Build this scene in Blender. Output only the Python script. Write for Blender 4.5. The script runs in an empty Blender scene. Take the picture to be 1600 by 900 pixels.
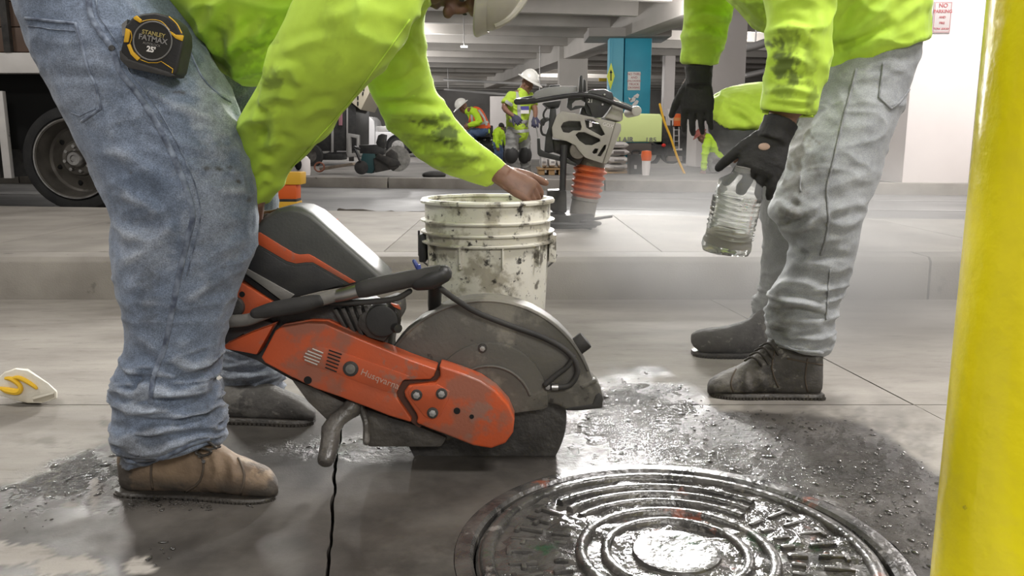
import bpy, bmesh, math, random
import numpy as np
from mathutils import Vector, Matrix
from mathutils.bvhtree import BVHTree

SC = bpy.context.scene
COL = SC.collection
R = math.radians
rnd = random.Random(7)

# ------------------------------------------------------------------ camera
F = 1280.0
PITCH = R(10.2)
CAM = Vector((0.0, 0.0, 0.70))
cd = bpy.data.cameras.new('camera'); cam = bpy.data.objects.new('camera', cd); COL.objects.link(cam)
cam.location = CAM; cam.rotation_euler = (R(90) - PITCH, 0, 0)
cd.sensor_width = 36.0; cd.lens = 36.0 * F / 1600.0; cd.clip_start = 0.05; cd.clip_end = 300
SC.camera = cam
# ------------------------------------------------------------------ view, world
SC.view_settings.view_transform = 'Standard'
SC.view_settings.look = 'None'
SC.view_settings.gamma = 1.0
SC.view_settings.use_curve_mapping = False
SC.view_settings.exposure = 0.22
w = bpy.data.worlds.new('night'); SC.world = w; w.use_nodes = True
w.node_tree.nodes['Background'].inputs[0].default_value = (1.0, 0.97, 0.93, 1)
w.node_tree.nodes['Background'].inputs[1].default_value = 0.30
# ------------------------------------------------------------------ lamps of the deck, plus unseen fill lamps
LAMPS = [  # x, y, z, size x, size y, watts, colour, globe radius (0 = long panel), point the floodlight is aimed at
    (1.75, 12.4, 3.62, 1.5, 0.6, 62, (1, 0.98, 0.95), 0, (.38, 2.0, 0)),
    (1.15, 8.4, 3.62, 1.2, 0.45, 7, (1, 0.98, 0.95), 0, (.28, 1.4, 0)),
    (-5.4, 10.1, 3.7, 1.3, 0.5, 26, (1, 0.97, 0.92), 0, (-1.05, 1.6, 0)),
    (5.6, 7.6, 3.78, 1.5, 0.6, 270, (1, 0.95, 0.92), 0, None),
    (-2.4, 0.9, 3.9, 1.6, 0.8, 80, (1, 0.97, 0.92), 0, None),
    (2.2, 1.2, 3.9, 1.6, 0.8, 150, (1, 0.96, 0.94), 0, None),
    (1.2, -3.0, 3.0, 2.4, 1.4, 210, (1, 0.97, 0.93), 0, None),  # unseen fill lamp added behind the camera
    (-2.5, 15.5, 3.5, .3, .3, 190, (1, 0.98, 0.95), .16, None),
    (3.9, 19.0, 3.5, .3, .3, 150, (1, 0.97, 0.95), .16, None),
    (-3.2, 26.0, 3.5, .3, .3, 330, (1, 0.98, 0.96), .16, None),
    (7.2, 27.0, 3.5, .3, .3, 260, (1, 0.96, 0.92), .16, None),
    (-5.2, 31.5, 3.5, .3, .3, 420, (1, 0.98, 0.96), .16, None),
    (3.0, 42.0, 3.5, .3, .3, 460, (1, 0.97, 0.93), .16, None),
    (-9.0, 20.0, 3.5, .3, .3, 200, (1, 0.98, 0.95), .16, None),
    (13.0, 16.0, 3.5, .3, .3, 260, (1, 0.93, 0.9), .16, None),
    (-7.0, 44.0, 3.5, .3, .3, 420, (1, 0.98, 0.96), .16, None),
    (-0.4, 10.2, 3.4, .3, .3, 210, (1, 0.98, 0.96), .16, None),  # unseen lamp added to brighten the standing worker
    (-5.6, 5.6, 3.6, .3, .3, 75, (1, 0.98, 0.96), .16, None),  # unseen lamp added to brighten the truck side
]

# ------------------------------------------------------------------ picture helpers (measuring only)
FW = Vector((0, math.cos(PITCH), -math.sin(PITCH))); UP = Vector((0, math.sin(PITCH), math.cos(PITCH)))
def ray(x, y):
    return FW + Vector(((x - 800) / F, 0, 0)) + UP * ((450 - y) / F)
def P(x, y, Y):
    d = ray(x, y); return CAM + d * (Y / d.y)
def G(x, y, z=0.0):
    d = ray(x, y); return CAM + d * ((z - CAM.z) / d.z)
def project(co):
    rel = np.asarray(co) - np.array(CAM)
    zc = rel @ np.array(FW)
    return np.stack([800 + F * rel[:, 0] / zc, 450 - F * (rel @ np.array(UP)) / zc], 1)
def mpp(Y): return Y / F * 1.0          # metres per pixel near depth Y

# ------------------------------------------------------------------ noise (vectorised value noise)
def _h(ix, iy, iz, s):
    n = (ix * 374761393 + iy * 668265263 + iz * 1274126177 + s * 974711) & 0xffffffff
    n = ((n ^ (n >> 13)) * 1274126177) & 0xffffffff
    n = (n ^ (n >> 16)) & 0xffff
    return n / 32767.5 - 1.0
def vnoise(p, seed=0):
    p = np.asarray(p, float); i = np.floor(p).astype(np.int64); f = p - i
    u = f * f * (3 - 2 * f); o = 0
    for a in (0, 1):
        for b in (0, 1):
            for c in (0, 1):
                wgt = (u[:, 0] if a else 1 - u[:, 0]) * (u[:, 1] if b else 1 - u[:, 1]) * (u[:, 2] if c else 1 - u[:, 2])
                o = o + wgt * _h(i[:, 0] + a, i[:, 1] + b, i[:, 2] + c, seed)
    return o
def fbm(p, seed=0, oct=3):
    p = np.asarray(p, float); o = 0; a = 1.0
    for k in range(oct):
        o = o + a * vnoise(p, seed + k); p = p * 2.03 + 11.7; a *= 0.5
    return o
def sstep(a, b, x):
    t = np.clip((x - a) / (b - a), 0, 1); return t * t * (3 - 2 * t)

# ------------------------------------------------------------------ scene helpers
def tag(o, label=None, cat=None, group=None, kind=None):
    if label: o['label'] = label
    if cat: o['category'] = cat
    if group: o['group'] = group
    if kind: o['kind'] = kind
    return o
def thing(name, label, cat, loc=(0, 0, 0), group=None):
    o = bpy.data.objects.new(name, None); COL.objects.link(o); o.location = loc
    o.empty_display_size = 0.1
    return tag(o, label, cat, group)
def adopt(o, parent):
    o.parent = parent
    if parent is not None:
        # meshes keep scene coordinates: only the thing's Empty carries an offset
        t = parent.location if (parent.parent is None and parent.type == 'EMPTY') else Vector((0, 0, 0))
        o.matrix_parent_inverse = Matrix.Translation(-t)
    return o
def dup(root, loc=None, label=None, delta=None):
    def cp(o, par):
        c = o.copy(); COL.objects.link(c)
        if par is not None:
            c.parent = par; c.matrix_parent_inverse = o.matrix_parent_inverse.copy()
        for ch in list(o.children): cp(ch, c)
        return c
    c = cp(root, None)
    if loc is not None: c.location = loc
    if delta is not None: c.location = root.location + Vector(delta)
    if label: c['label'] = label
    return c
def from_arrays(name, v, f, mat, parent=None, smooth=True, angle=40):
    me = bpy.data.meshes.new(name)
    me.from_pydata([tuple(x) for x in v] if not isinstance(v, np.ndarray) else v.tolist(), [], f if isinstance(f, list) else f.tolist())
    me.update()
    return link_mesh(name, me, mat, parent, smooth, angle)
def link_mesh(name, me, mat, parent=None, smooth=True, angle=40):
    o = bpy.data.objects.new(name, me); COL.objects.link(o)
    if mat is not None:
        for m in (mat if isinstance(mat, (list, tuple)) else [mat]): me.materials.append(m)
    if smooth:
        me.shade_smooth()
        if angle < 180: me.set_sharp_from_angle(angle=R(angle))
    if parent is not None: adopt(o, parent)
    return o
def catmull(pts, k):
    """resample rows of floats with a Catmull-Rom curve"""
    p = np.asarray(pts, float); n = len(p); out = []
    for i in range(n - 1):
        a = p[max(i - 1, 0)]; b = p[i]; c = p[i + 1]; d = p[min(i + 2, n - 1)]
        for j in range(k):
            t = j / k
            out.append(0.5 * ((2 * b) + (-a + c) * t + (2 * a - 5 * b + 4 * c - d) * t * t + (-a + 3 * b - 3 * c + d) * t ** 3))
    out.append(p[-1]); return np.array(out)

class MB:
    """collects shapes, then links them as ONE mesh object"""
    def __init__(s): s.v = []; s.f = []
    def add(s, v, f):
        o = len(s.v); s.v += [Vector(x) for x in v]; s.f += [[i + o for i in q] for q in f]; return s
    def loft(s, rings, cap=True):
        n = len(rings[0]); v = []; f = []
        for r in rings: v += list(r)
        for i in range(len(rings) - 1):
            for j in range(n):
                a = i * n + j; b = i * n + (j + 1) % n
                f.append([a, b, b + n, a + n])
        if cap:
            f.append(list(range(n))[::-1]); f.append([(len(rings) - 1) * n + j for j in range(n)])
        return s.add(v, f)
    def box(s, c, d, rot=None):
        c = Vector(c); m = rot if rot is not None else Matrix.Identity(3)
        v = [c + m @ Vector((x * d[0] / 2, y * d[1] / 2, z * d[2] / 2)) for x in (-1, 1) for y in (-1, 1) for z in (-1, 1)]
        return s.add(v, [[0, 1, 3, 2], [4, 6, 7, 5], [0, 4, 5, 1], [2, 3, 7, 6], [0, 2, 6, 4], [1, 5, 7, 3]])
    def tube(s, pts, r, n=12, k=4, round_=False, flat=None):
        pts = [Vector(p) for p in pts]
        rr = [r] * len(pts) if isinstance(r, (int, float)) else list(r)
        rows = [[*p, q] for p, q in zip(pts, rr)]
        if k > 1 and len(rows) > 2: rows = catmull(rows, k)
        else: rows = np.array(rows, float)
        if round_:
            d0 = rows[0, :3] - rows[1, :3]; d0 /= np.linalg.norm(d0) + 1e-9
            d1 = rows[-1, :3] - rows[-2, :3]; d1 /= np.linalg.norm(d1) + 1e-9
            a = []; b = []
            for t in (0.2, 0.5, 0.8):
                c_ = math.cos(t * math.pi / 2); s_ = math.sin(t * math.pi / 2)
                b.append(np.array([*(rows[-1, :3] + d1 * rows[-1, 3] * s_), rows[-1, 3] * c_]))
                a.insert(0, np.array([*(rows[0, :3] + d0 * rows[0, 3] * s_), rows[0, 3] * c_]))
            rows = np.vstack([a, rows, b])
        rings = []; nrm = None; m = len(rows)
        for i in range(m):
            t = Vector(rows[min(i + 1, m - 1), :3] - rows[max(i - 1, 0), :3]).normalized()
            if nrm is None:
                nrm = t.orthogonal().normalized() if flat is None else (Vector(flat) - t * t.dot(Vector(flat))).normalized()
            else:
                nrm = (nrm - t * t.dot(nrm)).normalized()
            b = t.cross(nrm); c = Vector(rows[i, :3]); q = rows[i, 3]
            rings.append([c + (nrm * math.cos(2 * math.pi * j / n) + b * math.sin(2 * math.pi * j / n)) * q for j in range(n)])
        return s.loft(rings)
    def cyl(s, p0, p1, r0, r1=None, n=24):
        return s.tube([p0, p1], [r0, r0 if r1 is None else r1], n=n, k=1)
    def ell(s, c, r, rot=None, nu=16, nv=10):
        c = Vector(c); m = rot if rot is not None else Matrix.Identity(3); rings = []
        for i in range(1, nv):
            a = math.pi * i / nv
            rings.append([c + m @ Vector((r[0] * math.sin(a) * math.cos(2 * math.pi * j / nu), r[1] * math.sin(a) * math.sin(2 * math.pi * j / nu), r[2] * math.cos(a))) for j in range(nu)])
        o = len(s.v); s.loft(rings, cap=False)
        s.v += [c + m @ Vector((0, 0, r[2])), c + m @ Vector((0, 0, -r[2]))]
        t = len(s.v) - 2; L = o + (nv - 2) * nu
        for j in range(nu):
            s.f.append([t, o + (j + 1) % nu, o + j]); s.f.append([t + 1, L + j, L + (j + 1) % nu])
        return s
    def lathe(s, prof, c, ax=None, n=48, a0=0.0, a1=2 * math.pi):
        """prof: list of (r, h) round axis h"""
        c = Vector(c); m = ax if ax is not None else Matrix.Identity(3)
        full = abs(a1 - a0 - 2 * math.pi) < 1e-6; cnt = n if full else n + 1
        o = len(s.v)
        for (r, h) in prof:
            for j in range(cnt):
                a = a0 + (a1 - a0) * j / n
                s.v.append(c + m @ Vector((r * math.cos(a), r * math.sin(a), h)))
        for i in range(len(prof) - 1):
            for j in range(n):
                a = o + i * cnt + j; b = o + i * cnt + (j + 1) % cnt
                s.f.append([a, b, b + cnt, a + cnt])
        if not full:
            s.f.append([o + i * cnt for i in range(len(prof))]); s.f.append([o + i * cnt + n for i in range(len(prof))])
        return s
    def prism(s, poly, ext):
        """closed polygon of 3-D points pushed along ext"""
        n = len(poly); a = [Vector(p) for p in poly]; b = [p + Vector(ext) for p in a]
        return s.add(a + b, [list(range(n)), list(range(n, 2 * n))[::-1]] + [[i, (i + 1) % n, n + (i + 1) % n, n + i] for i in range(n)])
    def pxprism(s, poly, Y, depth):
        """outline measured in the photo, put at its own distance Y and given a real depth"""
        return s.prism([P(x, y, Y) for x, y in poly], (0, depth, 0))
    def mesh(s, name, bevel=0.0, seg=2, ang=30):
        bm = bmesh.new()
        vs = [bm.verts.new(v) for v in s.v]
        for q in s.f:
            try: bm.faces.new([vs[i] for i in q])
            except ValueError: pass
        bmesh.ops.remove_doubles(bm, verts=bm.verts, dist=1e-6)
        bmesh.ops.recalc_face_normals(bm, faces=bm.faces)
        if bevel > 0:
            ed = [e for e in bm.edges if len(e.link_faces) == 2 and e.calc_face_angle(0) > R(ang)]
            bmesh.ops.bevel(bm, geom=ed, offset=bevel, segments=seg, profile=0.6, affect='EDGES', clamp_overlap=True)
        me = bpy.data.meshes.new(name); bm.to_mesh(me); bm.free(); return me
    def build(s, name, mat, parent=None, bevel=0.0, seg=2, smooth=True, angle=40, ang=30):
        return link_mesh(name, s.mesh(name, bevel, seg, ang), mat, parent, smooth, angle)

def spans(rows, k=5, n=24, e=2.0, cap_in=True):
    """rings from rows (xl, yl, xr, yr, Y, half depth): silhouette points of a limb at its own distance"""
    rr = catmull(rows, k); rings = []
    for xl, yl, xr, yr, Y, b in rr:
        A = P(xl, yl, Y); B = P(xr, yr, Y); c = (A + B) / 2; u = (B - A) / 2
        v = (c - CAM).normalized(); v = (v - u.normalized() * v.dot(u.normalized())).normalized() * b
        ring = []
        for j in range(n):
            t = 2 * math.pi * j / n; ct, st = math.cos(t), math.sin(t)
            ring.append(c + u * math.copysign(abs(ct) ** (2 / e), ct) + v * math.copysign(abs(st) ** (2 / e), st))
        rings.append(ring)
    return rings
def remesh(mb, voxel, smooth=4, factor=0.5):
    me = mb.mesh('tmp'); o = bpy.data.objects.new('tmp', me); COL.objects.link(o)
    m = o.modifiers.new('r', 'REMESH'); m.mode = 'VOXEL'; m.voxel_size = voxel; m.adaptivity = 0
    if smooth:
        q = o.modifiers.new('s', 'SMOOTH'); q.factor = factor; q.iterations = smooth
    dg = bpy.context.evaluated_depsgraph_get(); ev = o.evaluated_get(dg)
    out = bpy.data.meshes.new_from_object(ev)
    bpy.data.objects.remove(o); bpy.data.meshes.remove(me)
    return out
def co_no(me):
    n = len(me.vertices); co = np.empty(n * 3); me.vertices.foreach_get('co', co)
    no = np.empty(n * 3); me.vertex_normals.foreach_get('vector', no)
    return co.reshape(-1, 3), no.reshape(-1, 3)
def set_co(me, co):
    me.vertices.foreach_set('co', np.ascontiguousarray(co).ravel()); me.update()
def set_attr(me, name, val):
    a = me.attributes.get(name) or me.attributes.new(name, 'FLOAT', 'POINT')
    a.data.foreach_set('value', np.ascontiguousarray(val, dtype=np.float32))
def polydist(px, line):
    """distance of pixel points to a polyline and the parameter 0..1 along it"""
    L = np.asarray(line, float); best = np.full(len(px), 1e9); tt = np.zeros(len(px))
    seg = np.linalg.norm(L[1:] - L[:-1], axis=1); cum = np.concatenate([[0], np.cumsum(seg)])
    for i in range(len(L) - 1):
        d = L[i + 1] - L[i]; t = np.clip(((px - L[i]) @ d) / (d @ d + 1e-9), 0, 1)
        dist = np.linalg.norm(px - (L[i] + t[:, None] * d), axis=1); m = dist < best
        best[m] = dist[m]; tt[m] = (cum[i] + t[m] * seg[i]) / cum[-1]
    return best, tt
def folds(co, no, items, ymin=0, ymax=99):
    """cloth folds: (polyline, half width px, height m); only on the side where they lie"""
    px = project(co); view = co - np.array(CAM); view /= np.linalg.norm(view, axis=1)[:, None]
    face = sstep(-0.05, 0.25, -(no * view).sum(1)) * ((co[:, 1] > ymin) & (co[:, 1] < ymax))
    d = np.zeros(len(co))
    for line, wd, h in items:
        if len(line) > 2: line = catmull(line, 4)
        lo = np.min(line, axis=0) - 4 * wd; hi = np.max(line, axis=0) + 4 * wd
        m = (px[:, 0] > lo[0]) & (px[:, 0] < hi[0]) & (px[:, 1] > lo[1]) & (px[:, 1] < hi[1])
        if not m.any(): continue
        r, t = polydist(px[m], line); r = r / wd
        prof = np.exp(-np.abs(r) ** 1.35 * 1.2) - 0.45 * np.exp(-((r - 1.7) / 0.85) ** 2)
        d[m] += h * prof * np.clip(np.sin(np.pi * np.clip(t, 0.04, 0.96)) * 1.6, 0, 1)
    return d * face
def blotch(px, items, seed=3, rough=0.5):
    """marks (x, y, rx, ry, strength) with ragged edges"""
    n = (fbm(np.c_[px / 16.0, np.zeros(len(px))], seed) + .6 * fbm(np.c_[px / 5.0, np.zeros(len(px))], seed + 5, 2)) * rough; out = np.zeros(len(px))
    for x, y, rx, ry, s in items:
        r = np.sqrt(((px[:, 0] - x) / rx) ** 2 + ((px[:, 1] - y) / ry) ** 2) + n
        out = np.maximum(out, s * (1 - sstep(0.3, 1.2, r)))
    return out
def bvh_of(me):
    return BVHTree.FromPolygons([v.co.copy() for v in me.vertices], [tuple(p.vertices) for p in me.polygons])
def on_surface(bvh, line, step=6):
    L = np.asarray(line, float)
    out = []
    for i in range(len(L) - 1):
        m = max(1, int(np.linalg.norm(L[i + 1] - L[i]) / step))
        for j in range(m): out.append(L[i] + (L[i + 1] - L[i]) * j / m)
    out.append(L[-1]); res = []
    for x, y in out:
        hit = bvh.ray_cast(CAM, ray(x, y).normalized())
        if hit[0] is not None: res.append((hit[0], hit[1]))
    return res
def strip(mb, pts, width, lift, thick=0.0015):
    """raised band along points lying on a surface"""
    rings = []; n = len(pts)
    if n < 2: return
    for i in range(n):
        p, no = pts[i]; t = (pts[min(i + 1, n - 1)][0] - pts[max(i - 1, 0)][0]).normalized()
        s = t.cross(no).normalized() * (width / 2)
        rings.append([p + s + no * (lift - thick), p + s * 0.9 + no * lift, p + no * (lift + thick * 0.6), p - s * 0.9 + no * lift, p - s + no * (lift - thick)])
    mb.loft(rings)
_fc = {}
def text(name, s, size, origin, xdir, ydir, mat, parent=None, extrude=0.0004, align='CENTER', bold=0.0, sx=1.0):
    c = bpy.data.curves.new('t', 'FONT'); c.body = s; c.size = size; c.extrude = extrude; c.align_x = align; c.align_y = 'CENTER'
    c.offset = bold; c.resolution_u = 3
    o = bpy.data.objects.new('t', c); COL.objects.link(o)
    dg = bpy.context.evaluated_depsgraph_get(); me = bpy.data.meshes.new_from_object(o.evaluated_get(dg))
    bpy.data.objects.remove(o); bpy.data.curves.remove(c)
    x = Vector(xdir).normalized(); y = Vector(ydir).normalized(); z = x.cross(y)
    m = Matrix((x * sx, y, z)).transposed().to_4x4(); m.translation = Vector(origin)
    me.transform(m); me.materials.clear()
    return link_mesh(name, me, mat, parent, smooth=False)

# ------------------------------------------------------------------ materials
MATS = {}
def nd(nt, t, **kw):
    n = nt.nodes.new(t)
    for k, v in kw.items(): setattr(n, k, v)
    return n
def mat(name, col, rough=0.5, metal=0.0, col2=None, nscale=20, namt=1.0, bump=0.0, bscale=200, detail=5, dirt_shade=None, dirtscale=None,
        spec=0.5, coat=0.0, trans=0.0, emit=0.0, sheen=0.0, rough2=None, grime=None, weave=None):
    """principled material; col2 mottles the colour, bump gives relief, dirt=(attr, colour) lays marks stored on the mesh,
    grime=(colour, scale, threshold) scatters stains"""
    m = bpy.data.materials.new(name); m.use_nodes = True; nt = m.node_tree; b = nt.nodes['Principled BSDF']
    b.inputs['Roughness'].default_value = rough; b.inputs['Metallic'].default_value = metal
    b.inputs['Specular IOR Level'].default_value = spec
    b.inputs['Coat Weight'].default_value = coat; b.inputs['Coat Roughness'].default_value = 0.15
    b.inputs['Transmission Weight'].default_value = trans
    b.inputs['Sheen Weight'].default_value = sheen
    L = nt.links.new; tc = nd(nt, 'ShaderNodeTexCoord')
    cur = None
    if col2 is not None:
        n = nd(nt, 'ShaderNodeTexNoise'); n.inputs['Scale'].default_value = nscale; n.inputs['Detail'].default_value = detail
        L(tc.outputs['Object'], n.inputs['Vector'])
        mr = nd(nt, 'ShaderNodeMapRange'); mr.inputs[1].default_value = 0.35; mr.inputs[2].default_value = 0.65; L(n.outputs['Fac'], mr.inputs[0])
        mr.inputs[4].default_value = namt
        mx = nd(nt, 'ShaderNodeMix', data_type='RGBA'); mx.inputs[6].default_value = (*col, 1); mx.inputs[7].default_value = (*col2, 1)
        L(mr.outputs[0], mx.inputs[0]); cur = mx.outputs[2]
        if rough2 is not None:
            m2 = nd(nt, 'ShaderNodeMapRange'); m2.inputs[1].default_value = 0.35; m2.inputs[2].default_value = 0.65
            m2.inputs[3].default_value = rough; m2.inputs[4].default_value = rough2
            L(n.outputs['Fac'], m2.inputs[0]); L(m2.outputs[0], b.inputs['Roughness'])
    def over(fac, c):
        nonlocal cur
        mx = nd(nt, 'ShaderNodeMix', data_type='RGBA'); L(fac, mx.inputs[0]); mx.inputs[7].default_value = (*c, 1)
        if cur is None: mx.inputs[6].default_value = (*col, 1)
        else: L(cur, mx.inputs[6])
        cur = mx.outputs[2]
    if grime:
        for gi, (gc, gs, gt) in enumerate(grime if isinstance(grime, list) else [grime]):
            n = nd(nt, 'ShaderNodeTexNoise'); n.inputs['Scale'].default_value = gs; n.inputs['Detail'].default_value = 8; n.inputs['Roughness'].default_value = 0.62
            mp = nd(nt, 'ShaderNodeMapping'); mp.inputs['Location'].default_value = (gi * 3.1, 5.0 * gi, 1.0)
            L(tc.outputs['Object'], mp.inputs[0]); L(mp.outputs[0], n.inputs['Vector'])
            mr = nd(nt, 'ShaderNodeMapRange'); mr.inputs[1].default_value = gt; mr.inputs[2].default_value = gt + 0.06; L(n.outputs['Fac'], mr.inputs[0])
            over(mr.outputs[0], gc)
    if dirt_shade:
        for (an, dc) in (dirt_shade if isinstance(dirt_shade, list) else [dirt_shade]):
            a = nd(nt, 'ShaderNodeAttribute', attribute_name=an); over(a.outputs['Fac'], dc)
    if weave:
        for ws, wa in weave:
            n = nd(nt, 'ShaderNodeTexNoise'); n.inputs['Scale'].default_value = ws; n.inputs['Detail'].default_value = 3; L(tc.outputs['Object'], n.inputs['Vector'])
            mr = nd(nt, 'ShaderNodeMapRange'); mr.inputs[1].default_value = 0.3; mr.inputs[2].default_value = 0.7; mr.inputs[3].default_value = 1 - wa; mr.inputs[4].default_value = 1 + wa; L(n.outputs['Fac'], mr.inputs[0])
            mx = nd(nt, 'ShaderNodeMix', data_type='RGBA', blend_type='MULTIPLY'); mx.inputs[0].default_value = 1
            if cur is None: mx.inputs[6].default_value = (*col, 1)
            else: L(cur, mx.inputs[6])
            L(mr.outputs[0], mx.inputs[7]); cur = mx.outputs[2]
    if cur is None: b.inputs['Base Color'].default_value = (*col, 1)
    else: L(cur, b.inputs['Base Color'])
    if bump:
        n = nd(nt, 'ShaderNodeTexNoise'); n.inputs['Scale'].default_value = bscale; n.inputs['Detail'].default_value = 4
        L(tc.outputs['Object'], n.inputs['Vector'])
        bp = nd(nt, 'ShaderNodeBump'); bp.inputs['Strength'].default_value = bump; bp.inputs['Distance'].default_value = 0.6 / bscale
        L(n.outputs['Fac'], bp.inputs['Height']); L(bp.outputs[0], b.inputs['Normal'])
    if emit:
        b.inputs['Emission Color'].default_value = (*col, 1); b.inputs['Emission Strength'].default_value = emit
    MATS[name] = m; return m

# ================================================================== MATERIALS
def ground_material():
    """pavement concrete: 'wet' darkens and glosses, 'slurry' roughens the film, both stored on the slabs"""
    m = bpy.data.materials.new('pavement_concrete'); m.use_nodes = True; nt = m.node_tree; b = nt.nodes['Principled BSDF']; L = nt.links.new
    tc = nd(nt, 'ShaderNodeTexCoord')
    def noise(s, d=6, r=0.55, loc=(0, 0, 0), scl=(1, 1, 1)):
        mp = nd(nt, 'ShaderNodeMapping'); mp.inputs['Location'].default_value = loc; mp.inputs['Scale'].default_value = scl
        L(tc.outputs['Object'], mp.inputs[0]); n = nd(nt, 'ShaderNodeTexNoise'); n.inputs['Scale'].default_value = s; n.inputs['Detail'].default_value = d
        n.inputs['Roughness'].default_value = r; L(mp.outputs[0], n.inputs['Vector']); return n.outputs['Fac']
    def ramp(v, a, c, lo=0.0, hi=1.0):
        r = nd(nt, 'ShaderNodeMapRange'); r.inputs[1].default_value = a; r.inputs[2].default_value = c; r.inputs[3].default_value = lo; r.inputs[4].default_value = hi
        L(v, r.inputs[0]); return r.outputs[0]
    def mix(f, a, c):
        x = nd(nt, 'ShaderNodeMix', data_type='RGBA'); L(f, x.inputs[0])
        for i, q in ((6, a), (7, c)):
            if isinstance(q, tuple): x.inputs[i].default_value = (*q, 1)
            else: L(q, x.inputs[i])
        return x.outputs[2]
    def math_(op, a, c):
        x = nd(nt, 'ShaderNodeMath', operation=op)
        for i, q in ((0, a), (1, c)):
            if isinstance(q, (int, float)): x.inputs[i].default_value = q
            else: L(q, x.inputs[i])
        return x.outputs[0]
    wet = nd(nt, 'ShaderNodeAttribute', attribute_name='wet').outputs['Fac']
    slur = nd(nt, 'ShaderNodeAttribute', attribute_name='slurry').outputs['Fac']; spk = nd(nt, 'ShaderNodeAttribute', attribute_name='ripple').outputs['Fac']
    dry = mix(ramp(noise(2.2, 8, 0.6, scl=(1, 2.6, 1)), 0.35, 0.68), (0.36, 0.335, 0.30), (0.235, 0.215, 0.19))
    dry = mix(ramp(noise(9, 6, 0.7, (3, 1, 0), (1, 3.5, 1)), 0.56, 0.72, 0, 0.6), dry, (0.15, 0.135, 0.12))
    dry = mix(ramp(noise(160, 3, 0.6), 0.6, 0.75, 0, 0.35), dry, (0.12, 0.11, 0.10))
    wetc = mix(ramp(noise(5, 7, 0.62, (7, 2, 0)), 0.38, 0.64), (0.040, 0.036, 0.032), (0.085, 0.077, 0.068))
    wetc = mix(ramp(noise(2.6, 7, 0.65, (1, 9, 0)), 0.60, 0.70, 0, 0.4), wetc, (0.15, 0.135, 0.12))
    L(mix(wet, dry, wetc), b.inputs['Base Color'])
    rw = ramp(noise(6, 5, 0.6, (2, 5, 0)), 0.35, 0.65, 0.42, 0.68)
    rr = nd(nt, 'ShaderNodeMix', data_type='FLOAT'); L(wet, rr.inputs[0]); rr.inputs[2].default_value = 0.82; L(rw, rr.inputs[3])
    r2 = nd(nt, 'ShaderNodeMix', data_type='FLOAT'); L(slur, r2.inputs[0]); L(rr.outputs[0], r2.inputs[2]); r2.inputs[3].default_value = 0.16
    L(r2.outputs[0], b.inputs['Roughness'])
    L(ramp(slur, 0, 1, 0.28, 0.6), b.inputs['Specular IOR Level'])
    h1 = noise(42, 5, 0.62); h2 = noise(240, 3, 0.6)
    hs = math_('MULTIPLY', math_('ADD', math_('SUBTRACT', h1, 0.5), math_('MULTIPLY', math_('SUBTRACT', noise(110, 4, 0.65), 0.5), 0.55)), math_('ADD', math_('ADD', math_('MULTIPLY', slur, 1.7), math_('MULTIPLY', spk, 4.5)), 0.06))
    hh = math_('ADD', hs, math_('MULTIPLY', h2, 0.05))
    bp = nd(nt, 'ShaderNodeBump'); bp.inputs['Strength'].default_value = 1.0; bp.inputs['Distance'].default_value = 0.0042
    L(hh, bp.inputs['Height']); L(bp.outputs[0], b.inputs['Normal'])
    return m
GROUND = ground_material()
M_SUB = mat('joint_dirt', (0.05, 0.046, 0.042), 0.95)
M_CONC = mat('kerb_concrete', (0.34, 0.315, 0.28), 0.85, col2=(0.24, 0.22, 0.195), nscale=3.5, bump=0.35, bscale=150, grime=((0.13, 0.12, 0.105), 5, 0.64))
M_WALK = mat('sidewalk_concrete', (0.40, 0.37, 0.33), 0.85, col2=(0.28, 0.26, 0.23), nscale=2.5, bump=0.25, bscale=120, grime=((0.16, 0.145, 0.125), 4, 0.64))
M_ASPH = mat('asphalt', (0.12, 0.117, 0.117), 0.6, col2=(0.20, 0.196, 0.192), nscale=0.8, bump=0.3, bscale=60, rough2=0.45)
M_FARC = mat('far_concrete', (0.22, 0.205, 0.19), 0.85, col2=(0.14, 0.132, 0.122), nscale=1.5)
M_DECK = mat('deck_concrete', (0.50, 0.47, 0.44), 0.8, col2=(0.42, 0.40, 0.37), nscale=0.8)
M_SOFF = mat('soffit_concrete', (0.36, 0.34, 0.32), 0.85, col2=(0.28, 0.265, 0.25), nscale=0.7)
M_WHITE = mat('white_paint', (0.84, 0.79, 0.77), 0.6, col2=(0.78, 0.73, 0.71), nscale=1.2)
M_GREYWALL = mat('grey_wall', (0.36, 0.345, 0.33), 0.85, col2=(0.22, 0.21, 0.20), nscale=0.5)
M_PINKWALL = mat('pale_wall', (0.44, 0.39, 0.37), 0.85, col2=(0.34, 0.30, 0.28), nscale=0.5)
M_TEAL = mat('teal_paint', (0.02, 0.36, 0.52), 0.5, col2=(0.02, 0.31, 0.46), nscale=1.5)
M_TEAL2 = mat('teal_lighter', (0.12, 0.45, 0.60), 0.5)
M_STRIPE = mat('road_paint', (0.34, 0.335, 0.33), 0.7, col2=(0.22, 0.215, 0.21), nscale=4)
M_YPAINT = mat('yellow_road_paint', (0.75, 0.55, 0.05), 0.6)
M_SIGN = mat('sign_face', (0.80, 0.76, 0.74), 0.4)
M_RED = mat('sign_red', (0.42, 0.12, 0.13), 0.5)
M_BLACK = mat('black_plastic', (0.018, 0.018, 0.019), 0.45, col2=(0.035, 0.034, 0.033), nscale=14, bump=0.12, bscale=220)
M_RUBBER = mat('black_rubber', (0.020, 0.020, 0.020), 0.75, col2=(0.045, 0.042, 0.04), nscale=10, bump=0.15, bscale=160)
M_STEEL = mat('steel', (0.55, 0.54, 0.52), 0.32, 1.0, col2=(0.35, 0.34, 0.33), nscale=18)
M_GALV = mat('galvanised', (0.42, 0.41, 0.40), 0.5, 0.6)
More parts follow.
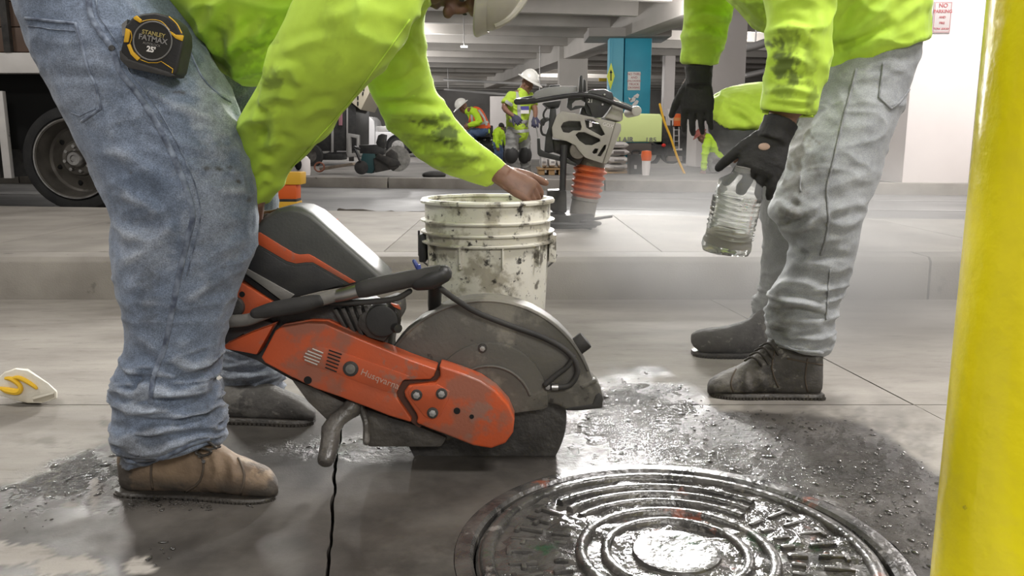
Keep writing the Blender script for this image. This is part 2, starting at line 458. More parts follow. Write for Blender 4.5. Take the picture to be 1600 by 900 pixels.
M_LAMP = mat('lamp_diffuser', (1.0, 0.97, 0.93), 0.5, emit=6.0)
M_LIME_FAR = mat('lime_cloth_far', (0.50, 0.78, 0.03), 0.8)
M_INK = mat('dark_ink', (0.03, 0.03, 0.03), 0.6)
M_GREYINK = mat('grey_ink', (0.22, 0.22, 0.22), 0.6)

# ================================================================== SETTING
def struct(name, mb, m, parent=None, **kw):
    o = mb.build(name, m, parent, **kw)
    if parent is None: o['kind'] = 'structure'
    return o

# --- near pavement: slabs with recessed joints
b = MB(); b.box((0, 2.0, -0.10), (9, 4.4, 0.08)); floor = struct('floor', b, M_SUB, smooth=False)
WET = [(-40, 930), (-40, 775), (40, 742), (95, 716), (165, 690), (250, 668), (340, 650), (420, 640), (520, 632), (640, 622), (800, 606),
       (880, 590), (960, 580), (1040, 583), (1090, 610), (1130, 632), (1200, 640), (1300, 650), (1400, 690), (1500, 760), (1640, 930)]
def inside(px, poly):
    x, y = px[:, 0], px[:, 1]; r = np.zeros(len(px), bool); n = len(poly)
    for i in range(n):
        x0, y0 = poly[i]; x1, y1 = poly[(i + 1) % n]
        c = ((y0 > y) != (y1 > y)) & (x < (x1 - x0) * (y - y0) / (y1 - y0 + 1e-9) + x0); r ^= c
    return r
def ground_marks(co):
    px = project(co); d, _ = polydist(px, WET); s = np.where(inside(px, WET), d, -d)
    n = fbm(np.c_[co[:, 0] * 9, co[:, 1] * 9, co[:, 2] * 0], 11, 4)
    wet = sstep(-8, 10, s + n * 16)
    # dry islands at the front left and the grey slick round the right worker's boots
    dry = blotch(px, [(20, 868, 75, 22, 0.9), (105, 884, 75, 16, 0.9), (216, 886, 34, 16, 0.9), (148, 770, 10, 34, 0.5), (110, 790, 30, 7, .45)], 5, 0.35)
    dry = sstep(.22, .5, dry); wet = wet * (1 - dry * .92)
    wet = np.maximum(wet, 0.55 * blotch(px, [(1300, 690, 160, 60, 1), (1230, 632, 130, 26, 0.8), (1390, 650, 60, 40, 0.6)], 9, 0.4))
    wet = np.maximum(wet, 0.5 * blotch(px, [(60, 690, 45, 9, 0.7), (175, 660, 30, 8, 1)], 4, 0.6))
    sl = blotch(px, [(960, 650, 110, 75, 1.0), (1010, 690, 110, 55, 1.0), (985, 660, 135, 90, 1.0), (1060, 720, 180, 50, 0.8), (1280, 740, 190, 75, 0.75), (1350, 850, 120, 80, 0.6),
                     (100, 745, 150, 42, 0.75), (230, 760, 120, 30, 0.45), (560, 700, 100, 18, 0.5)], 21, 0.32)
    rp = blotch(px, [(90, 742, 150, 46, 1), (220, 765, 120, 34, .8), (1290, 740, 190, 80, .9), (1360, 850, 130, 90, .8), (1130, 690, 90, 70, .55), (560, 700, 110, 20, .7), (1010, 620, 120, 40, .35), (900, 690, 60, 40, .3)], 25, 0.4)
    return wet, np.clip(np.maximum(sl, rp) * wet * 1.1, 0, 1), np.clip(rp * wet, 0, 1)
HOLE = (0.285, 1.315, 0.385)
def slab(corners, res=0.02, hole=None, th=0.06, jag=0.0, z=0.0, material=None, parent=None, marks=True):
    """one slab: quad of ground corners (front left, front right, back right, back left)"""
    c = [Vector((x, y, z)) for x, y in corners]
    nx = max(2, int((c[1] - c[0]).length / res)); ny = max(2, int((c[3] - c[0]).length / res))
    u = np.linspace(0, 1, nx + 1); v = np.linspace(0, 1, ny + 1); U, V = np.meshgrid(u, v)
    A = [np.array(q) for q in c]
    co = ((1 - U) * (1 - V))[..., None] * A[0] + (U * (1 - V))[..., None] * A[1] + (U * V)[..., None] * A[2] + ((1 - U) * V)[..., None] * A[3]
    co = co.reshape(-1, 3); idx = np.arange(len(co)).reshape(ny + 1, nx + 1)
    if jag:
        e = np.zeros((ny + 1, nx + 1)); e[:, 0] = 1; e[:, -1] = 1
        jn = fbm(np.c_[co[:, 1] * 14, co[:, 0] * 0, co[:, 2] * 0], 3, 4) * jag
        if jag > 0: co[:, 0] += (jn * (1 - np.abs(np.c_[U.ravel()].ravel() - (1 if jag > 0 else 0))) * 0 + jn * (np.exp(-U.ravel() / 0.02) + np.exp(-(1 - U.ravel()) / 0.02)))
    faces = [[idx[j, i], idx[j, i + 1], idx[j + 1, i + 1], idx[j + 1, i]] for j in range(ny) for i in range(nx)]
    bm = bmesh.new(); vs = [bm.verts.new(p) for p in co]; fs = [bm.faces.new([vs[k] for k in q]) for q in faces]
    if hole:
        hx, hy, hr = hole
        kill = [f for f in fs if (f.calc_center_median().xy - Vector((hx, hy))).length < hr]
        bmesh.ops.delete(bm, geom=kill, context='FACES')
        for vtx in bm.verts:
            d = vtx.co.xy - Vector((hx, hy))
            if vtx.is_boundary and d.length < hr + res * 1.6:
                vtx.co.xy = Vector((hx, hy)) + d.normalized() * hr
    bm.normal_update()
    edge = [e for e in bm.edges if e.is_boundary]
    ex = bmesh.ops.extrude_edge_only(bm, edges=edge)
    for vtx in [g for g in ex['geom'] if isinstance(g, bmesh.types.BMVert)]: vtx.co.z -= th
    me = bpy.data.meshes.new('concrete_slab'); bm.to_mesh(me); bm.free()
    if marks:
        cc, _ = co_no(me); wet, sl, n = ground_marks(cc)
        set_attr(me, 'wet', wet); set_attr(me, 'slurry', sl); set_attr(me, 'ripple', n)
        top = cc[:, 2] > z - 1e-4
        lump = fbm(np.c_[cc[:, 0] * 45, cc[:, 1] * 45, cc[:, 2] * 0], 31, 3)
        cc[:, 2] += np.where(top, sl * np.clip(lump, -0.4, 1.2) * 0.0035, 0); set_co(me, cc)
    return link_mesh('concrete_slab', me, material or GROUND, parent or floor, angle=35)
g = 0.003
def cx(Y): return -0.305 + (Y - 1.234) * (-0.169)      # the open crack left of the cover
def jx(Y): return 1.10 - (Y - 1.97) * 0.13             # the saw cut joint on the right
slab([(-2.6, 0.55), (cx(.55) - 0.006, 0.55), (cx(2.112) - 0.003, 2.112), (-2.6, 2.112)], 0.0095, jag=0.006)
slab([(cx(.55) + 0.004, 0.55), (jx(.55) - g, 0.55), (jx(2.112) - g, 2.112), (cx(2.112) + 0.002, 2.112)], 0.0125, hole=HOLE, jag=0.004)
slab([(jx(.55) + g, 0.55), (2.6, 0.55), (2.6, 2.112), (jx(2.112) + g, 2.112)], 0.03)
slab([(-3.6, 2.118), (jx(2.118) - g, 2.118), (jx(3.6) - g, 3.6), (-3.6, 3.6)], 0.03)
slab([(jx(2.118) + g, 2.118), (3.4, 2.118), (3.4, 3.6), (jx(3.6) + g, 3.6)], 0.05)

# --- kerb stones and the raised sidewalk
b = MB(); b.box((0, 4.8, 0.03), (12, 2.3, 0.1)); kerb = struct('kerb', b, M_SUB, smooth=False)
KH = 0.19
for x0, x1 in ((-5.2, -1.15), (-1.15, 1.862), (1.862, 5.0)):
    b = MB(); b.prism([(x0 + .004, 3.60, -.03), (x0 + .004, 3.605, KH - .02), (x0 + .004, 3.625, KH), (x0 + .004, 3.79, KH), (x0 + .004, 3.79, -.03)], (x1 - x0 - .008, 0, 0))
    b.build('kerb_stone', M_CONC, kerb, bevel=0.006)
def bey(X): return 5.86 - 0.158 * X                    # back edge of the sidewalk
for x0, x1 in ((-6.5, -2.6), (-2.6, -0.6), (-0.6, 0.70), (0.70, 2.4), (2.4, 5.2)):
    b = MB(); b.prism([(x0 + .003, 3.797, KH), (x1 - .003, 3.797, KH), (x1 - .003, bey(x1), KH), (x0 + .003, bey(x0), KH)], (0, 0, -.12))
    b.build('sidewalk_slab', M_WALK, kerb, bevel=0.003)
# --- road, far kerb, far sidewalk, far roadway
def fky(X): return 10.9 - 0.22 * X
b = MB(); b.prism([(-30, 3.9 + 6, 0.06), (-30, fky(-30) + 1, .06), (20, fky(20) + 1, .06), (20, 2.4, .06), (5.4, 4.9, .06), (-6.6, 6.8, .06)], (0, 0, -.1))
struct('road', b, M_ASPH, smooth=False)
for i, (xa, xb, off, wd) in enumerate(((2.6, 6.0, 2.3, .10), (1.2, 7.0, 3.6, .10), (-8.6, -4.9, 3.1, .5), (.1, 1.6, 2.0, .12))):
    b = MB(); b.prism([(xa, bey(xa) + off, .064), (xb, bey(xb) + off, .064), (xb, bey(xb) + off + wd, .064), (xa, bey(xa) + off + wd, .064)], (0, 0, -.002))
    struct('road_marking', b, M_STRIPE, smooth=False)
b = MB(); b.prism([(-40, fky(-40) + .1, .195), (24, fky(24) + .1, .195), (24, fky(24) + 9, .195), (-40, fky(-40) + 6.6, .195)], (0, 0, -.2))
fwalk = struct('far_sidewalk', b, M_FARC, smooth=False)
for i in range(14):
    x0 = -22 + i * 2.9; x1 = x0 + 2.9
    b = MB(); b.prism([(x0 + .01, fky(x0), .0), (x1 - .01, fky(x1), .0), (x1 - .01, fky(x1) + .16, .0), (x0 + .01, fky(x0) + .16, .0)], (0, 0, .2))
    b.build('far_kerb_stone', M_CONC, fwalk, bevel=0.012)
b = MB(); b.box((0, 40, -.01), (120, 66, .08)); struct('far_road', b, M_FARC, smooth=False)

# --- parking deck overhead (its grid is turned against the kerbs)
TA = R(11.5); RZ = Matrix.Rotation(TA, 3, 'Z')
def deck(x, y, z): return RZ @ Vector((x, y, z))
b = MB(); b.box(deck(0, 24, 4.62), (110, 72, .24), RZ); ceiling = struct('ceiling', b, M_SOFF, smooth=False)
y = 7.5; k = 0
while y < 58:
    b = MB(); b.prism([deck(-45, y - .17, 4.5), deck(-45, y - .10, 3.95), deck(-45, y + .10, 3.95), deck(-45, y + .17, 4.5)], RZ @ Vector((90, 0, 0)))
    b.build('ceiling_beam', M_DECK, ceiling, smooth=False); y += 2.35
b = MB(); b.box(deck(8.15, 26, 4.05), (.75, 40, 1.0), RZ); b.build('ceiling_girder', M_DECK, ceiling, bevel=0.02)
b = MB(); b.box(deck(-9.5, 42, 4.05), (.75, 30, 1.0), RZ); b.build('ceiling_girder', M_DECK, ceiling, bevel=0.02)
# --- columns
def column(name, x0, x1, Y, zt, m, depth, y_base=262, **kw):
    a = P(x0, y_base, Y).x; c = P(x1, y_base, Y).x
    b = MB(); b.box(((a + c) / 2, Y + depth / 2, zt / 2), (c - a, depth, zt)); return struct(name, b, m, bevel=0.03, **kw)
colw = column('column', 1409, 1514, 10.0, 4.5, M_WHITE, 0.76, 287)
colm = column('column', 1086, 1158, 16.2, 4.5, M_WHITE, 0.9)
colt = column('column', 972, 1013, 24.0, 3.62, M_TEAL, 0.8)
b = MB(); a = P(950, 200, 23.95).x; c = P(972, 200, 23.95).x
b.box(((a + c) / 2, 24.2, 1.78), (c - a, .5, 3.56)); b.box((a + .06, 23.93, 1.78), (.05, .05, 3.5)); b.build('side_strip', M_TEAL2, colt, bevel=.015)  # strip of lighter teal along the column's left side
b = MB(); b.box((P(981, 70, 24).x, 24.35, 3.66), (2.3, 1.6, .24)); b.build('capital', M_SOFF, colt, bevel=.02)
column('column', 872, 916, 30.0, 4.5, M_DECK, 0.9)
column('column', 1034, 1050, 33.0, 4.5, M_WHITE, 0.6)
column('column', 1120, 1136, 33.0, 4.5, M_DECK, 0.6)
# low white wall behind the standing worker and the far walls
b = MB(); a = P(766, 260, 27).x; c = P(874, 260, 27).x; b.box(((a + c) / 2, 27.1, 1.1), (c - a, .2, 2.0)); struct('wall_low', b, M_WHITE, smooth=False)
b = MB(); b.box((0, 56, 2.3), (120, .4, 4.7)); struct('wall_back', b, M_GREYWALL, smooth=False)
b = MB(); b.box((19.5, 21.5, 2.3), (16, .3, 4.6)); wr = struct('wall_right', b, M_PINKWALL, smooth=False)
for z in (1.95, 1.62, 1.30, 2.9):
    b = MB(); b.box((14.0, 21.3, z), (5.0, .12, .07 if z < 2.5 else .22)); b.build('wall_band', M_GREYWALL, wr)
b = MB(); b.box((13.05, 21.3, 1.35), (.5, .1, 1.0)); b.build('dark_opening', M_BLACK, wr)
# metal fence in the gap right of the big white column
fr = thing('metal_fence', 'dark metal railing with thin upright bars beyond the big white column', 'fence', (P(1508, 255, 14).x, 14, .2))
for i in range(13):
    x = P(1494, 255, 14).x + i * .075; b = MB(); b.cyl((x, 14, .19), (x, 14, 1.02), .009, n=6); b.build('bar', M_INK, fr)
for z in (.3, 1.0):
    b = MB(); b.box((P(1494, 255, 14).x + .45, 14, z), (.95, .03, .03)); b.build('rail', M_INK, fr)
b = MB(); a = P(1494, 272, 12.5).x; b.box((a + .5, 12.5, .22), (1.1, .14, .06)); struct('yellow_kerb', b, M_YPAINT, bevel=.01)
# pipes under the deck between the middle column and the right worker
def pipe_run(name, pts, r, label):
    b = MB(); b.tube([P(x, y, Y) for x, y, Y in pts], r, n=12, k=5, round_=True); t = thing(name, label, 'pipe', P(*pts[0])); b.build('pipe_run', M_GALV, t)
    for q in (pts[1], pts[-1]):
        b = MB(); h = P(*q); b.cyl(h, (h.x, h.y, 4.5), .02, n=8); b.build('hanger', M_GALV, t)
    return t
pipe_run('drain_pipe', [(1163, 75, 20), (1180, 72, 20), (1200, 66, 20), (1240, 63, 20)], .10, 'grey drain pipe elbow under the deck right of the middle column')
pipe_run('conduit_pipe', [(1166, 118, 22), (1210, 108, 22), (1250, 106, 22)], .07, 'thin grey conduit below the drain pipe elbow')
b = MB()
t = thing('sprinkler_pipe', 'x', 'pipe', (-1, 35, 3))
for z in (2.2, 2.65):
    b = MB(); b.tube([(-3.2, 40, z + .9), (1.2, 30, z)], .05, n=8, k=1); b.build('pipe_run', M_GALV, t)
b = MB(); b.cyl((-3.0, 39.6, 3.0), (-3.0, 39.6, 4.5), .02, n=8); b.cyl((1.0, 30.4, 2.2), (1.0, 30.4, 4.5), .02, n=8); b.build('hanger', M_GALV, t)
tag(t, 'long thin pipes running under the deck behind the white helmets', 'pipe')

# --- fixtures that carry the lamps of the top list
for i, (x, y, z, sx, sy, wt, c, gr, aim) in enumerate(LAMPS):
    t = thing('deck_or_fill_light', 'lamp', 'lamp', (x, y, z + .12))
    if gr:
        b = MB(); b.tube([(x, y, z + gr), (x, y, z + gr + .08)], .07, n=16, k=1); b.build('housing', M_GALV, t, bevel=.01)
        b = MB(); b.cyl((x, y, z + gr + .06), (x, y, 4.5), .012, n=6); b.build('hanger', M_GALV, t)
        ld = bpy.data.lights.new('lamp', 'POINT'); ld.shadow_soft_size = gr
    elif aim:
        dv = (Vector(aim) - Vector((x, y, z))).normalized(); q_ = dv.to_track_quat('-Z', 'X'); rm = q_.to_matrix()
        b = MB(); b.box(Vector((x, y, z)) - dv * .09, (sy + .1, sx + .1, .14), rm); b.build('housing', M_GALV, t, bevel=.01)
        b = MB(); b.cyl((x, y, z + .05), (x, y, 4.5), .02, n=8); b.build('bracket', M_GALV, t)
        ld = bpy.data.lights.new('lamp', 'AREA'); ld.shape = 'RECTANGLE'; ld.size = sy; ld.size_y = sx; ld.spread = R(40)
    else:
        b = MB(); b.prism([(x - sx / 2 - .05, y - sy / 2 - .05, z + .13), (x + sx / 2 + .05, y - sy / 2 - .05, z + .13), (x + sx / 2 + .05, y + sy / 2 + .05, z + .13), (x - sx / 2 - .05, y + sy / 2 + .05, z + .13)], (0, 0, -.10))
        b.build('housing', M_GALV, t, bevel=.01)
        b = MB(); b.cyl((x, y, z + .13), (x, y, 4.5), .012, n=6); b.build('hanger', M_GALV, t)
        ld = bpy.data.lights.new('lamp', 'AREA'); ld.shape = 'RECTANGLE'; ld.size = sx; ld.size_y = sy
    ld.energy = wt; ld.color = c
    lo = bpy.data.objects.new('lamp', ld); COL.objects.link(lo); lo.location = (x, y, z); adopt(lo, t)
    if aim: lo.rotation_euler = q_.to_euler()
    where = ['over the road ahead, straight beyond the manhole cover', 'over the kerb of the far sidewalk ahead', 'over the road on the left beyond the truck', 'in front of the big white column', 'over the left worker', 'over the right worker',
             'added as unseen fill behind the viewer', 'over the far sidewalk left of the rammer', 'over the compressor', 'over the walled bay behind the helmets', 'beside the teal column on its right',
             'deep in the deck over the white pickup', 'deep in the deck behind the teal column', 'far left over the trailer', 'far right behind the white column', 'at the far back of the deck', 'added as unseen fill over the road in front of the standing worker', 'added as unseen fill over the sidewalk on the left before the truck'][i]
    t['label'] = ('round white ceiling lamp ' if gr else 'tilted white floodlight ' if aim else 'long white ceiling lamp ') + where

# ================================================================== FOREGROUND THINGS
M_IRON = mat('cast_iron_wet', (0.030, 0.029, 0.028), 0.22, 0.0, col2=(0.075, 0.070, 0.064), nscale=16, bump=0.35, bscale=70, rough2=0.36, spec=0.8,
             grime=[((0.22, 0.070, 0.042), 8, 0.60), ((0.030, 0.060, 0.036), 7, 0.61), ((0.17, 0.16, 0.15), 14, 0.61)])
M_SLURRY = mat('wet_slurry', (0.075, 0.07, 0.065), 0.14, col2=(0.04, 0.038, 0.036), nscale=20, bump=0.6, bscale=60, spec=0.8, grime=[((0.20, 0.065, 0.042), 8, 0.60), ((0.030, 0.060, 0.036), 7, 0.61)])
# ---- manhole cover: frame, plate, rings, lettering blocks
hx, hy, hr = HOLE; HC = Vector((hx, hy, 0))
mh = thing('manhole_cover', 'round wet cast iron manhole cover with raised rings in the front pavement', 'manhole cover', (hx, hy, -.02))
b = MB(); b.lathe([(.384, -.06), (.384, .001), (.376, .003), (.358, .002), (.352, -.004), (.352, -.06)], HC, n=96)
b.build('frame', M_IRON, mh)
b = MB(); b.lathe([(0, -.05), (.347, -.05), (.348, -.012), (.344, -.008), (.335, -.008), (.18, -.009), (.0, -.009)], HC, n=96); b.build('plate', M_IRON, mh)
def ring(name, r, wd, h, a0=0.0, a1=2 * math.pi, m=M_IRON, n=96):
    b = MB(); z = -.0095
    b.lathe([(r - wd / 2, z), (r - wd / 2 + .002, z + h * .8), (r - wd / 6, z + h), (r + wd / 6, z + h), (r + wd / 2 - .002, z + h * .8), (r + wd / 2, z)] + ([(r - wd / 2, z)] if a1 - a0 > 6.2 else []), HC, n=n, a0=a0, a1=a1)
    return b.build(name, m, mh, angle=60)
for r, wd in ((.328, .026), (.165, .022), (.122, .020)): ring('ridge', r, wd, .013)
for c0 in (90, 270):
    for r in (.208, .243, .278): ring('ridge', r, .019, .012, R(c0 - 48 + (r - .2) * 60), R(c0 + 48 - (r - .2) * 60), n=40)
b = MB(); b.lathe([(0, -.0095), (.078, -.0095), (.074, .002), (.060, .004), (.045, .001), (0, .002)], HC, n=64); b.build('boss', M_IRON, mh, angle=60)
# radial ribs and raised letter blocks in the two side fields (worn and half filled with slurry)
for sgn in (0, 180):
    for a in range(-38, 39, 9):
        an = R(sgn + a); d = Vector((math.cos(an), math.sin(an), 0)); b = MB()
        rot = Matrix.Rotation(an, 3, 'Z')
        r0, r1 = ((.19, .225) if (a // 9) % 2 else (.19, .215))
        b.box(HC + d * (r0 + r1) / 2 + Vector((0, 0, -.0065)), (r1 - r0, .012, .012), rot); b.build('rib', M_IRON, mh, bevel=.0045)
        b = MB(); L_ = .05
        b.box(HC + d * .268 + Vector((0, 0, -.0062)), (L_, .010, .011), rot)
        if (a // 9) % 2: b.box(HC + d * .290 + Vector((0, 0, -.0062)), (.010, .030, .011), rot)
        else: b.box(HC + d * .268 + Vector((0, 0, -.0062)) + rot @ Vector((0, .011, 0)), (.010, .016, .011), rot)
        b.build('raised_letter', M_IRON, mh, bevel=.0045)
ng = 90; xs = np.linspace(-.345, .345, ng); X, Yy = np.meshgrid(xs, xs); c_ = np.c_[X.ravel(), Yy.ravel(), np.zeros(ng * ng)]
hgt = -.0085 + fbm(np.c_[c_[:, 0] * 22, c_[:, 1] * 22, c_[:, 2]], 51, 4) * .006 + .0015
cc = c_.copy(); cc[:, 2] = hgt; cc[:, :2] += np.array([hx, hy]); idx = np.arange(ng * ng).reshape(ng, ng); rad = np.hypot(X, Yy)
fs = [[int(idx[j, i]), int(idx[j, i + 1]), int(idx[j + 1, i + 1]), int(idx[j + 1, i])] for j in range(ng - 1) for i in range(ng - 1) if rad[j, i] < .333 and rad[j + 1, i + 1] < .333 and rad[j, i + 1] < .333 and rad[j + 1, i] < .333]
o = from_arrays('slurry_film', cc, fs, M_SLURRY, mh, angle=180); o['kind'] = 'stuff'

# ---- yellow bollard
M_YEL = mat('bollard_yellow', (0.93, 0.80, 0.004), 0.25, col2=(0.88, 0.74, 0.004), nscale=6, bump=0.16, bscale=22, coat=0.5, grime=((0.40, 0.32, 0.03), 22, 0.67))
bx = (P(1478, 700, .92).x + .141)
bo = thing('bollard', 'thick glossy yellow painted steel bollard at the right edge', 'bollard', (bx, .92, 0))
b = MB(); b.lathe([(.095, -.05), (.095, .02)], (bx, .95, 0), n=48); b.build('base_collar', M_SUB, bo)
b = MB(); b.lathe([(.0, -.02), (.1125, -.02), (.1125, 1.12), (.108, 1.15), (.09, 1.175), (.05, 1.19), (0, 1.195)], (bx, .95, 0), n=64); b.build('post', M_YEL, bo)

# ---- crushed paper carton with a yellow arched mark
M_PAPER = mat('carton_paper', (0.80, 0.76, 0.66), 0.7, col2=(0.66, 0.60, 0.48), nscale=14, bump=0.2, bscale=60)
M_MARK = mat('carton_yellow', (0.85, 0.52, 0.03), 0.6)
ca = G(-5, 640); cb = G(92, 634); Yc = G(40, 636).y
ct = thing('food_carton', 'crushed white paper food carton with a yellow arched letter lying on the pavement', 'carton', (G(40, 636).x, Yc, 0))
def cp_(x, y, dy=0.0):
    p = P(x, y, Yc + dy); return p
front = [(-8, 622), (-4, 600), (8, 590), (26, 583), (44, 586), (62, 597), (76, 606), (90, 619), (89, 629), (66, 637), (44, 636), (18, 629)]
b = MB(); rings = []
for dy, sc_ in ((0.0, 1.0), (.012, 1.03), (.035, 1.0), (.055, .93)):
    cxm = sum(p[0] for p in front) / len(front); cym = sum(p[1] for p in front) / len(front)
    rings.append([Vector((0, 0, 0)) + P(cxm + (x - cxm) * sc_, cym + (y - cym) * sc_ - dy * 60, Yc + dy) for x, y in front])
zmin = min(v.z for r_ in rings for v in r_)
for r_ in rings:
    for v in r_: v.z = v.z - zmin + .001
b.loft(rings); me = b.mesh('carton_body', bevel=0.003)
co, no = co_no(me); set_co(me, co + no * (fbm(co * 30, 4, 2) * .003)[:, None]); link_mesh('carton_body', me, M_PAPER, ct, angle=30)
dz = -zmin + .001
def raise_(pts, dyo=-.004): return [P(x, y, Yc) + Vector((0, dyo, dz)) for x, y in pts]
b = MB(); b.tube(raise_([(2, 612), (14, 616), (30, 618), (34, 610), (22, 599), (10, 597)]), [.004, .009, .009, .006, .007, .004], n=8, flat=(0, 1, 0))
b.tube(raise_([(18, 599), (30, 596), (44, 602), (56, 610), (60, 614)]), [.004, .006, .006, .005, .003], n=8)
b.build('arched_letter', M_MARK, ct)
b = MB(); b.prism(raise_([(52, 628), (86, 620), (86, 627), (68, 634), (54, 634)], -.002), (0, -.001, 0)); b.build('opening', mat('carton_inside', (0.42, 0.38, 0.30), 0.8), ct)
b = MB(); b.prism(raise_([(52, 627), (87, 618), (86, 621), (54, 630)], -.003), (0, -.002, 0)); b.build('rim_fold', M_PAPER, ct)

# ---- white bucket
M_BUCKET = mat('bucket_plastic', (0.80, 0.775, 0.70), 0.42, col2=(0.68, 0.655, 0.58), nscale=7, bump=0.08, bscale=90,
               grime=[((0.40, 0.37, 0.30), 7, 0.50), ((0.17, 0.155, 0.13), 13, 0.575), ((0.05, 0.045, 0.04), 24, 0.59), ((0.06, 0.05, 0.045), 70, 0.63)])
YB = 2.20
pl = P(658, 318, YB); pr = P(866, 318, YB); bc = (pl + pr) / 2; br = (pr.x - pl.x) / 2; BZ = P(762, 304, YB + br).z
def bz(y): return P(762, y, YB - br).z
bk = thing('bucket', 'white plastic bucket with ribbed rim smeared with mud behind the saw blade', 'bucket', (bc.x, YB, 0))
zt = bz(326) + .012
s0 = br / .1695
z1, z2, z3 = bz(352), bz(371), bz(387)
b = MB(); b.lathe([(br * .78, .0), (br * .80, .004), (br * .925, z3 - .01), (br * .925, z3 - .003), (br * .94, z3 - .003), (br * .94, zt), (br * .91, zt), (br * .90, zt - .03), (br * .76, .012), (0, .012), (0, 0)], (bc.x, YB, 0), n=96)
b.build('bucket_wall', M_BUCKET, bk)
b = MB(); b.lathe([(br * .93, zt - .008), (br * 1.0, zt - .008), (br * 1.005, zt - .002), (br * .985, zt + .003), (br * .90, zt + .003), (br * .895, zt - .004)], (bc.x, YB, 0), n=96); b.build('rim', M_BUCKET, bk)
for z in (z1, z2, z3):
    b = MB(); b.lathe([(br * .935, z - .004), (br * 1.0, z - .003), (br * 1.005, z + .001), (br * .935, z + .004)], (bc.x, YB, 0), n=96); b.build('rib', M_BUCKET, bk)
for k in range(10):
    an = R(-90 + 14 + k * 36); rot = Matrix.Rotation(an, 3, 'Z'); rr_ = br * .945
    b = MB(); b.box(Vector((bc.x, YB, z3 - .03)) + rot @ Vector((rr_, 0, 0)), (.018, .004, .055), rot); b.build('gusset', M_BUCKET, bk)
for sg in (-1, 1):
    b = MB(); b.box((bc.x + sg * br * .97, YB - .02, z3 - .02), (.02, .05, .075)); b.build('bail_ear', M_BUCKET if sg > 0 else M_BLACK, bk, bevel=.006)
b = MB(); hp = []
for i in range(25):
    a = math.pi * i / 24
    hp.append((bc.x - math.cos(a) * (br * 1.03), YB - .025 - math.sin(a) * .05 * 0 + math.sin(a) * (br + .02), z3 - .02 - math.sin(a) * .10 - .02))
b.tube([(bc.x - br * 1.03, YB - .02, z2 + .0)] + hp, .0028, n=8, k=1); b.build('bail_wire', M_BLACK, bk)

# ---- orange cut-off saw
YS = 1.66                                               # near face of the belt guard
M_ORG = mat('saw_orange', (0.52, 0.085, 0.022), 0.38, col2=(0.40, 0.080, 0.030), nscale=9, bump=0.10, bscale=160, coat=0.15, rough2=0.6,
            grime=[((0.30, 0.10, 0.060), 6, 0.53), ((0.26, 0.125, 0.09), 11, 0.60), ((0.36, 0.30, 0.26), 90, 0.70)])
M_HOOD = mat('saw_dark_hood', (0.050, 0.052, 0.050), 0.5, col2=(0.080, 0.080, 0.075), nscale=8, bump=0.12, bscale=180, grime=((0.15, 0.14, 0.125), 9, 0.63))
M_GUARD = mat('guard_grey', (0.145, 0.135, 0.118), 0.55, 0.2, col2=(0.10, 0.095, 0.085), nscale=5, bump=0.12, bscale=120, grime=[((0.22, 0.205, 0.175), 5, 0.54), ((0.17, 0.16, 0.14), 14, 0.6), ((0.055, 0.05, 0.045), 26, 0.645)])
M_GREYP = mat('saw_grey_plastic', (0.19, 0.18, 0.165), 0.55, col2=(0.12, 0.115, 0.105), nscale=12, bump=0.15, bscale=150)
M_DARK = mat('saw_black_metal', (0.022, 0.021, 0.020), 0.5, col2=(0.055, 0.05, 0.045), nscale=12, bump=0.3, bscale=110)
M_MUDMET = mat('muddy_metal', (0.115, 0.105, 0.092), 0.5, col2=(0.06, 0.055, 0.05), nscale=14, bump=0.4, bscale=60, rough2=0.25)
M_BLADE = mat('blade_steel', (0.10, 0.095, 0.09), 0.35, 0.5, col2=(0.045, 0.042, 0.04), nscale=10, bump=0.3, bscale=60, rough2=0.55)
M_LABEL = mat('label_cream', (0.66, 0.55, 0.33), 0.6)
M_SILVER = mat('silver_paint', (0.42, 0.38, 0.34), 0.5)
M_FADED = mat('faded_letters', (0.46, 0.30, 0.24), 0.55)
M_BLUE = mat('blue_valve', (0.03, 0.05, 0.22), 0.4)
saw = thing('cutoff_saw', 'orange and black hand held cut-off saw cutting the pavement beside the manhole cover', 'saw', (P(700, 690, 1.78).x, 1.78, 0))
# belt guard, rear and front covers, each with its own thickness
rear = [(414, 567), (408, 559), (430, 517), (438, 512), (480, 505), (508, 506), (560, 529), (640, 562), (682, 577), (678, 588), (672, 593), (630, 594), (619, 614), (620, 622), (643, 655), (642, 660), (608, 650), (570, 635), (530, 620), (492, 607), (451, 587)]
b = MB(); b.pxprism(rear, YS, .055); bg = b.build('belt_guard', M_ORG, saw, bevel=.007, seg=3, ang=35)
front = [(686, 571), (720, 582), (750, 594), (775, 611), (795, 633), (804, 655), (802, 676), (790, 693), (768, 701), (740, 697), (700, 681), (668, 669), (650, 661), (653, 654), (650, 646), (633, 620), (631, 613), (638, 603), (680, 598), (688, 588)]
b = MB(); b.pxprism(front, YS - .004, .058); b.build('clutch_cover', M_ORG, saw, bevel=.009, seg=3, ang=35)
b = MB(); b.pxprism([(600, 560), (690, 580), (700, 640), (655, 668), (600, 630)], YS + .012, .03); b.build('cover_gap', mat('gap_brown', (0.075, 0.028, 0.016), 0.6), saw)
b = MB(); b.pxprism([(637, 612), (646, 603), (684, 601), (703, 612), (700, 626), (688, 650), (676, 656), (664, 652), (640, 622)], YS - .0065, .006); b.build('bolt_plate', M_ORG, saw, bevel=.0025)
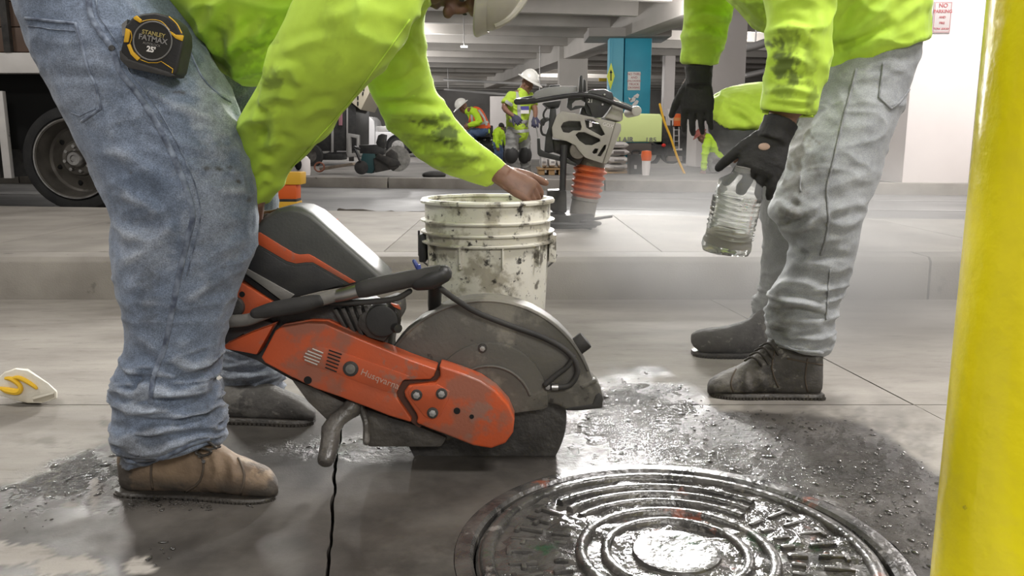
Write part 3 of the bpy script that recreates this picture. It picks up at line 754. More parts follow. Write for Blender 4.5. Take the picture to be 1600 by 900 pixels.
def bolt(name, x, y, rpx, Y, m=M_DARK, par=saw, hexn=6):
    b = MB(); p = P(x, y, Y); r = rpx * Y / F
    b.tube([p + Vector((0, .004, 0)), p + Vector((0, -.003, 0))], [r, r * .95], n=24, k=1); o = b.build(name, M_DARK, par, bevel=.001)
    b = MB(); b.tube([p + Vector((0, 0, 0)), p + Vector((0, -.006, 0))], [r * .62, r * .6], n=hexn, k=1); b.tube([p + Vector((0, -.006, 0)), p + Vector((0, -.0065, 0))], r * .3, n=6, k=1)
    b.build('bolt_head', m, o, bevel=.0006); return o
for x, y in ((651, 617), (690, 615), (676, 645)): bolt('bolt', x, y, 9.5, YS - .007, M_GALV)
bolt('tension_bolt', 548, 576, 13, YS - .001, M_GREYP, hexn=24)
M_HOLE = mat('hole_dark', (0.006, 0.006, 0.006), 0.9)
for x, y, r in ((714, 642, 5.5), (737, 651, 3.8), (481, 594, 6.5)):
    b = MB(); p = P(x, y, YS - .0045 if x > 600 else YS - .0005); b.tube([p + Vector((0, .003, 0)), p + Vector((0, -.0006, 0))], r * YS / F, n=20, k=1); b.build('bolt_hole', M_HOLE, saw)
# recessed panel with slots and faded letters
b = MB(); b.pxprism([(472, 560), (482, 546), (500, 542), (522, 546), (640, 588), (622, 600), (618, 614), (600, 611), (560, 597), (525, 583), (480, 570)], YS - .0012, .004)
b.build('name_panel', M_ORG, saw, bevel=.001)
sl = [((476, 562), (496, 570)), ((475, 557), (499, 566)), ((477, 552), (501, 561)), ((481, 548.5), (503, 557)), ((488, 545), (505, 552))]
for (a, c) in sl:
    b = MB(); b.tube([P(*a, YS - .002), P(*c, YS - .002)], .0018, n=6, k=1); b.build('silver_slot', M_SILVER, saw)
for i in range(6):
    t = i * 5.4; b = MB(); b.tube([P(512 - i * 1.2 + 2, 547 + t, YS - .002), P(534 - i * 1.6, 554 + t, YS - .002)], .0014, n=6, k=1); b.build('vent_slot', M_HOLE, saw)
a = P(594, 592.5, YS - .0014); d = (P(620, 603, YS) - P(568, 582, YS)).normalized()
text('lettering', 'Husqvarna', .020, a + Vector((0, -.001, 0)), d, Vector((0, -1, 0)).cross(d), M_FADED, saw, .0003)
# rear handle side: orange triangle, upper orange plate with knob, dark joints
b = MB(); b.pxprism([(346, 545), (352, 538), (392, 520), (428, 507), (401, 555), (381, 551)], YS + .004, .05); b.build('rear_cover', M_ORG, saw, bevel=.005)
b = MB(); b.pxprism([(340, 500), (362, 440), (374, 440), (436, 478), (400, 488), (345, 506)], YS + .02, .08); b.build('side_plate', M_ORG, saw, bevel=.005)
b = MB(); p = P(367, 479, YS + .02); b.tube([p + Vector((0, .01, 0)), p + Vector((0, -.012, 0))], [.022, .021], n=32, k=1); b.build('fuel_knob', M_DARK, saw, bevel=.002)
b = MB(); p = P(378, 460, YS + .0185); b.tube([p + Vector((0, .006, 0)), p], .006, n=16, k=1); b.build('bolt_hole', M_HOLE, saw)
b = MB(); b.pxprism([(352, 500), (440, 486), (560, 470), (612, 500), (605, 560), (640, 590), (600, 640), (480, 610), (400, 565), (345, 545)], YS + .05, .13); b.build('engine_block', M_DARK, saw, bevel=.012)
b = MB(); b.pxprism([(335, 520), (352, 500), (380, 498), (410, 500), (432, 508), (402, 556), (396, 556), (380, 522), (352, 540), (338, 548)], YS + .03, .05); b.build('handle_mount', M_RUBBER, saw, bevel=.006)
# hood
hood = [(372, 428), (384, 396), (390, 372), (398, 352), (412, 337), (430, 327), (450, 322), (468, 324), (486, 333), (506, 350), (545, 385), (576, 412), (603, 437), (580, 441), (545, 449), (500, 457), (455, 468), (440, 470)]
b = MB(); rings = []
hc = (470, 410)
for dy, s_ in ((0, .93), (.010, .985), (.03, 1.0), (.10, 1.0), (.13, .97), (.145, .90)):
    rings.append([P(hc[0] + (x - hc[0]) * s_, hc[1] + (y - hc[1]) * s_, YS + .03) + Vector((0, dy, 0)) for x, y in hood])
b.loft(rings); b.build('engine_hood', M_HOOD, saw, bevel=.004, ang=50)
b = MB(); b.pxprism([(393, 368), (398, 364), (406, 363), (438, 383), (460, 396), (468, 398), (482, 397), (490, 401), (556, 441), (546, 443), (489, 410), (478, 410), (462, 412), (448, 408), (400, 380), (394, 374)], YS + .0275, .006); b.build('hood_stripe', M_ORG, saw, bevel=.0015)
b = MB(); b.pxprism([(384, 392), (400, 384), (448, 413), (462, 416), (482, 413), (490, 414), (540, 444), (500, 455), (455, 466), (380, 424)], YS + .0265, .006); b.build('lower_hood', M_BLACK, saw, bevel=.002)
b = MB(); b.pxprism([(379, 424), (386, 420), (460, 461), (452, 468), (440, 470)], YS + .022, .012); b.build('hood_trim', M_GREYP, saw, bevel=.002)
b = MB(); b.pxprism([(372, 430), (380, 427), (440, 470), (470, 470), (560, 448), (562, 456), (470, 480), (436, 478)], YS + .03, .05); b.build('hood_gasket', M_HOLE, saw)
b = MB(); b.prism([P(544, 380, YS + .06), P(547, 378, YS + .11), P(604, 434, YS + .11), P(601, 438, YS + .06)], (0.002, 0, .003)); b.build('warning_label', M_LABEL, saw)
b = MB(); b.pxprism([(576, 412), (584, 414), (596, 430), (592, 436)], YS + .12, .03); b.build('hood_latch', M_BLACK, saw, bevel=.003)
# front handle bar
hb = [(330, 512), (352, 503), (385, 500), (412, 491), (440, 481), (480, 473), (520, 463), (560, 454)]
b = MB(); b.tube([P(x, y, YS + .0) for x, y in hb], [.012, .013, .013, .012, .0135, .0145, .0135, .0125], n=16, k=4, round_=True); b.build('front_handle', M_GREYP, saw)
b = MB(); b.tube([P(x, y, YS - .004) for x, y in ((400, 490), (430, 483), (470, 476), (500, 469))], [.012, .0165, .017, .013], n=16, k=4, round_=True); b.build('handle_sleeve', M_RUBBER, saw)
b = MB(); b.tube([P(x, y, YS) for x, y in ((515, 464), (540, 459), (566, 452))], [.0125, .0145, .0155], n=20, k=4); b.build('handle_tube', M_STEEL, saw)
b = MB(); b.tube([P(x, y, YS) for x, y in ((563, 453), (575, 450), (620, 440), (660, 432), (686, 427))], [.0165, .0185, .0185, .0175, .0175], n=20, k=4, round_=True); b.build('handle_grip', M_RUBBER, saw)
b = MB(); b.tube([P(x, y, YS) for x, y in ((654, 440), (672, 436), (692, 428))], [.019, .022, .019], n=16, k=3, round_=True); b.build('hose_clamp', M_BLACK, saw)
b = MB(); p = P(655, 418, YS); b.tube([p + Vector((0, 0, -.012)), p + Vector((-.002, 0, .006))], [.006, .005], n=10, k=1); b.tube([P(647, 408, YS), P(652, 417, YS)], [.004, .005], n=8, k=1, round_=True); b.build('water_valve', M_BLUE, saw)
b = MB(); b.tube([P(680, 430, YS + .03), P(679, 470, YS + .10), P(676, 500, YS + .13), P(640, 545, YS + .14)], .015, n=16, k=5, round_=True); b.build('handle_downtube', M_BLACK, saw)
b = MB(); b.tube([P(x, y, YS + .015) for x, y in ((505, 472), (545, 473), (585, 471), (620, 466), (640, 455))], .006, n=10, k=5, round_=True); b.build('throttle_cable', M_RUBBER, saw)
# engine front: filter housing, cylinder, exhaust
b = MB(); b.pxprism([(560, 492), (590, 478), (612, 470), (624, 476), (626, 498), (612, 520), (600, 536), (574, 528), (556, 510)], YS + .03, .11); b.build('filter_housing', M_DARK, saw, bevel=.012)
b = MB(); p = P(598, 500, YS + .03); b.tube([p + Vector((0, .02, 0)), p + Vector((0, -.012, 0))], [.038, .034], n=28, k=1); b.build('starter_cover', M_BLACK, saw, bevel=.005)
b = MB(); p = P(619, 512, YS + .02); b.tube([p + Vector((-.008, .01, 0)), p + Vector((.006, -.01, 0))], .010, n=14, k=1); b.build('knob', M_BLACK, saw, bevel=.002)
b = MB(); b.pxprism([(610, 474), (622, 477), (626, 484), (616, 480)], YS + .022, .01); b.build('orange_mark', M_ORG, saw, bevel=.001)
for i in range(5):
    b = MB(); b.pxprism([(520 + i * 12, 484 - i * 1.5), (526 + i * 12, 483 - i * 1.5), (546 + i * 11, 520 + i * 2), (540 + i * 11, 520 + i * 2)], YS + .035, .08); b.build('cooling_fin', M_DARK, saw, bevel=.001)
# blade guard
gc = (758.0, 642.0); GR = 175.0; YG = YS + .06
def arc(cx_, cy_, r, a0, a1, n): return [(cx_ + r * math.cos(R(a0 + (a1 - a0) * i / n)), cy_ - r * math.sin(R(a0 + (a1 - a0) * i / n))) for i in range(n + 1)]
top = arc(*gc, GR, 200, 20, 48)
outline = [(606, 690)] + top + [(926, 592), (938, 604), (944, 626), (940, 637), (912, 641), (884, 641), (872, 634), (850, 629), (828, 628), (806, 634), (790, 650), (700, 690)]
b = MB(); b.pxprism(outline, YG, .072); gd = b.build('blade_guard', M_GUARD, saw, bevel=.008, seg=3, ang=40)
b = MB(); b.tube([P(x, y, YG + .002) for x, y in arc(*gc, GR - 3, 165, 22, 50)], .004, n=8, k=1, round_=True); b.build('guard_rim', M_GUARD, saw)
inner = arc(764, 628, 93, 165, -5, 30)
b = MB(); b.pxprism(inner + [(850, 640), (700, 660)], YG - .005, .012); b.build('guard_boss', M_GUARD, saw, bevel=.004, ang=40)
b = MB(); b.tube([P(x, y, YG - .006) for x, y in arc(764, 640, 68, 140, 20, 20)], .0035, n=8, k=1, round_=True); b.build('guard_rib', M_GUARD, saw)
for x, y in ((754, 544), (856, 604)): bolt('guard_bolt', x, y, 7.5, YG - .006, M_GALV)
b = MB(); b.pxprism([(848, 596), (862, 594), (872, 604), (866, 612), (850, 614), (844, 606)], YG - .004, .006); b.build('hose_bracket', M_GUARD, saw, bevel=.002)
b = MB(); b.pxprism([(906, 603), (930, 592), (934, 597), (911, 609)], YG - .004, .02); b.build('guard_step', M_GUARD, saw, bevel=.003)
b = MB(); b.pxprism([(931, 618), (937, 614), (943, 622), (941, 638), (908, 642), (885, 642), (884, 638), (926, 632)], YG - .003, .078); b.build('guard_lip', M_RUBBER, saw, bevel=.003)
b = MB(); p0 = P(893, 548, YG + .03); p1 = P(916, 530, YG + .03); b.tube([p0, p0.lerp(p1, .4), p1], [.017, .020, .021], n=14, k=1, round_=False); b.build('guard_handle', M_RUBBER, saw, bevel=.006)
b = MB(); b.tube([P(x, y, YG - d_) for x, y, d_ in ((690, 452, .05), (712, 468, .035), (745, 488, .022), (795, 508, .014), (845, 526, .013), (878, 543, .013), (897, 562, .013), (902, 582, .012), (892, 600, .012), (878, 605, .012), (864, 605, .011))], .0062, n=12, k=6, round_=True); b.build('water_hose', M_RUBBER, saw)
b = MB(); b.tube([P(x, y, YG - .012) for x, y in ((852, 601), (868, 587), (886, 573), (896, 558))], .006, n=10, k=5, round_=True); b.build('hose_branch', M_RUBBER, saw)
b = MB(); b.tube([P(862, 605, YG - .011), P(872, 605, YG - .011)], .0075, n=12, k=1); b.build('hose_fitting', M_STEEL, saw)
# blade, sunk into its cut
bp_ = P(757, 652, YG + .034); b = MB(); br_ = 134 * (YG + .034) / F
b.lathe([(0, -.0018), (br_ * .93, -.0018), (br_ * .93, -.0024), (br_, -.0024), (br_, .0024), (br_ * .93, .0024), (br_ * .93, .0018), (0, .0018)], bp_, Matrix.Rotation(R(90), 3, 'X'), n=96); b.build('blade', M_BLADE, saw)
b = MB(); b.tube([bp_ + Vector((0, -.03, 0)), bp_ + Vector((0, .03, 0))], .045, n=32, k=1); b.build('blade_flange', M_DARK, saw, bevel=.003)
# lower body: fuel tank shell, splash skirt and support foot
b = MB(); b.pxprism([(452, 590), (500, 610), (560, 640), (545, 656), (515, 662), (480, 628)], YS + .03, .10); b.build('belly_plate', M_MUDMET, saw, bevel=.006)
b = MB(); b.pxprism([(566, 636), (610, 652), (650, 664), (700, 684), (690, 700), (574, 700), (566, 680)], YS + .05, .10); b.build('splash_skirt', M_MUDMET, saw, bevel=.01)
fz = 0.0
b = MB(); rows = [[*P(556, 628, YS + .03), .016], [*P(544, 644, YS + .02), .019], [*P(520, 664, YS + .0), .019], [*P(516, 690, YS - .02), .021], [*P(510, 716, YS - .05), .016]]
b.tube([r_[:3] for r_ in rows], [r_[3] for r_ in rows], n=10, k=4, round_=True); me = b.mesh('support_foot'); co, no = co_no(me)
co = co + no * (fbm(co * 40, 8, 2) * .004)[:, None]; co[:, 2] = np.maximum(co[:, 2], .0005); set_co(me, co); link_mesh('support_foot', me, M_MUDMET, saw)
b = MB(); b.tube([P(562, 632, YS + .03), P(572, 660, YS + .03), P(572, 690, YS + .0)], .008, n=8, k=4, round_=True); b.build('splash_strut', M_MUDMET, saw)
# bent rear handle grip behind the knee (held by the left worker)
b = MB(); b.tube([P(372, 400, YS + .09), P(376, 372, YS + .1), P(390, 352, YS + .1), P(420, 345, YS + .1)], .016, n=14, k=5, round_=True); b.build('rear_handle', M_BLACK, saw)

# ---- splashed water in beads, added for glints on the wet pavement
M_BEAD = mat('glint_bead', (0.045, 0.042, 0.038), 0.04, spec=.75, coat=1.0)
bead_rnd = random.Random(11); b = MB(); zones = [(95, 740, 120, 40, 120), (40, 775, 60, 60, 40), (240, 870, 40, 26, 8), (1290, 735, 190, 80, 330), (1380, 830, 110, 80, 160), (1130, 680, 120, 60, 150), (1000, 660, 110, 70, 160), (560, 700, 100, 14, 40), (450, 650, 60, 16, 10), (300, 790, 120, 8, 16), (1060, 600, 60, 14, 40)]
for zx, zy, zrx, zry, cnt in zones:
    for k in range(int(cnt * 1.5)):
        a = bead_rnd.random() * 6.283; q_ = bead_rnd.random() ** .5; p = G(zx + zrx * q_ * math.cos(a), zy + zry * q_ * math.sin(a))
        if (p.xy - Vector((hx, hy))).length < .39 or ground_marks(np.array([[p.x, p.y, 0.0]]))[0][0] < .6: continue
        r0 = bead_rnd.choice((.0009, .001, .0012, .0014, .0016, .002, .0024, .0038)) * (1 + .4 * bead_rnd.random()); h0 = r0 * (.26 + .16 * bead_rnd.random()); e_ = 1 + bead_rnd.random() * 1.2; ro = bead_rnd.random() * 3.14
        rings = []
        for f_ in (1.0, .72, .40, .12):
            rings.append([Vector((p.x + r0 * f_ * (math.cos(t) * math.cos(ro) * e_ - math.sin(t) * math.sin(ro)), p.y + r0 * f_ * (math.cos(t) * math.sin(ro) * e_ + math.sin(t) * math.cos(ro)), .0012 + h0 * (1 - f_ * f_))) for t in np.linspace(0, 6.283, 10, endpoint=False)])
        b.loft(rings)
o = b.build('glint_beads', M_BEAD, floor, angle=180); o['kind'] = 'stuff'

# ================================================================== PEOPLE
def cloth_mat(name, col, col2, nscale=7, rough=0.85, bump=0.25, bscale=420, dirt_shade=None, sheen=0.15, grime=None, weave=None):
    return mat(name, col, rough, col2=col2, nscale=nscale, bump=bump, bscale=bscale, dirt_shade=dirt_shade, sheen=sheen, grime=grime, detail=6, weave=weave)
DIRT = [('fade', (0.36, 0.39, 0.44)), ('dirt_shade', (0.055, 0.052, 0.048))]
M_DENIM = cloth_mat('blue_denim', (0.104, 0.136, 0.196), (0.160, 0.197, 0.266), 9, dirt_shade=DIRT, bump=0.45, bscale=420, weave=[(420, .35), (90, .16), (24, .12)])
M_DENIM_SEAM = cloth_mat('denim_seam', (0.060, 0.075, 0.115), (0.22, 0.26, 0.33), 60, bump=0.4, bscale=300)
M_DENIM_LIGHT = cloth_mat('pale_denim', (0.270, 0.285, 0.298), (0.345, 0.360, 0.372), 8, dirt_shade=[('fade', (0.47, 0.49, 0.51)), ('dirt_shade', (0.115, 0.105, 0.085))], bump=0.35, bscale=420, weave=[(380, .18), (60, .08)])
M_LSEAM = cloth_mat('pale_denim_seam', (0.20, 0.21, 0.22), (0.32, 0.33, 0.34), 60)
M_LIME = cloth_mat('lime_cloth', (0.45, 0.665, 0.045), (0.51, 0.73, 0.065), 5, rough=0.75, bump=0.12, bscale=600, dirt_shade=[('fade', (0.55, 0.85, 0.12)), ('dirt_shade', (0.050, 0.070, 0.018))], sheen=0.1, weave=[(30, .06)])
M_SKIN = mat('skin_brown', (0.215, 0.112, 0.072), 0.62, col2=(0.165, 0.080, 0.052), nscale=22, bump=0.18, bscale=180, dirt_shade=('dirt_shade', (0.02, 0.015, 0.012)))
M_BOOT = mat('boot_brown_suede', (0.235, 0.165, 0.105), 0.75, col2=(0.15, 0.105, 0.07), nscale=14, bump=0.35, bscale=120, dirt_shade=('dirt_shade', (0.05, 0.043, 0.036)), grime=[((0.33, 0.255, 0.175), 11, 0.55), ((0.10, 0.075, 0.055), 16, .58)])
M_SEAMD = mat('boot_seam', (0.085, 0.065, 0.048), .8)
M_SOLE = mat('boot_sole', (0.028, 0.025, 0.022), 0.6, col2=(0.055, 0.048, 0.04), nscale=20, bump=0.5, bscale=70, rough2=0.35)
M_DBOOT = mat('boot_dark_suede', (0.060, 0.056, 0.052), 0.8, col2=(0.105, 0.098, 0.09), nscale=16, bump=0.4, bscale=110, grime=[((0.16, 0.15, 0.135), 9, 0.53), ((0.20, 0.19, 0.17), 40, .6)])
M_GLOVE = mat('glove_black', (0.014, 0.014, 0.015), 0.8, col2=(0.028, 0.027, 0.026), nscale=18, bump=0.3, bscale=200)
M_HAT = mat('hat_white', (0.80, 0.79, 0.74), 0.35)
M_HATD = mat('hat_offwhite', (0.50, 0.48, 0.42), 0.45, col2=(0.42, 0.40, 0.34), nscale=12)
M_HAIR = mat('hair_black', (0.012, 0.010, 0.009), 0.6, bump=0.5, bscale=300)
M_EYE = mat('eye_white', (0.7, 0.68, 0.65), 0.2)

def hand(mb, wrist, d, n, scale=1.0, curl=(20, 35, 25), side=1, spread=6, thumb=35, fat=1.0, thumbcurl=15):
    """palm, four unequal jointed fingers and a thumb from the palm's side; d = way the fingers point, n = back of the hand"""
    d = Vector(d).normalized(); n = (Vector(n) - d * d.dot(Vector(n))).normalized(); s = d.cross(n) * side; w0 = Vector(wrist); q = scale
    rings = []
    for t, wd, th in ((-.03, .028, .021), (0, .030, .021), (.03, .038, .019), (.06, .043, .017), (.085, .043, .014), (.094, .038, .009)):
        c = w0 + d * t * q
        rings.append([c + s * wd * q * fat * math.cos(a) + n * th * q * fat * math.sin(a) for a in np.linspace(0, 2 * math.pi, 16, endpoint=False)])
    mb.loft(rings)
    for i, (off, L_) in enumerate(((.031, .072), (.011, .081), (-.010, .076), (-.030, .060))):
        p = w0 + d * .084 * q + s * off * q * fat; a0 = R((1.5 - i) * spread)
        f = (d * math.cos(a0) + s * math.sin(a0)).normalized(); pts = [p - f * .02 * q, p]; ang = 0
        for k, fr_ in enumerate((.44, .31, .25)):
            ang += R(curl[k]); dirv = f * math.cos(ang) - n * math.sin(ang); p = p + dirv * L_ * q * fr_; pts.append(p)
        mb.tube(pts, [.0095 * q * fat, .0098 * q * fat, .0090 * q * fat, .0082 * q * fat, .0068 * q * fat], n=10, k=3, round_=True)
    a = R(thumb); p = w0 + d * .022 * q + s * .030 * q * fat - n * .006 * q; f = d * math.cos(a) + s * math.sin(a); c = R(thumbcurl)
    pts = [p - f * .015 * q, p + f * .02 * q]; p = p + f * .045 * q; pts.append(p)
    f2 = (f * math.cos(c) + d * math.sin(c) - n * .25).normalized(); p = p + f2 * .030 * q; pts.append(p); p = p + (f2 + d * .2).normalized() * .025 * q; pts.append(p)
    mb.tube(pts, [.016 * q * fat, .0145 * q * fat, .0115 * q * fat, .0105 * q * fat, .0085 * q * fat], n=10, k=3, round_=True)
def head(mb, c, fwd, up, q=1.0):
    """skull, jaw, brow, nose, lips, chin and ears round the centre c (eyes at half height)"""
    f = Vector(fwd).normalized(); u = (Vector(up) - f * f.dot(Vector(up))).normalized(); r = f.cross(u); m = Matrix((r, f, u)).transposed(); c = Vector(c)
    def e(o, rad): mb.ell(c + m @ Vector(o) * q, [x * q for x in rad], m, 18, 12)
    e((0, -.012, .035), (.076, .096, .085)); e((0, .012, -.035), (.064, .076, .085)); e((0, .040, -.078), (.044, .046, .034)); e((0, .068, -.098), (.022, .020, .017))
    e((0, .078, .018), (.052, .016, .012)); e((0, .088, -.012), (.011, .016, .026)); e((0, .101, -.030), (.016, .014, .011))
    e((0, .082, -.058), (.027, .014, .008)); e((0, .080, -.069), (.024, .013, .008))
    for s in (-1, 1):
        e((s * .076, -.004, -.012), (.010, .018, .032)); e((s * .042, .060, -.025), (.026, .022, .022))
    mb.tube([c + m @ Vector((0, -.020, -.04)) * q, c + m @ Vector((0, -.035, -.12)) * q, c + m @ Vector((0, -.045, -.19)) * q], [.058 * q, .056 * q, .064 * q], n=16, k=3)
    return m, c
def face_eyes(parent, m, c, q, iris=M_INK):
    for s in (-1, 1):
        b = MB(); b.ell(c + m @ Vector((s * .031, .076, .0)) * q, [.0125 * q] * 3, m, 12, 8); e = b.build('eyeball', M_EYE, parent)
        b = MB(); b.ell(c + m @ Vector((s * .031, .0855, .0)) * q, [.006 * q, .004 * q, .006 * q], m, 10, 6); b.build('iris', iris, e)
def hardhat(parent, c, fwd, up, q=1.0, m_=None, brim_front=.045, full=True, dome=.118):
    f = Vector(fwd).normalized(); u = (Vector(up) - f * f.dot(Vector(up))).normalized(); r = f.cross(u); m = Matrix((r, f, u)).transposed(); c = Vector(c) + u * .048 * q
    h = thing_part('hard_hat', parent)
    b = MB(); n = 40; rings = []
    for k in range(9):
        t = k / 8 * math.pi / 2; rings.append([c + m @ Vector((.112 * math.cos(t) * math.cos(a), .130 * math.cos(t) * math.sin(a), dome * math.sin(t))) * q for a in np.linspace(0, 2 * math.pi, n, endpoint=False)])
    b.loft(rings, cap=True); me = b.mesh('hard_hat')
    h = link_mesh('hard_hat', me, m_ or M_HAT, parent)
    b = MB(); rings = []
    for rr, dz in ((1.0, .004), (1.0, -.003), (1.26 if full else 1.05, -.010), (1.28 if full else 1.06, -.006), (1.02, .008)):
        rings.append([c + m @ Vector((.112 * rr * math.cos(a), .130 * rr * math.sin(a) + (brim_front if rr > 1.03 else 0) * max(0, math.sin(a)), dz - (.010 * max(0, math.sin(a)) if rr > 1.03 else 0))) * q for a in np.linspace(0, 2 * math.pi, n, endpoint=False)])
    b.loft(rings + [rings[0]], cap=False); b.build('brim', m_ or M_HAT, h)
    b = MB(); b.tube([c + m @ Vector((0, .125 * math.cos(t), (dome + .004) * math.sin(t) + .002)) * q for t in np.linspace(.25, math.pi - .25, 9)], .009 * q, n=8, k=2); b.build('crown_ridge', m_ or M_HAT, h)
    return h
def thing_part(n, p): return None
def wrinkle_noise(co, stretch, seed, amp, ridge=True):
    n = fbm(co * np.array(stretch), seed, 3)
    if ridge: n = np.clip(1 - np.abs(n) * 1.25, 0, 1) ** 2.2 * 1.5 - 0.45
    return n * amp
def boot(parent, rows, Y, hw, m_up, name='boot', tread=12, twist=0.0, sole_px=7, lift=False, folds_=None, seams=None, mud=None):
    """rows (x, ytop, ybottom) heel to toe at distance Y; hw = half widths"""
    sp = []
    for i, (x, yt, yb) in enumerate(rows):
        Yi = Y + twist * (i / (len(rows) - 1) - .5); q = P(x, yb, Yi)
        zb = max(q.z, 0) if lift else 0.0
        y2 = project([[q.x, Yi, zb + sole_px * Y / F * .45]])[0, 1]
        sp.append((x, yt, x, min(y2, yb + 2) if 0 < i < len(rows) - 1 else min(y2, yb), Yi, hw[i]))
    b = MB(); rg = spans(sp, k=4, n=28, e=2.4); b.loft(rg)
    me = remesh(b, .0045, 6); co, no = co_no(me); px = project(co)
    d = fbm(co * 35, 3, 3) * .0016
    if folds_: d = d + folds(co, no, folds_)
    set_co(me, co + no * d[:, None]); z = co[:, 2]
    set_attr(me, 'dirt_shade', np.clip((1 - sstep(.016, .060, z)) * .95 * (0.7 + 0.6 * fbm(co * 25, 8, 3)).clip(0, 1) + blotch(px, mud or [(0, 0, 1, 1, 0)], 7, .4), 0, .95))
    up = link_mesh(name, me, m_up, parent, angle=180)
    if seams:
        bv_ = bvh_of(me)
        for ln in seams:
            b = MB(); strip(b, on_surface(bv_, catmull(ln, 3), 3), .0045, .0016, .0014); b.build('seam', M_SEAMD, up, angle=180)
    # sole: footprint with its own tread and heel step
    rr = catmull([[x, yb, h, i] for i, ((x, yt, yb), h) in enumerate(zip(rows, hw))], 4); L1 = []; L2 = []
    n = len(rows) - 1
    for x, yb, h, i in rr:
        Yc_ = Y + twist * (i / n - .5); p = P(x, yb, Yc_); p.z = max(p.z, 0) if lift else 0.0; mid = P((rows[0][0] + rows[-1][0]) / 2, rows[n // 2][2], Y).x; p.x = mid + (p.x - mid) * .975; L1.append(p + Vector((0, -h * 1.0, 0))); L2.append(p + Vector((0, h * 1.0, 0)))
    th = sole_px * Y / F
    b = MB(); rings = []
    for a, c in zip(L1, L2):
        rings.append([a, a + Vector((0, -.002, th * .5)), a + Vector((0, .002, th)), c + Vector((0, -.002, th)), c + Vector((0, .002, th * .5)), c])
    b.loft(rings); me = b.mesh('sole', bevel=.002); so = link_mesh('sole', me, M_SOLE, parent)
    b = MB()
    for i in range(1, len(L1) - 1, 1):
        a = L1[i]; b.box(a + Vector((0, -.0005, th * .28)), (.006, .006, th * .5))
    b.build('tread', M_SOLE, so)
    return up

# ------------------------------------------------------------------ LEFT WORKER
lw = thing('person', 'person in lime shirt and blue jeans bent over the saw, reaching into the white bucket', 'person', (G(300, 770).x, 1.6, 0))
# -- jeans: near leg, far leg and seat grown into one surface
near = [(40, -150, 300, 20, 1.66, .150), (32, -40, 330, 95, 1.62, .155), (52, 55, 366, 158, 1.60, .155), (86, 130, 375, 205, 1.58, .140), (124, 212, 386, 252, 1.57, .132),
        (163, 288, 395, 302, 1.56, .125), (186, 346, 400, 352, 1.555, .118), (180, 400, 391, 402, 1.555, .112), (190, 452, 369, 452, 1.555, .105), (203, 502, 352, 502, 1.555, .096),
        (203, 548, 342, 552, 1.555, .090), (184, 592, 338, 600, 1.555, .092), (180, 640, 346, 640, 1.555, .090), (184, 690, 348, 672, 1.555, .086), (204, 730, 345, 690, 1.555, .078)]
far = [(60, -140, 330, 10, 1.80, .140), (120, -30, 380, 80, 1.84, .145), (235, 70, 418, 160, 1.90, .13), (300, 190, 428, 240, 1.95, .115), (330, 290, 433, 305, 1.99, .10), (345, 345, 430, 350, 2.01, .095),
       (340, 420, 422, 420, 2.03, .088), (342, 500, 424, 500, 2.04, .082), (344, 555, 436, 552, 2.05, .082), (347, 590, 442, 588, 2.05, .08), (352, 626, 438, 622, 2.05, .076)]
b = MB(); b.loft(spans(near, 5, 30, 2.15)); b.loft(spans(far, 5, 26, 2.1))
me = remesh(b, .0042, 5); co, no = co_no(me); px = project(co); nearm = co[:, 1] < 1.78
FOLDS = [([(205, 120), (270, 165), (340, 185)], 9, .0035), ([(215, 190), (280, 225), (350, 240)], 9, .003), ([(250, 240), (310, 262), (360, 268)], 8, .003),
         ([(90, 120), (150, 118), (200, 140)], 8, -.003), ([(150, 240), (200, 245), (260, 290)], 10, .003), ([(170, 300), (230, 320), (270, 370)], 12, .004),
         ([(190, 360), (230, 375), (280, 350)], 11, .006), ([(186, 425), (225, 395), (275, 372)], 11, .006), ([(190, 340), (215, 352), (262, 340)], 8, -.004), ([(205, 445), (235, 410), (262, 392)], 9, .005), ([(300, 420), (350, 390), (392, 372)], 11, .004),
         ([(300, 330), (350, 345), (396, 335)], 10, .003), ([(207, 470), (235, 452), (270, 440)], 9, -.004), ([(280, 470), (320, 450), (360, 430)], 10, .003),
         ([(208, 520), (240, 545), (262, 580)], 10, .005), ([(190, 590), (225, 572), (262, 588)], 9, .008), ([(262, 555), (300, 575), (338, 552)], 9, .006), ([(182, 618), (230, 605), (280, 618), (338, 602)], 8, .008),
         ([(186, 600), (210, 608), (214, 585)], 6, -.010), ([(182, 650), (240, 640), (300, 652), (344, 636)], 8, .008), ([(200, 680), (250, 672), (300, 668), (346, 652)], 8, .007), ([(210, 632), (260, 628), (320, 625)], 6, -.007), ([(210, 662), (270, 660), (335, 645)], 6, -.007),
         ([(205, 705), (260, 700), (320, 676)], 7, .005), ([(340, 160), (352, 182), (372, 200)], 7, .004), ([(320, 290), (355, 300), (388, 296)], 9, .003)]
d = folds(co, no, FOLDS, 0, 1.72)
d += wrinkle_noise(co, (5, 7, 13), 5, .0035) + fbm(co * 26, 9, 2) * .0012
cuff = sstep(520, 600, px[:, 1]) * (px[:, 1] < 760)
d += cuff * wrinkle_noise(co, (7, 8, 34), 15, .008)
d += ((co[:, 1] > 1.78) * sstep(480, 560, px[:, 1])) * wrinkle_noise(co, (7, 8, 30), 25, .008)
co = co + no * d[:, None]; set_co(me, co); co, no = co_no(me)
curv = d / .006
set_attr(me, 'fade', np.clip(.02 + .5 * sstep(0.3, 1.2, curv) + .55 * blotch(px, [(335, 170, 45, 90, 1), (330, 330, 55, 110, .6), (230, 390, 50, 60, .6), (130, 130, 60, 80, .4)], 2, .3) + .45 * (co[:, 1] > 1.78) * (px[:, 1] > 500), 0, .75))
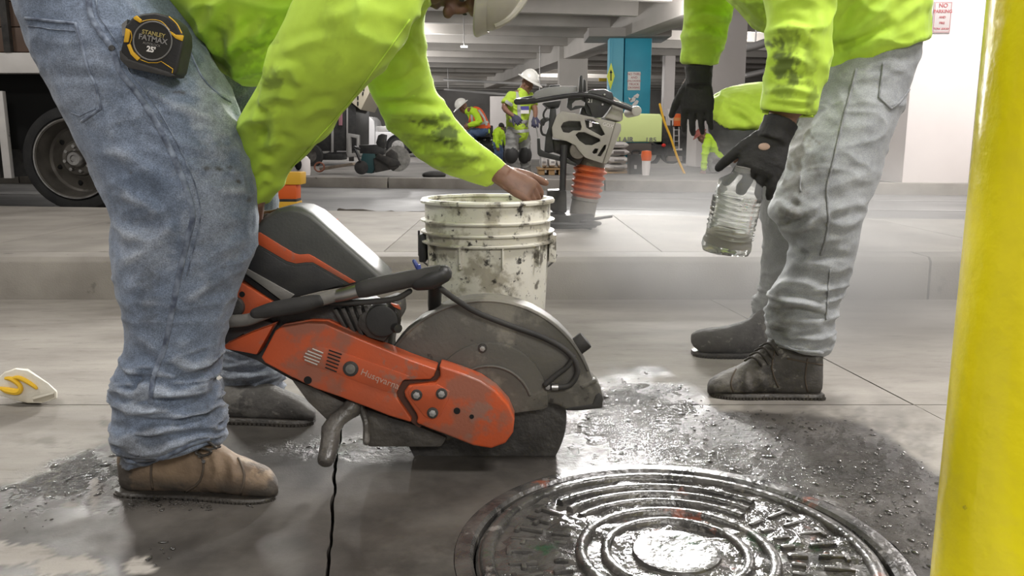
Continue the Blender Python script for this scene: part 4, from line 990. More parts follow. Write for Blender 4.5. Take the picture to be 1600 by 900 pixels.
set_attr(me, 'dirt_shade', np.clip(blotch(px, [(325, 262, 10, 5, .8), (342, 264, 13, 6, .85), (360, 262, 8, 5, .7), (372, 283, 3, 3, .9), (205, 270, 3, 3, .8), (275, 144, 9, 2.5, .8), (285, 146, 5, 3, .7), (322, 130, 22, 20, .30), (345, 165, 18, 16, .25), (230, 465, 16, 40, .30), (222, 440, 6, 6, .6), (290, 380, 14, 10, .2), (388, 312, 4, 4, .7),
                                        (215, 700, 50, 35, .35), (330, 640, 30, 50, .25), (395, 630, 60, 26, .6)], 6, .55) + .35 * (1 - sstep(.05, .16, co[:, 2])), 0, .9))
jeans = link_mesh('jeans', me, M_DENIM, lw, angle=180)
bv = bvh_of(me)
b = MB(); strip(b, on_surface(bv, catmull([(138, -5), (142, 25), (156, 50), (176, 78), (188, 112), (210, 140), (236, 178), (262, 225), (282, 270), (296, 310), (301, 340), (293, 375), (280, 430), (268, 490), (258, 540), (240, 590), (235, 632)], 4), 5), .010, .0022, .0016); b.build('side_seam', M_DENIM_SEAM, jeans, angle=180)
b = MB(); strip(b, on_surface(bv, catmull([(150, -2), (155, 25), (170, 48), (190, 78), (202, 112), (224, 138), (250, 176), (276, 223), (297, 268), (310, 308), (313, 340), (305, 378), (292, 430)], 3), 5), .0022, .0016, .001); b.build('stitching', M_DENIM_SEAM, jeans, angle=180)
b = MB(); strip(b, on_surface(bv, [(40, 28), (80, 33), (118, 37), (128, 70), (136, 105), (150, 135), (158, 170), (128, 190)], 5), .0050, .0024, .0018); b.build('back_pocket', M_DENIM_SEAM, jeans, angle=180)
b = MB(); strip(b, on_surface(bv, [(44, 40), (80, 46), (117, 49)], 5), .0018, .0016, .001); b.build('stitching', M_DENIM_SEAM, jeans, angle=180); b = MB(); strip(b, on_surface(bv, [(112, 176), (126, 181), (150, 169)], 5), .0018, .0016, .001); b.build('stitching', M_DENIM_SEAM, jeans, angle=180)
b = MB(); strip(b, on_surface(bv, catmull([(292, 66), (315, 120), (345, 150), (362, 160)], 3), 5), .0045, .002, .0014); b.build('pocket_edge', M_DENIM_SEAM, jeans, angle=180)
b = MB(); strip(b, on_surface(bv, catmull([(188, 716), (215, 724), (232, 724), (265, 710), (300, 694), (328, 686)], 3), 4), .011, .0022, .0018); b.build('hem', M_DENIM_SEAM, jeans, angle=180)
hit = on_surface(bv, [(175, 76), (176, 77)], 5)[0]; b = MB(); b.tube([hit[0], hit[0] + hit[1] * .004], [.006, .005], n=16, k=1); b.build('rivet', M_DARK, jeans, bevel=.001)
# -- boots
boot(lw, [(184, 706, 757), (200, 694, 772), (236, 684, 782), (276, 680, 787), (312, 683, 788), (342, 694, 788), (368, 712, 787), (392, 723, 785), (414, 732, 781), (430, 746, 774), (436, 756, 766)], 1.555,
     [.022, .034, .037, .037, .039, .043, .046, .047, .043, .030, .012], M_BOOT, 'boot', twist=-.03,
     folds_=[([(330, 700), (338, 735), (330, 765)], 5, .003), ([(345, 705), (352, 738), (346, 768)], 5, -.003), ([(358, 710), (366, 740), (362, 768)], 5, .003), ([(290, 700), (300, 740), (296, 770)], 7, .002), ([(250, 700), (262, 740)], 8, .002)],
     mud=[(432, 758, 16, 20, .95), (415, 775, 30, 8, .8), (190, 745, 14, 34, .9), (240, 775, 50, 8, .6), (385, 728, 14, 12, .35)], seams=[[(304, 694), (318, 722), (312, 752), (290, 768)], [(372, 716), (382, 742), (376, 772)], [(240, 700), (236, 740), (240, 772)]])
boot(lw, [(350, 604, 650), (364, 600, 660), (392, 598, 663), (420, 600, 664), (448, 612, 662), (472, 622, 658), (488, 634, 652), (494, 640, 648)], 1.99, [.03, .038, .04, .042, .046, .045, .034, .014], M_DBOOT, 'boot', twist=-.02, sole_px=10)
b = MB(); sb = [(x, y, Y) for x, y, Y in ((300, 692, 1.53), (318, 700, 1.515), (330, 706, 1.512), (318, 712, 1.512), (306, 706, 1.515), (322, 690, 1.52), (338, 700, 1.515))]
b.tube([P(*q) for q in sb], .0028, n=7, k=4, round_=True); b.build('bootlace', M_SOLE, lw)
b = MB(); b.tube([P(296, 697, 1.525), P(312, 700, 1.512), P(328, 702, 1.512), P(344, 698, 1.52)], .0022, n=7, k=4, round_=True); b.build('bootlace', M_SOLE, lw)
for x, y in ((306, 703), (312, 712), (318, 721)):
    b = MB(); b.tube([P(x, y, 1.520), P(x, y, 1.513)], .0035, n=10, k=1); b.build('eyelet', M_DARK, lw)
# -- shirt
torso = [(150, -170, 300, 62, 1.72, .185), (205, -190, 345, 105, 1.72, .195), (275, -215, 392, 132, 1.715, .20), (350, -235, 432, 118, 1.71, .20), (430, -250, 490, 62, 1.70, .205), (520, -255, 545, 40, 1.70, .21), (600, -240, 600, 20, 1.70, .20), (650, -190, 648, 12, 1.70, .15), (690, -120, 672, 8, 1.70, .09)]
narm = [(560, -230, 700, -60, 1.52, .075), (500, -110, 668, -5, 1.48, .082), (462, -10, 622, 72, 1.46, .086), (430, 75, 576, 130, 1.48, .084), (398, 140, 532, 182, 1.53, .078), (374, 186, 492, 226, 1.585, .070), (375, 230, 462, 256, 1.625, .062), (384, 272, 440, 288, 1.655, .052), (392, 305, 422, 312, 1.675, .044), (396, 322, 412, 318, 1.68, .036)]
farm = [(560, -120, 690, -70, 1.88, .085), (562, 0, 668, 8, 1.92, .085), (570, 90, 664, 62, 1.95, .080), (582, 142, 668, 112, 1.98, .072), (602, 190, 690, 158, 2.01, .066), (636, 232, 722, 196, 2.05, .062), (680, 266, 756, 226, 2.09, .056), (726, 284, 784, 248, 2.13, .048), (762, 294, 800, 263, 2.16, .038)]
b = MB(); b.loft(spans(torso, 5, 36, 2.2)); b.loft(spans(narm, 5, 26)); b.loft(spans(farm, 5, 24))
me = remesh(b, .0046, 5); co, no = co_no(me); px = project(co)
SF = [([(340, 75), (380, 60), (430, 40)], 9, .006), ([(350, 98), (395, 82), (440, 70)], 8, -.006), ([(356, 118), (400, 110), (440, 100)], 8, .006), ([(300, 60), (330, 30), (340, -10)], 10, .006), ([(372, 20), (365, 60), (352, 90)], 9, .006), ([(330, 40), (345, 70), (350, 110)], 8, -.006), ([(420, 20), (405, 50), (400, 80)], 9, .005)]
AF = [([(425, 115), (455, 108), (470, 140)], 10, .006), ([(398, 170), (430, 150), (468, 158)], 10, .007), ([(385, 200), (410, 180), (425, 215), (420, 250)], 9, .006), ([(400, 240), (425, 220), (450, 230)], 8, .005), ([(388, 280), (408, 255), (430, 262)], 8, .005), ([(440, 90), (470, 70), (520, 60)], 10, .004), ([(395, 300), (412, 282), (428, 290)], 6, .004), ([(500, 30), (545, 20), (590, -5)], 12, .003), ([(470, 190), (500, 170), (530, 172)], 9, .004), ([(405, 160), (418, 190), (408, 230)], 7, -.006)]
BF = [([(585, 150), (630, 145), (672, 120)], 9, .006), ([(598, 175), (650, 175), (700, 185)], 9, .007), ([(615, 205), (670, 210), (735, 225)], 9, .006), ([(640, 240), (700, 235), (750, 248)], 8, .005), ([(668, 258), (720, 260), (765, 270)], 8, .005), ([(600, 130), (630, 120), (660, 95)], 8, -.005), ([(700, 270), (735, 275), (760, 262)], 7, .005), ([(635, 60), (650, 85), (662, 110)], 7, .005), ([(600, 160), (640, 160), (690, 170)], 6, -.006)]
d = folds(co, no, SF, 1.5, 1.8) + folds(co, no, AF, 1.3, 1.70) + folds(co, no, BF, 1.84, 2.4)
d += wrinkle_noise(co, (6, 6, 9), 41, .0062) + fbm(co * 24, 43, 2) * .0012
co = co + no * d[:, None]; set_co(me, co); co, no = co_no(me)
hem = 0
isn = co[:, 1] < 1.68
dd = blotch(px, [(372, 92, 40, 16, .45), (400, 70, 24, 14, .35), (420, 45, 16, 16, .28), (345, 100, 30, 26, .4), (425, 128, 16, 8, .55), (520, 35, 28, 30, .16), (518, 100, 14, 14, .15), (430, 112, 10, 8, .4), (350, 60, 12, 30, .25), (395, 110, 26, 12, .4), (420, 190, 16, 36, .25), (415, 150, 20, 20, .25)], 17, .6) * (co[:, 1] < 1.8)
d2 = blotch(px, [(670, 190, 24, 11, .80), (695, 207, 24, 12, .9), (718, 224, 14, 10, .7), (690, 185, 14, 8, .7), (740, 245, 30, 20, .35), (660, 225, 40, 16, .4), (630, 215, 24, 34, .25), (715, 250, 30, 14, .35)], 19, .7) * (co[:, 1] > 1.84)
set_attr(me, 'dirt_shade', np.clip(np.maximum(dd, d2) + 0 * px[:, 0], 0, .95)); set_attr(me, 'fade', np.clip(.25 * sstep(.2, 1, d / .006), 0, .5))
shirt = link_mesh('shirt', me, M_LIME, lw, angle=180)
bvs = bvh_of(me)
b = MB(); strip(b, on_surface(bvs, catmull([(640, 30), (585, 108), (545, 160), (500, 212), (455, 262)], 4), 6), .004, .0015, .001); b.build('sleeve_seam', M_LIME, shirt, angle=180)
b = MB(); strip(b, on_surface(bvs, [(763, 292), (772, 284), (785, 274), (799, 263)], 3), .010, .002, .0015); b.build('cuff', M_LIME, shirt, angle=180)
# -- body: one continuous figure under the clothes
b = MB()
def shrink(rows, s, dy=0.0): return [((xl + xr) / 2 + (xl - xr) / 2 * s, (yl + yr) / 2 + (yl - yr) / 2 * s, (xl + xr) / 2 + (xr - xl) / 2 * s, (yl + yr) / 2 + (yr - yl) / 2 * s, Y + dy, bb * s) for xl, yl, xr, yr, Y, bb in rows]
b.loft(spans(shrink(near, .62), 4, 16)); b.loft(spans(shrink(far, .6), 4, 16)); b.loft(spans(shrink(torso, .82), 4, 20)); b.loft(spans(shrink(narm, .68), 4, 14)); b.loft(spans(shrink(farm, .68), 4, 14))
HCN = P(734, -50, 1.80); FWD = Vector((-.16, -.30, -1)); UPV = Vector((1, -.10, -.22))
hm, hc_ = head(b, HCN, FWD, UPV, 1.0)
b.tube([HCN + hm @ Vector((0, -.03, -.06)), P(672, -45, 1.74), P(600, -90, 1.71)], [.062, .066, .085], n=16, k=4)
wr_ = P(776, 268, 2.14)
b.tube([P(745, 253, 2.12), wr_, P(790, 277, 2.14)], [.032, .029, .030], n=14, k=3)
hand(b, P(781, 272, 2.14), P(846, 308, 2.13) - P(781, 272, 2.14), Vector((.50, -.62, .62)), 1.04, (36, 46, 30), side=-1, spread=7, thumb=32, fat=1.05)
hand(b, P(398, 318, 1.69), P(398, 352, 1.76) - P(398, 318, 1.69), Vector((-.5, -.6, .3)), .95, (50, 60, 40), side=1)
me = remesh(b, .0040, 2); co, no = co_no(me); px = project(co)
rel = (co - np.array(hc_)) @ np.array(hm)    # head frame: right, forward, up
beard = sstep(.045, .075, rel[:, 1]) * (1 - sstep(-.075, -.045, rel[:, 2])) * sstep(-.125, -.11, rel[:, 2]) * (np.abs(rel[:, 0]) < .05)
stub = .35 * (1 - sstep(-.03, 0.0, rel[:, 2])) * (rel[:, 2] > -.15) * (rel[:, 1] > 0)
near_head = np.linalg.norm(co - np.array(hc_), axis=1) < .2
set_attr(me, 'dirt_shade', np.clip(np.maximum(beard * .9, stub), 0, 1) * near_head + blotch(px, [(815, 300, 26, 18, .25)], 3, .5) * (co[:, 1] > 2.1))
body = link_mesh('body', me, M_SKIN, lw, angle=180)
face_eyes(lw, hm, hc_, 1.0)
b = MB(); b.ell(hc_ + hm @ Vector((0, -.030, .035)), (.081, .090, .084), hm, 24, 14); b.build('hair', M_HAIR, lw)
hardhat(lw, hc_ + hm @ Vector((0, .004, .004)), FWD, UPV, .92, M_HATD, .010, full=False, dome=.082)
# -- tape measure clipped to the near hip
tm = thing('tape_measure', 'black and yellow tape measure clipped to the blue jeans pocket of the bending worker', 'tape measure', P(238, 70, 1.42))
YT = 1.435; M_TAPEB = mat('tape_black', (0.013, 0.012, 0.012), 0.5, col2=(0.022, 0.021, 0.020), nscale=30, bump=0.2, bscale=300); M_TAPEY = mat('tape_yellow', (0.72, 0.42, 0.02), 0.5, col2=(0.60, 0.33, 0.02), nscale=40)
case = [(192, 62), (195, 40), (206, 27), (222, 21), (242, 19), (262, 24), (277, 36), (285, 52), (286, 68), (281, 92), (277, 112), (272, 119), (262, 118), (232, 113), (200, 105), (188, 90), (187, 82)]
b = MB(); b.pxprism(case, YT, .045); b.build('case', M_TAPEB, tm, bevel=.005, seg=3, ang=25)
b = MB(); b.pxprism([(186, 78), (200, 92), (262, 112), (273, 118), (265, 120), (200, 106), (187, 93)], YT - .002, .048); b.build('rubber_shoe', M_RUBBER, tm, bevel=.002)
cxt, cyt, rt = 238.5, 64.0, 28.5
b = MB(); b.tube([P(x, y, YT - .0015) for x, y in arc(cxt, cyt, rt + 1.5, 0, 360, 40)], .0013, n=6, k=1); b.build('dial_ring', mat('dial_ring_grey', (0.17, 0.165, 0.16), 0.4), tm)
b = MB(); b.pxprism(arc(cxt, cyt, rt, 0, 352, 44), YT - .001, .004); b.build('dial', mat('dial_black', (0.02, 0.018, 0.015), 0.35), tm)
for poly in ([(208, 27), (213, 24), (221, 31), (219, 36), (209, 30)], [(193, 66), (196, 44), (202, 46), (203, 50), (200, 66)], [(198, 70), (203, 68), (208, 80), (219, 91), (214, 95), (204, 85)], [(265, 48), (274, 54), (286, 55), (284, 64), (274, 60), (267, 53)]):
    b = MB(); b.pxprism(poly, YT - .0025, .005); b.build('yellow_inlay', M_TAPEY, tm, bevel=.001)
b = MB(); b.tube([P(x, y, YT - .001) for x, y in [(221, 34), (230, 31.5), (242, 31), (254, 35), (265, 47)]], .0007, n=6, k=4); b.tube([P(x, y, YT - .001) for x, y in [(264, 26), (276, 37), (284, 52)]], .0011, n=6, k=4); b.tube([P(x, y, YT - .001) for x, y in [(204, 48), (206, 58), (203, 68)]], .0007, n=6, k=3)
b.tube([P(x, y, YT - .001) for x, y in [(219, 93), (232, 98), (246, 98), (252, 96), (270, 108), (269, 114)]], .0007, n=6, k=1); b.build('yellow_line', M_TAPEY, tm)
xd = (P(260, 70, YT) - P(222, 62, YT)).normalized(); yd = Vector((0, -1, 0)).cross(xd)
M_TY = mat('dial_gold', (0.36, 0.29, 0.10), 0.5); M_TW = mat('dial_white', (0.75, 0.72, 0.68), 0.5); M_TG = mat('dial_grey', (0.22, 0.21, 0.20), 0.5)
def dial(s, x, y, size, m, bold=0.0, sx=1.0): text('lettering', s, size, P(x, y, YT - .0024), xd, yd, m, tm, .0002, bold=bold, sx=sx)
dial('STANLEY', 240, 53, .0095, M_TY, .0002); dial('FATMAX', 239, 61.5, .0125, M_TG, .0003); dial('AUTOLOCK', 237, 69.5, .0055, M_TG); dial("25'", 236, 77.5, .0125, M_TW, .0005)
b = MB(); b.pxprism([(199, 30), (190, 38), (191, 56), (196, 56), (198, 40)], YT + .01, .02); b.build('belt_clip', M_STEEL, tm)

# ------------------------------------------------------------------ RIGHT WORKER
rw = thing('person', 'person in lime shirt, pale jeans and black gloves carrying a bottle near the yellow bollard', 'person', (G(1220, 620).x, 2.35, 0))
rnear = [(1270, 60, 1426, -20, 2.36, .150), (1280, 92, 1436, 34, 2.34, .155), (1264, 160, 1425, 100, 2.32, .150), (1246, 212, 1405, 166, 2.29, .142), (1229, 256, 1382, 228, 2.26, .132), (1213, 300, 1363, 288, 2.24, .122), (1203, 332, 1347, 332, 2.22, .112), (1222, 356, 1341, 360, 2.215, .102), (1236, 388, 1334, 386, 2.215, .095),
         (1226, 424, 1326, 422, 2.215, .092), (1205, 452, 1316, 456, 2.215, .09), (1199, 490, 1304, 490, 2.215, .086), (1201, 520, 1299, 526, 2.215, .082), (1206, 538, 1288, 553, 2.215, .074)]
rfar = [(1240, 40, 1420, -10, 2.50, .14), (1225, 130, 1400, 90, 2.53, .14), (1205, 220, 1340, 200, 2.57, .12), (1190, 290, 1300, 285, 2.60, .108), (1191, 335, 1278, 335, 2.62, .098), (1194, 390, 1262, 390, 2.64, .09), (1188, 440, 1250, 442, 2.66, .085), (1178, 480, 1238, 486, 2.67, .08), (1176, 500, 1232, 506, 2.67, .072)]
b = MB(); b.loft(spans(rnear, 5, 30, 2.15)); b.loft(spans(rfar, 5, 24, 2.1)); me = remesh(b, .005, 4); co, no = co_no(me); px = project(co)
RF = [([(1222, 320), (1250, 335), (1285, 318)], 7, .010), ([(1222, 340), (1245, 350), (1262, 330)], 7, -.012), ([(1230, 360), (1262, 350), (1300, 330), (1335, 318)], 8, .007), ([(1240, 395), (1270, 380), (1320, 372)], 8, .006), ([(1226, 425), (1260, 410), (1315, 420)], 8, .007), ([(1208, 450), (1245, 440), (1285, 452), (1312, 446)], 7, .008), ([(1205, 470), (1245, 472), (1280, 482), (1302, 470)], 6, .009), ([(1215, 462), (1250, 462), (1290, 468)], 5, -.008),
      ([(1210, 495), (1250, 482), (1296, 496)], 6, -.007), ([(1206, 505), (1250, 502), (1296, 512)], 7, .006), ([(1240, 290), (1262, 275), (1300, 268)], 9, .004), ([(1275, 300), (1320, 285), (1355, 270)], 9, .004), ([(1290, 180), (1330, 200), (1380, 190)], 11, .003), ([(1300, 130), (1320, 165), (1318, 210)], 10, .003), ([(1280, 340), (1310, 350), (1338, 345)], 7, .005), ([(1270, 405), (1300, 398), (1328, 402)], 6, -.005), ([(1235, 378), (1255, 400), (1246, 420)], 6, -.007)]
d = folds(co, no, RF, 0, 2.45) + wrinkle_noise(co, (5, 7, 12), 61, .0045) + fbm(co * 22, 63, 2) * .0014
d += sstep(420, 470, px[:, 1]) * wrinkle_noise(co, (7, 8, 30), 65, .007)
co = co + no * d[:, None]; set_co(me, co); co, no = co_no(me)
set_attr(me, 'fade', np.clip(.3 * sstep(.3, 1.2, d / .006) + .4 * blotch(px, [(1380, 160, 50, 60, .8), (1330, 260, 40, 90, .5)], 4, .4), 0, .7))
set_attr(me, 'dirt_shade', np.clip(blotch(px, [(1245, 235, 24, 40, .75), (1240, 300, 22, 30, .6), (1265, 255, 16, 22, .5), (1232, 330, 20, 14, .6), (1225, 500, 24, 26, .4), (1215, 470, 14, 20, .3), (1255, 180, 16, 30, .6), (1385, 160, 14, 6, .3), (1235, 335, 12, 8, .9)], 27, .6) + .4 * (co[:, 1] > 2.47), 0, .85))  # dirt, painted shade in the knee fold, far leg evenly darker
rj = link_mesh('jeans', me, M_DENIM_LIGHT, rw, angle=180); bv = bvh_of(me)
b = MB(); strip(b, on_surface(bv, catmull([(1338, 108), (1330, 140), (1318, 185), (1305, 240), (1292, 295), (1294, 330), (1292, 365), (1282, 400)], 4), 4), .006, .003, .002); b.build('side_seam', M_LSEAM, rj, angle=180); b = MB(); strip(b, on_surface(bv, catmull([(1297, 420), (1294, 450), (1290, 500)], 3), 4), .005, .003, .002); b.build('side_seam', M_LSEAM, rj, angle=180)
b = MB(); strip(b, on_surface(bv, [(1380, 98), (1376, 130), (1373, 152), (1392, 170), (1405, 160), (1420, 140)], 4), .006, .003, .002); b.build('back_pocket', M_LSEAM, rj, angle=180)
b = MB(); strip(b, on_surface(bv, catmull([(1202, 530), (1220, 538), (1245, 547), (1285, 551)], 3), 4), .010, .003, .002); b.build('hem', M_DENIM_LIGHT, rj, angle=180)
b = MB(); strip(b, on_surface(bv, [(1252, 274), (1250, 290), (1251, 300)], 4), .005, .002, .002); b.build('patch_edge', M_LSEAM, rj, angle=180)
boot(rw, [(1286, 552, 606), (1278, 545, 616), (1255, 540, 620), (1230, 532, 623), (1206, 530, 625), (1185, 546, 627), (1163, 566, 628), (1142, 577, 627), (1124, 585, 623), (1110, 594, 616), (1105, 603, 610)], 2.20, [.026, .036, .038, .039, .041, .045, .049, .051, .047, .034, .014], M_DBOOT, 'boot', twist=.03, sole_px=9,
     folds_=[([(1195, 560), (1190, 590), (1200, 612)], 5, .004), ([(1180, 565), (1176, 592), (1184, 614)], 5, -.004), ([(1168, 570), (1164, 598), (1170, 616)], 5, .004), ([(1235, 560), (1230, 590)], 7, .003)],
     seams=[[(1212, 545), (1206, 575), (1216, 605)], [(1150, 576), (1142, 598), (1148, 618)], [(1262, 560), (1258, 590), (1262, 612)], [(1285, 570), (1260, 566), (1230, 560)]])
boot(rw, [(1214, 486, 548), (1204, 480, 556), (1186, 486, 562), (1165, 500, 564), (1142, 508, 562), (1120, 512, 556), (1100, 514, 549), (1087, 517, 541), (1080, 522, 534)], 2.63, [.026, .036, .04, .043, .047, .048, .044, .032, .014], M_DBOOT, 'boot', twist=.02, sole_px=8)
b = MB()
for k, (x, y) in enumerate(((1172, 560), (1180, 552), (1188, 545), (1196, 538))):
    b.tube([P(x - 8, y + 3, 2.165), P(x + 4, y - 2, 2.150), P(x + 14, y + 6, 2.155), P(x + 20, y + 16, 2.160)], .0035, n=7, k=3, round_=True)
b.build('bootlace', M_SOLE, rw)
rt_ = [(1284, 122, 1440, 62, 2.335, .170), (1272, 78, 1440, 8, 2.335, .175), (1232, 62, 1438, -62, 2.34, .18), (1180, 40, 1420, -130, 2.35, .19), (1140, -5, 1380, -190, 2.36, .20), (1090, -60, 1310, -235, 2.37, .20), (1050, -120, 1230, -260, 2.37, .17), (1030, -170, 1160, -265, 2.37, .11)]
rna = [(1130, -190, 1270, -210, 2.17, .07), (1165, -110, 1300, -120, 2.12, .078), (1185, -40, 1305, -35, 2.09, .078), (1196, 20, 1300, 30, 2.07, .074), (1200, 75, 1296, 82, 2.06, .070), (1196, 125, 1286, 132, 2.06, .066), (1188, 158, 1278, 168, 2.06, .066), (1188, 172, 1272, 182, 2.06, .058)]
rfa = [(1040, -200, 1180, -190, 2.56, .07), (1062, -90, 1165, -80, 2.60, .075), (1068, 0, 1146, 5, 2.62, .066), (1066, 50, 1134, 52, 2.63, .060), (1064, 84, 1126, 86, 2.64, .056), (1066, 98, 1122, 100, 2.64, .048)]
b = MB(); b.loft(spans(rt_, 5, 32, 2.15)); b.loft(spans(rna, 5, 24)); b.loft(spans(rfa, 5, 22)); me = remesh(b, .005, 4); co, no = co_no(me); px = project(co)
TF = [([(1300, 60), (1350, 40), (1400, -10)], 10, .008), ([(1305, 90), (1370, 70), (1440, 40)], 9, .006), ([(1310, 40), (1330, 10), (1360, -20)], 8, -.008), ([(1305, 75), (1350, 58), (1395, 40)], 6, -.006), ([(1380, 60), (1420, 20), (1448, 0)], 9, .005)]
NF = [([(1205, 50), (1235, 40), (1265, 55)], 7, .008), ([(1203, 75), (1240, 65), (1275, 80)], 7, -.008), ([(1202, 95), (1240, 90), (1270, 105)], 7, .008), ([(1200, 120), (1235, 115), (1265, 122)], 6, -.007), ([(1192, 145), (1230, 138), (1275, 148)], 6, .007), ([(1192, 160), (1230, 165), (1272, 168)], 5, -.006), ([(1285, 10), (1280, 60), (1278, 110)], 8, .006), ([(1210, 10), (1245, -5), (1280, 5)], 8, .007)]
FFO = [([(1070, 30), (1100, 20), (1138, 30)], 8, .008), ([(1068, 60), (1100, 55), (1130, 60)], 7, .008), ([(1068, 45), (1100, 40), (1130, 48)], 5, -.007)]
d = folds(co, no, TF, 2.14, 2.5) + folds(co, no, NF, 1.8, 2.14) + folds(co, no, FFO, 2.54, 3) + wrinkle_noise(co, (6, 6, 9), 71, .006) + fbm(co * 22, 73, 2) * .0014
co = co + no * d[:, None]; set_co(me, co); co, no = co_no(me)
set_attr(me, 'fade', np.clip(.25 * sstep(.2, 1, d / .006), 0, .5))
set_attr(me, 'dirt_shade', np.clip(blotch(px, [(1222, 100, 20, 34, .85), (1232, 60, 14, 20, .55), (1238, 118, 14, 16, .8), (1270, 150, 10, 20, .5), (1265, 90, 8, 40, .35), (1220, 140, 24, 14, .45)], 37, .7) * (co[:, 1] < 2.14) + blotch(px, [(1170, 20, 30, 40, .35), (1320, 70, 20, 10, .2)], 39, .6) * (co[:, 1] > 2.14) + .3 * blotch(px, [(1090, 70, 40, 30, .8)], 5, .6) * (co[:, 1] > 2.5), 0, .92))
rs = link_mesh('shirt', me, M_LIME, rw, angle=180); bv = bvh_of(me)
b = MB(); strip(b, on_surface(bv, [(1188, 172), (1210, 176), (1240, 180), (1271, 180)], 4), .022, .004, .003); b.build('rolled_cuff', M_LIME, rs, angle=180)
b = MB()
b.loft(spans(shrink(rnear, .62), 4, 16)); b.loft(spans(shrink(rfar, .6), 4, 16)); b.loft(spans(shrink(rt_, .8), 4, 20)); b.loft(spans(shrink(rna, .6), 4, 14)); b.loft(spans(shrink(rfa, .6), 4, 14))
rh = P(1010, -235, 2.36); rhm, rhc = head(b, rh, Vector((-.7, -.1, -.75)), Vector((-.75, 0, .65)), 1.0)
b.tube([rh + rhm @ Vector((0, -.03, -.06)), P(1075, -215, 2.36), P(1150, -170, 2.36)], [.06, .065, .09], n=16, k=3)
b.tube([P(1232, 120, 2.06), P(1224, 180, 2.06), P(1216, 208, 2.06)], [.040, .036, .034], n=14, k=3); b.tube([P(1095, 60, 2.64), P(1093, 96, 2.64), P(1092, 112, 2.64)], [.034, .031, .030], n=14, k=3)
hand(b, P(1216, 205, 2.06), P(1170, 290, 2.05) - P(1214, 200, 2.06), Vector((-.55, -.75, .1)), .95, (30, 45, 35), side=1); hand(b, P(1092, 112, 2.64), P(1088, 200, 2.66) - P(1092, 112, 2.64), Vector((-.5, -.8, 0)), .95, (10, 14, 10), side=1)
me = remesh(b, .0065, 3); co, no = co_no(me); set_attr(me, 'dirt_shade', np.zeros(len(co))); link_mesh('body', me, M_SKIN, rw, angle=180)
face_eyes(rw, rhm, rhc, 1.0); hardhat(rw, rhc, Vector((-.7, -.1, -.75)), Vector((-.75, 0, .65)), 1.0, M_HAT)
def glove(wp, d_, n_, sc_, curl, side, cuffp, par, **kw):
    b = MB(); hand(b, wp, d_, n_, sc_, curl, side=side, fat=1.22, **kw); b.tube(cuffp, [.044, .042, .040], n=18, k=3)
    me = remesh(b, .0036, 3); co, no = co_no(me); set_co(me, co + no * (fbm(co * 60, 81, 3) * .0012)[:, None]); return link_mesh('glove', me, M_GLOVE, par, angle=180)
g1 = glove(P(1210, 215, 2.05), P(1172, 292, 2.03) - P(1212, 210, 2.05), Vector((-.35, -.93, .08)), 1.08, (18, 34, 28), 1, [P(1220, 190, 2.06), P(1214, 204, 2.055), P(1206, 222, 2.05)], rw, spread=9)
g2 = glove(P(1092, 125, 2.64), P(1086, 215, 2.66) - P(1092, 120, 2.64), Vector((-.5, -.8, 0)), 1.05, (8, 12, 10), 1, [P(1092, 102, 2.64), P(1092, 116, 2.64), P(1092, 132, 2.64)], rw, spread=4)
b = MB(); hb_ = bvh_of(g1.data); q = on_surface(hb_, [(1194, 229), (1194.5, 229)], 5)
if q: 
    nrm = q[0][1]; rot = nrm.to_track_quat('Z', 'Y').to_matrix(); b.ell(q[0][0], (.014, .009, .0022), rot, 14, 8); b.build('torn_hole', mat('bare_skin', (0.52, 0.36, 0.28), 0.5), g1)
# crumpled clear bottle in the near glove
def bottle():
    t = thing('plastic_bottle', 'clear crumpled plastic bottle held in the black glove of the right worker', 'bottle', P(1140, 390, 2.06))
    M_PET = bpy.data.materials.new('clear_pet'); M_PET.use_nodes = True; p = M_PET.node_tree.nodes['Principled BSDF']
    p.inputs['Base Color'].default_value = (0.93, 0.95, 0.93, 1); p.inputs['Roughness'].default_value = .08; p.inputs['Transmission Weight'].default_value = .88; p.inputs['IOR'].default_value = 1.2
    b = MB(); top = P(1160, 272, 2.045); bot = P(1134, 394, 2.07); ax = (top - bot).normalized(); z = ax; x = z.orthogonal().normalized(); y = z.cross(x); m = Matrix((x, y, z)).transposed()
    L_ = (top - bot).length; r = .060
    prof = [(0, 0.006), (r * .6, .0), (r * .92, .004), (r, .016)]
    for k in range(9):
        h = .03 + k * (L_ - .085) / 9; prof += [(r, h), (r * .955, h + .006), (r * .955, h + .009), (r, h + .014)]
    prof += [(r * .98, L_ - .05), (r * .85, L_ - .022), (r * .36, L_ - .002), (r * .30, L_ + .012), (0, L_ + .013)]
    b.lathe(prof, bot, m, n=40); me = b.mesh('bottle_body'); co, no = co_no(me); set_co(me, co + no * (fbm(co * 16, 91, 3) * .006)[:, None]); link_mesh('bottle_body', me, M_PET, t, angle=50)
    b = MB(); b.lathe([(0, L_ + .004), (r * .32, L_ + .004), (r * .33, L_ + .018), (0, L_ + .019)], bot, m, n=24); b.build('bottle_cap', M_GREYP, t, bevel=.001)
    b = MB(); b.lathe([(0, .02), (r * .86, .02), (r * .88, .045), (r * .55, .06), (0, .052)], bot, m, n=24); b.build('muddy_water', mat('muddy_water', (0.22, 0.20, 0.165), .3), t)
bottle()

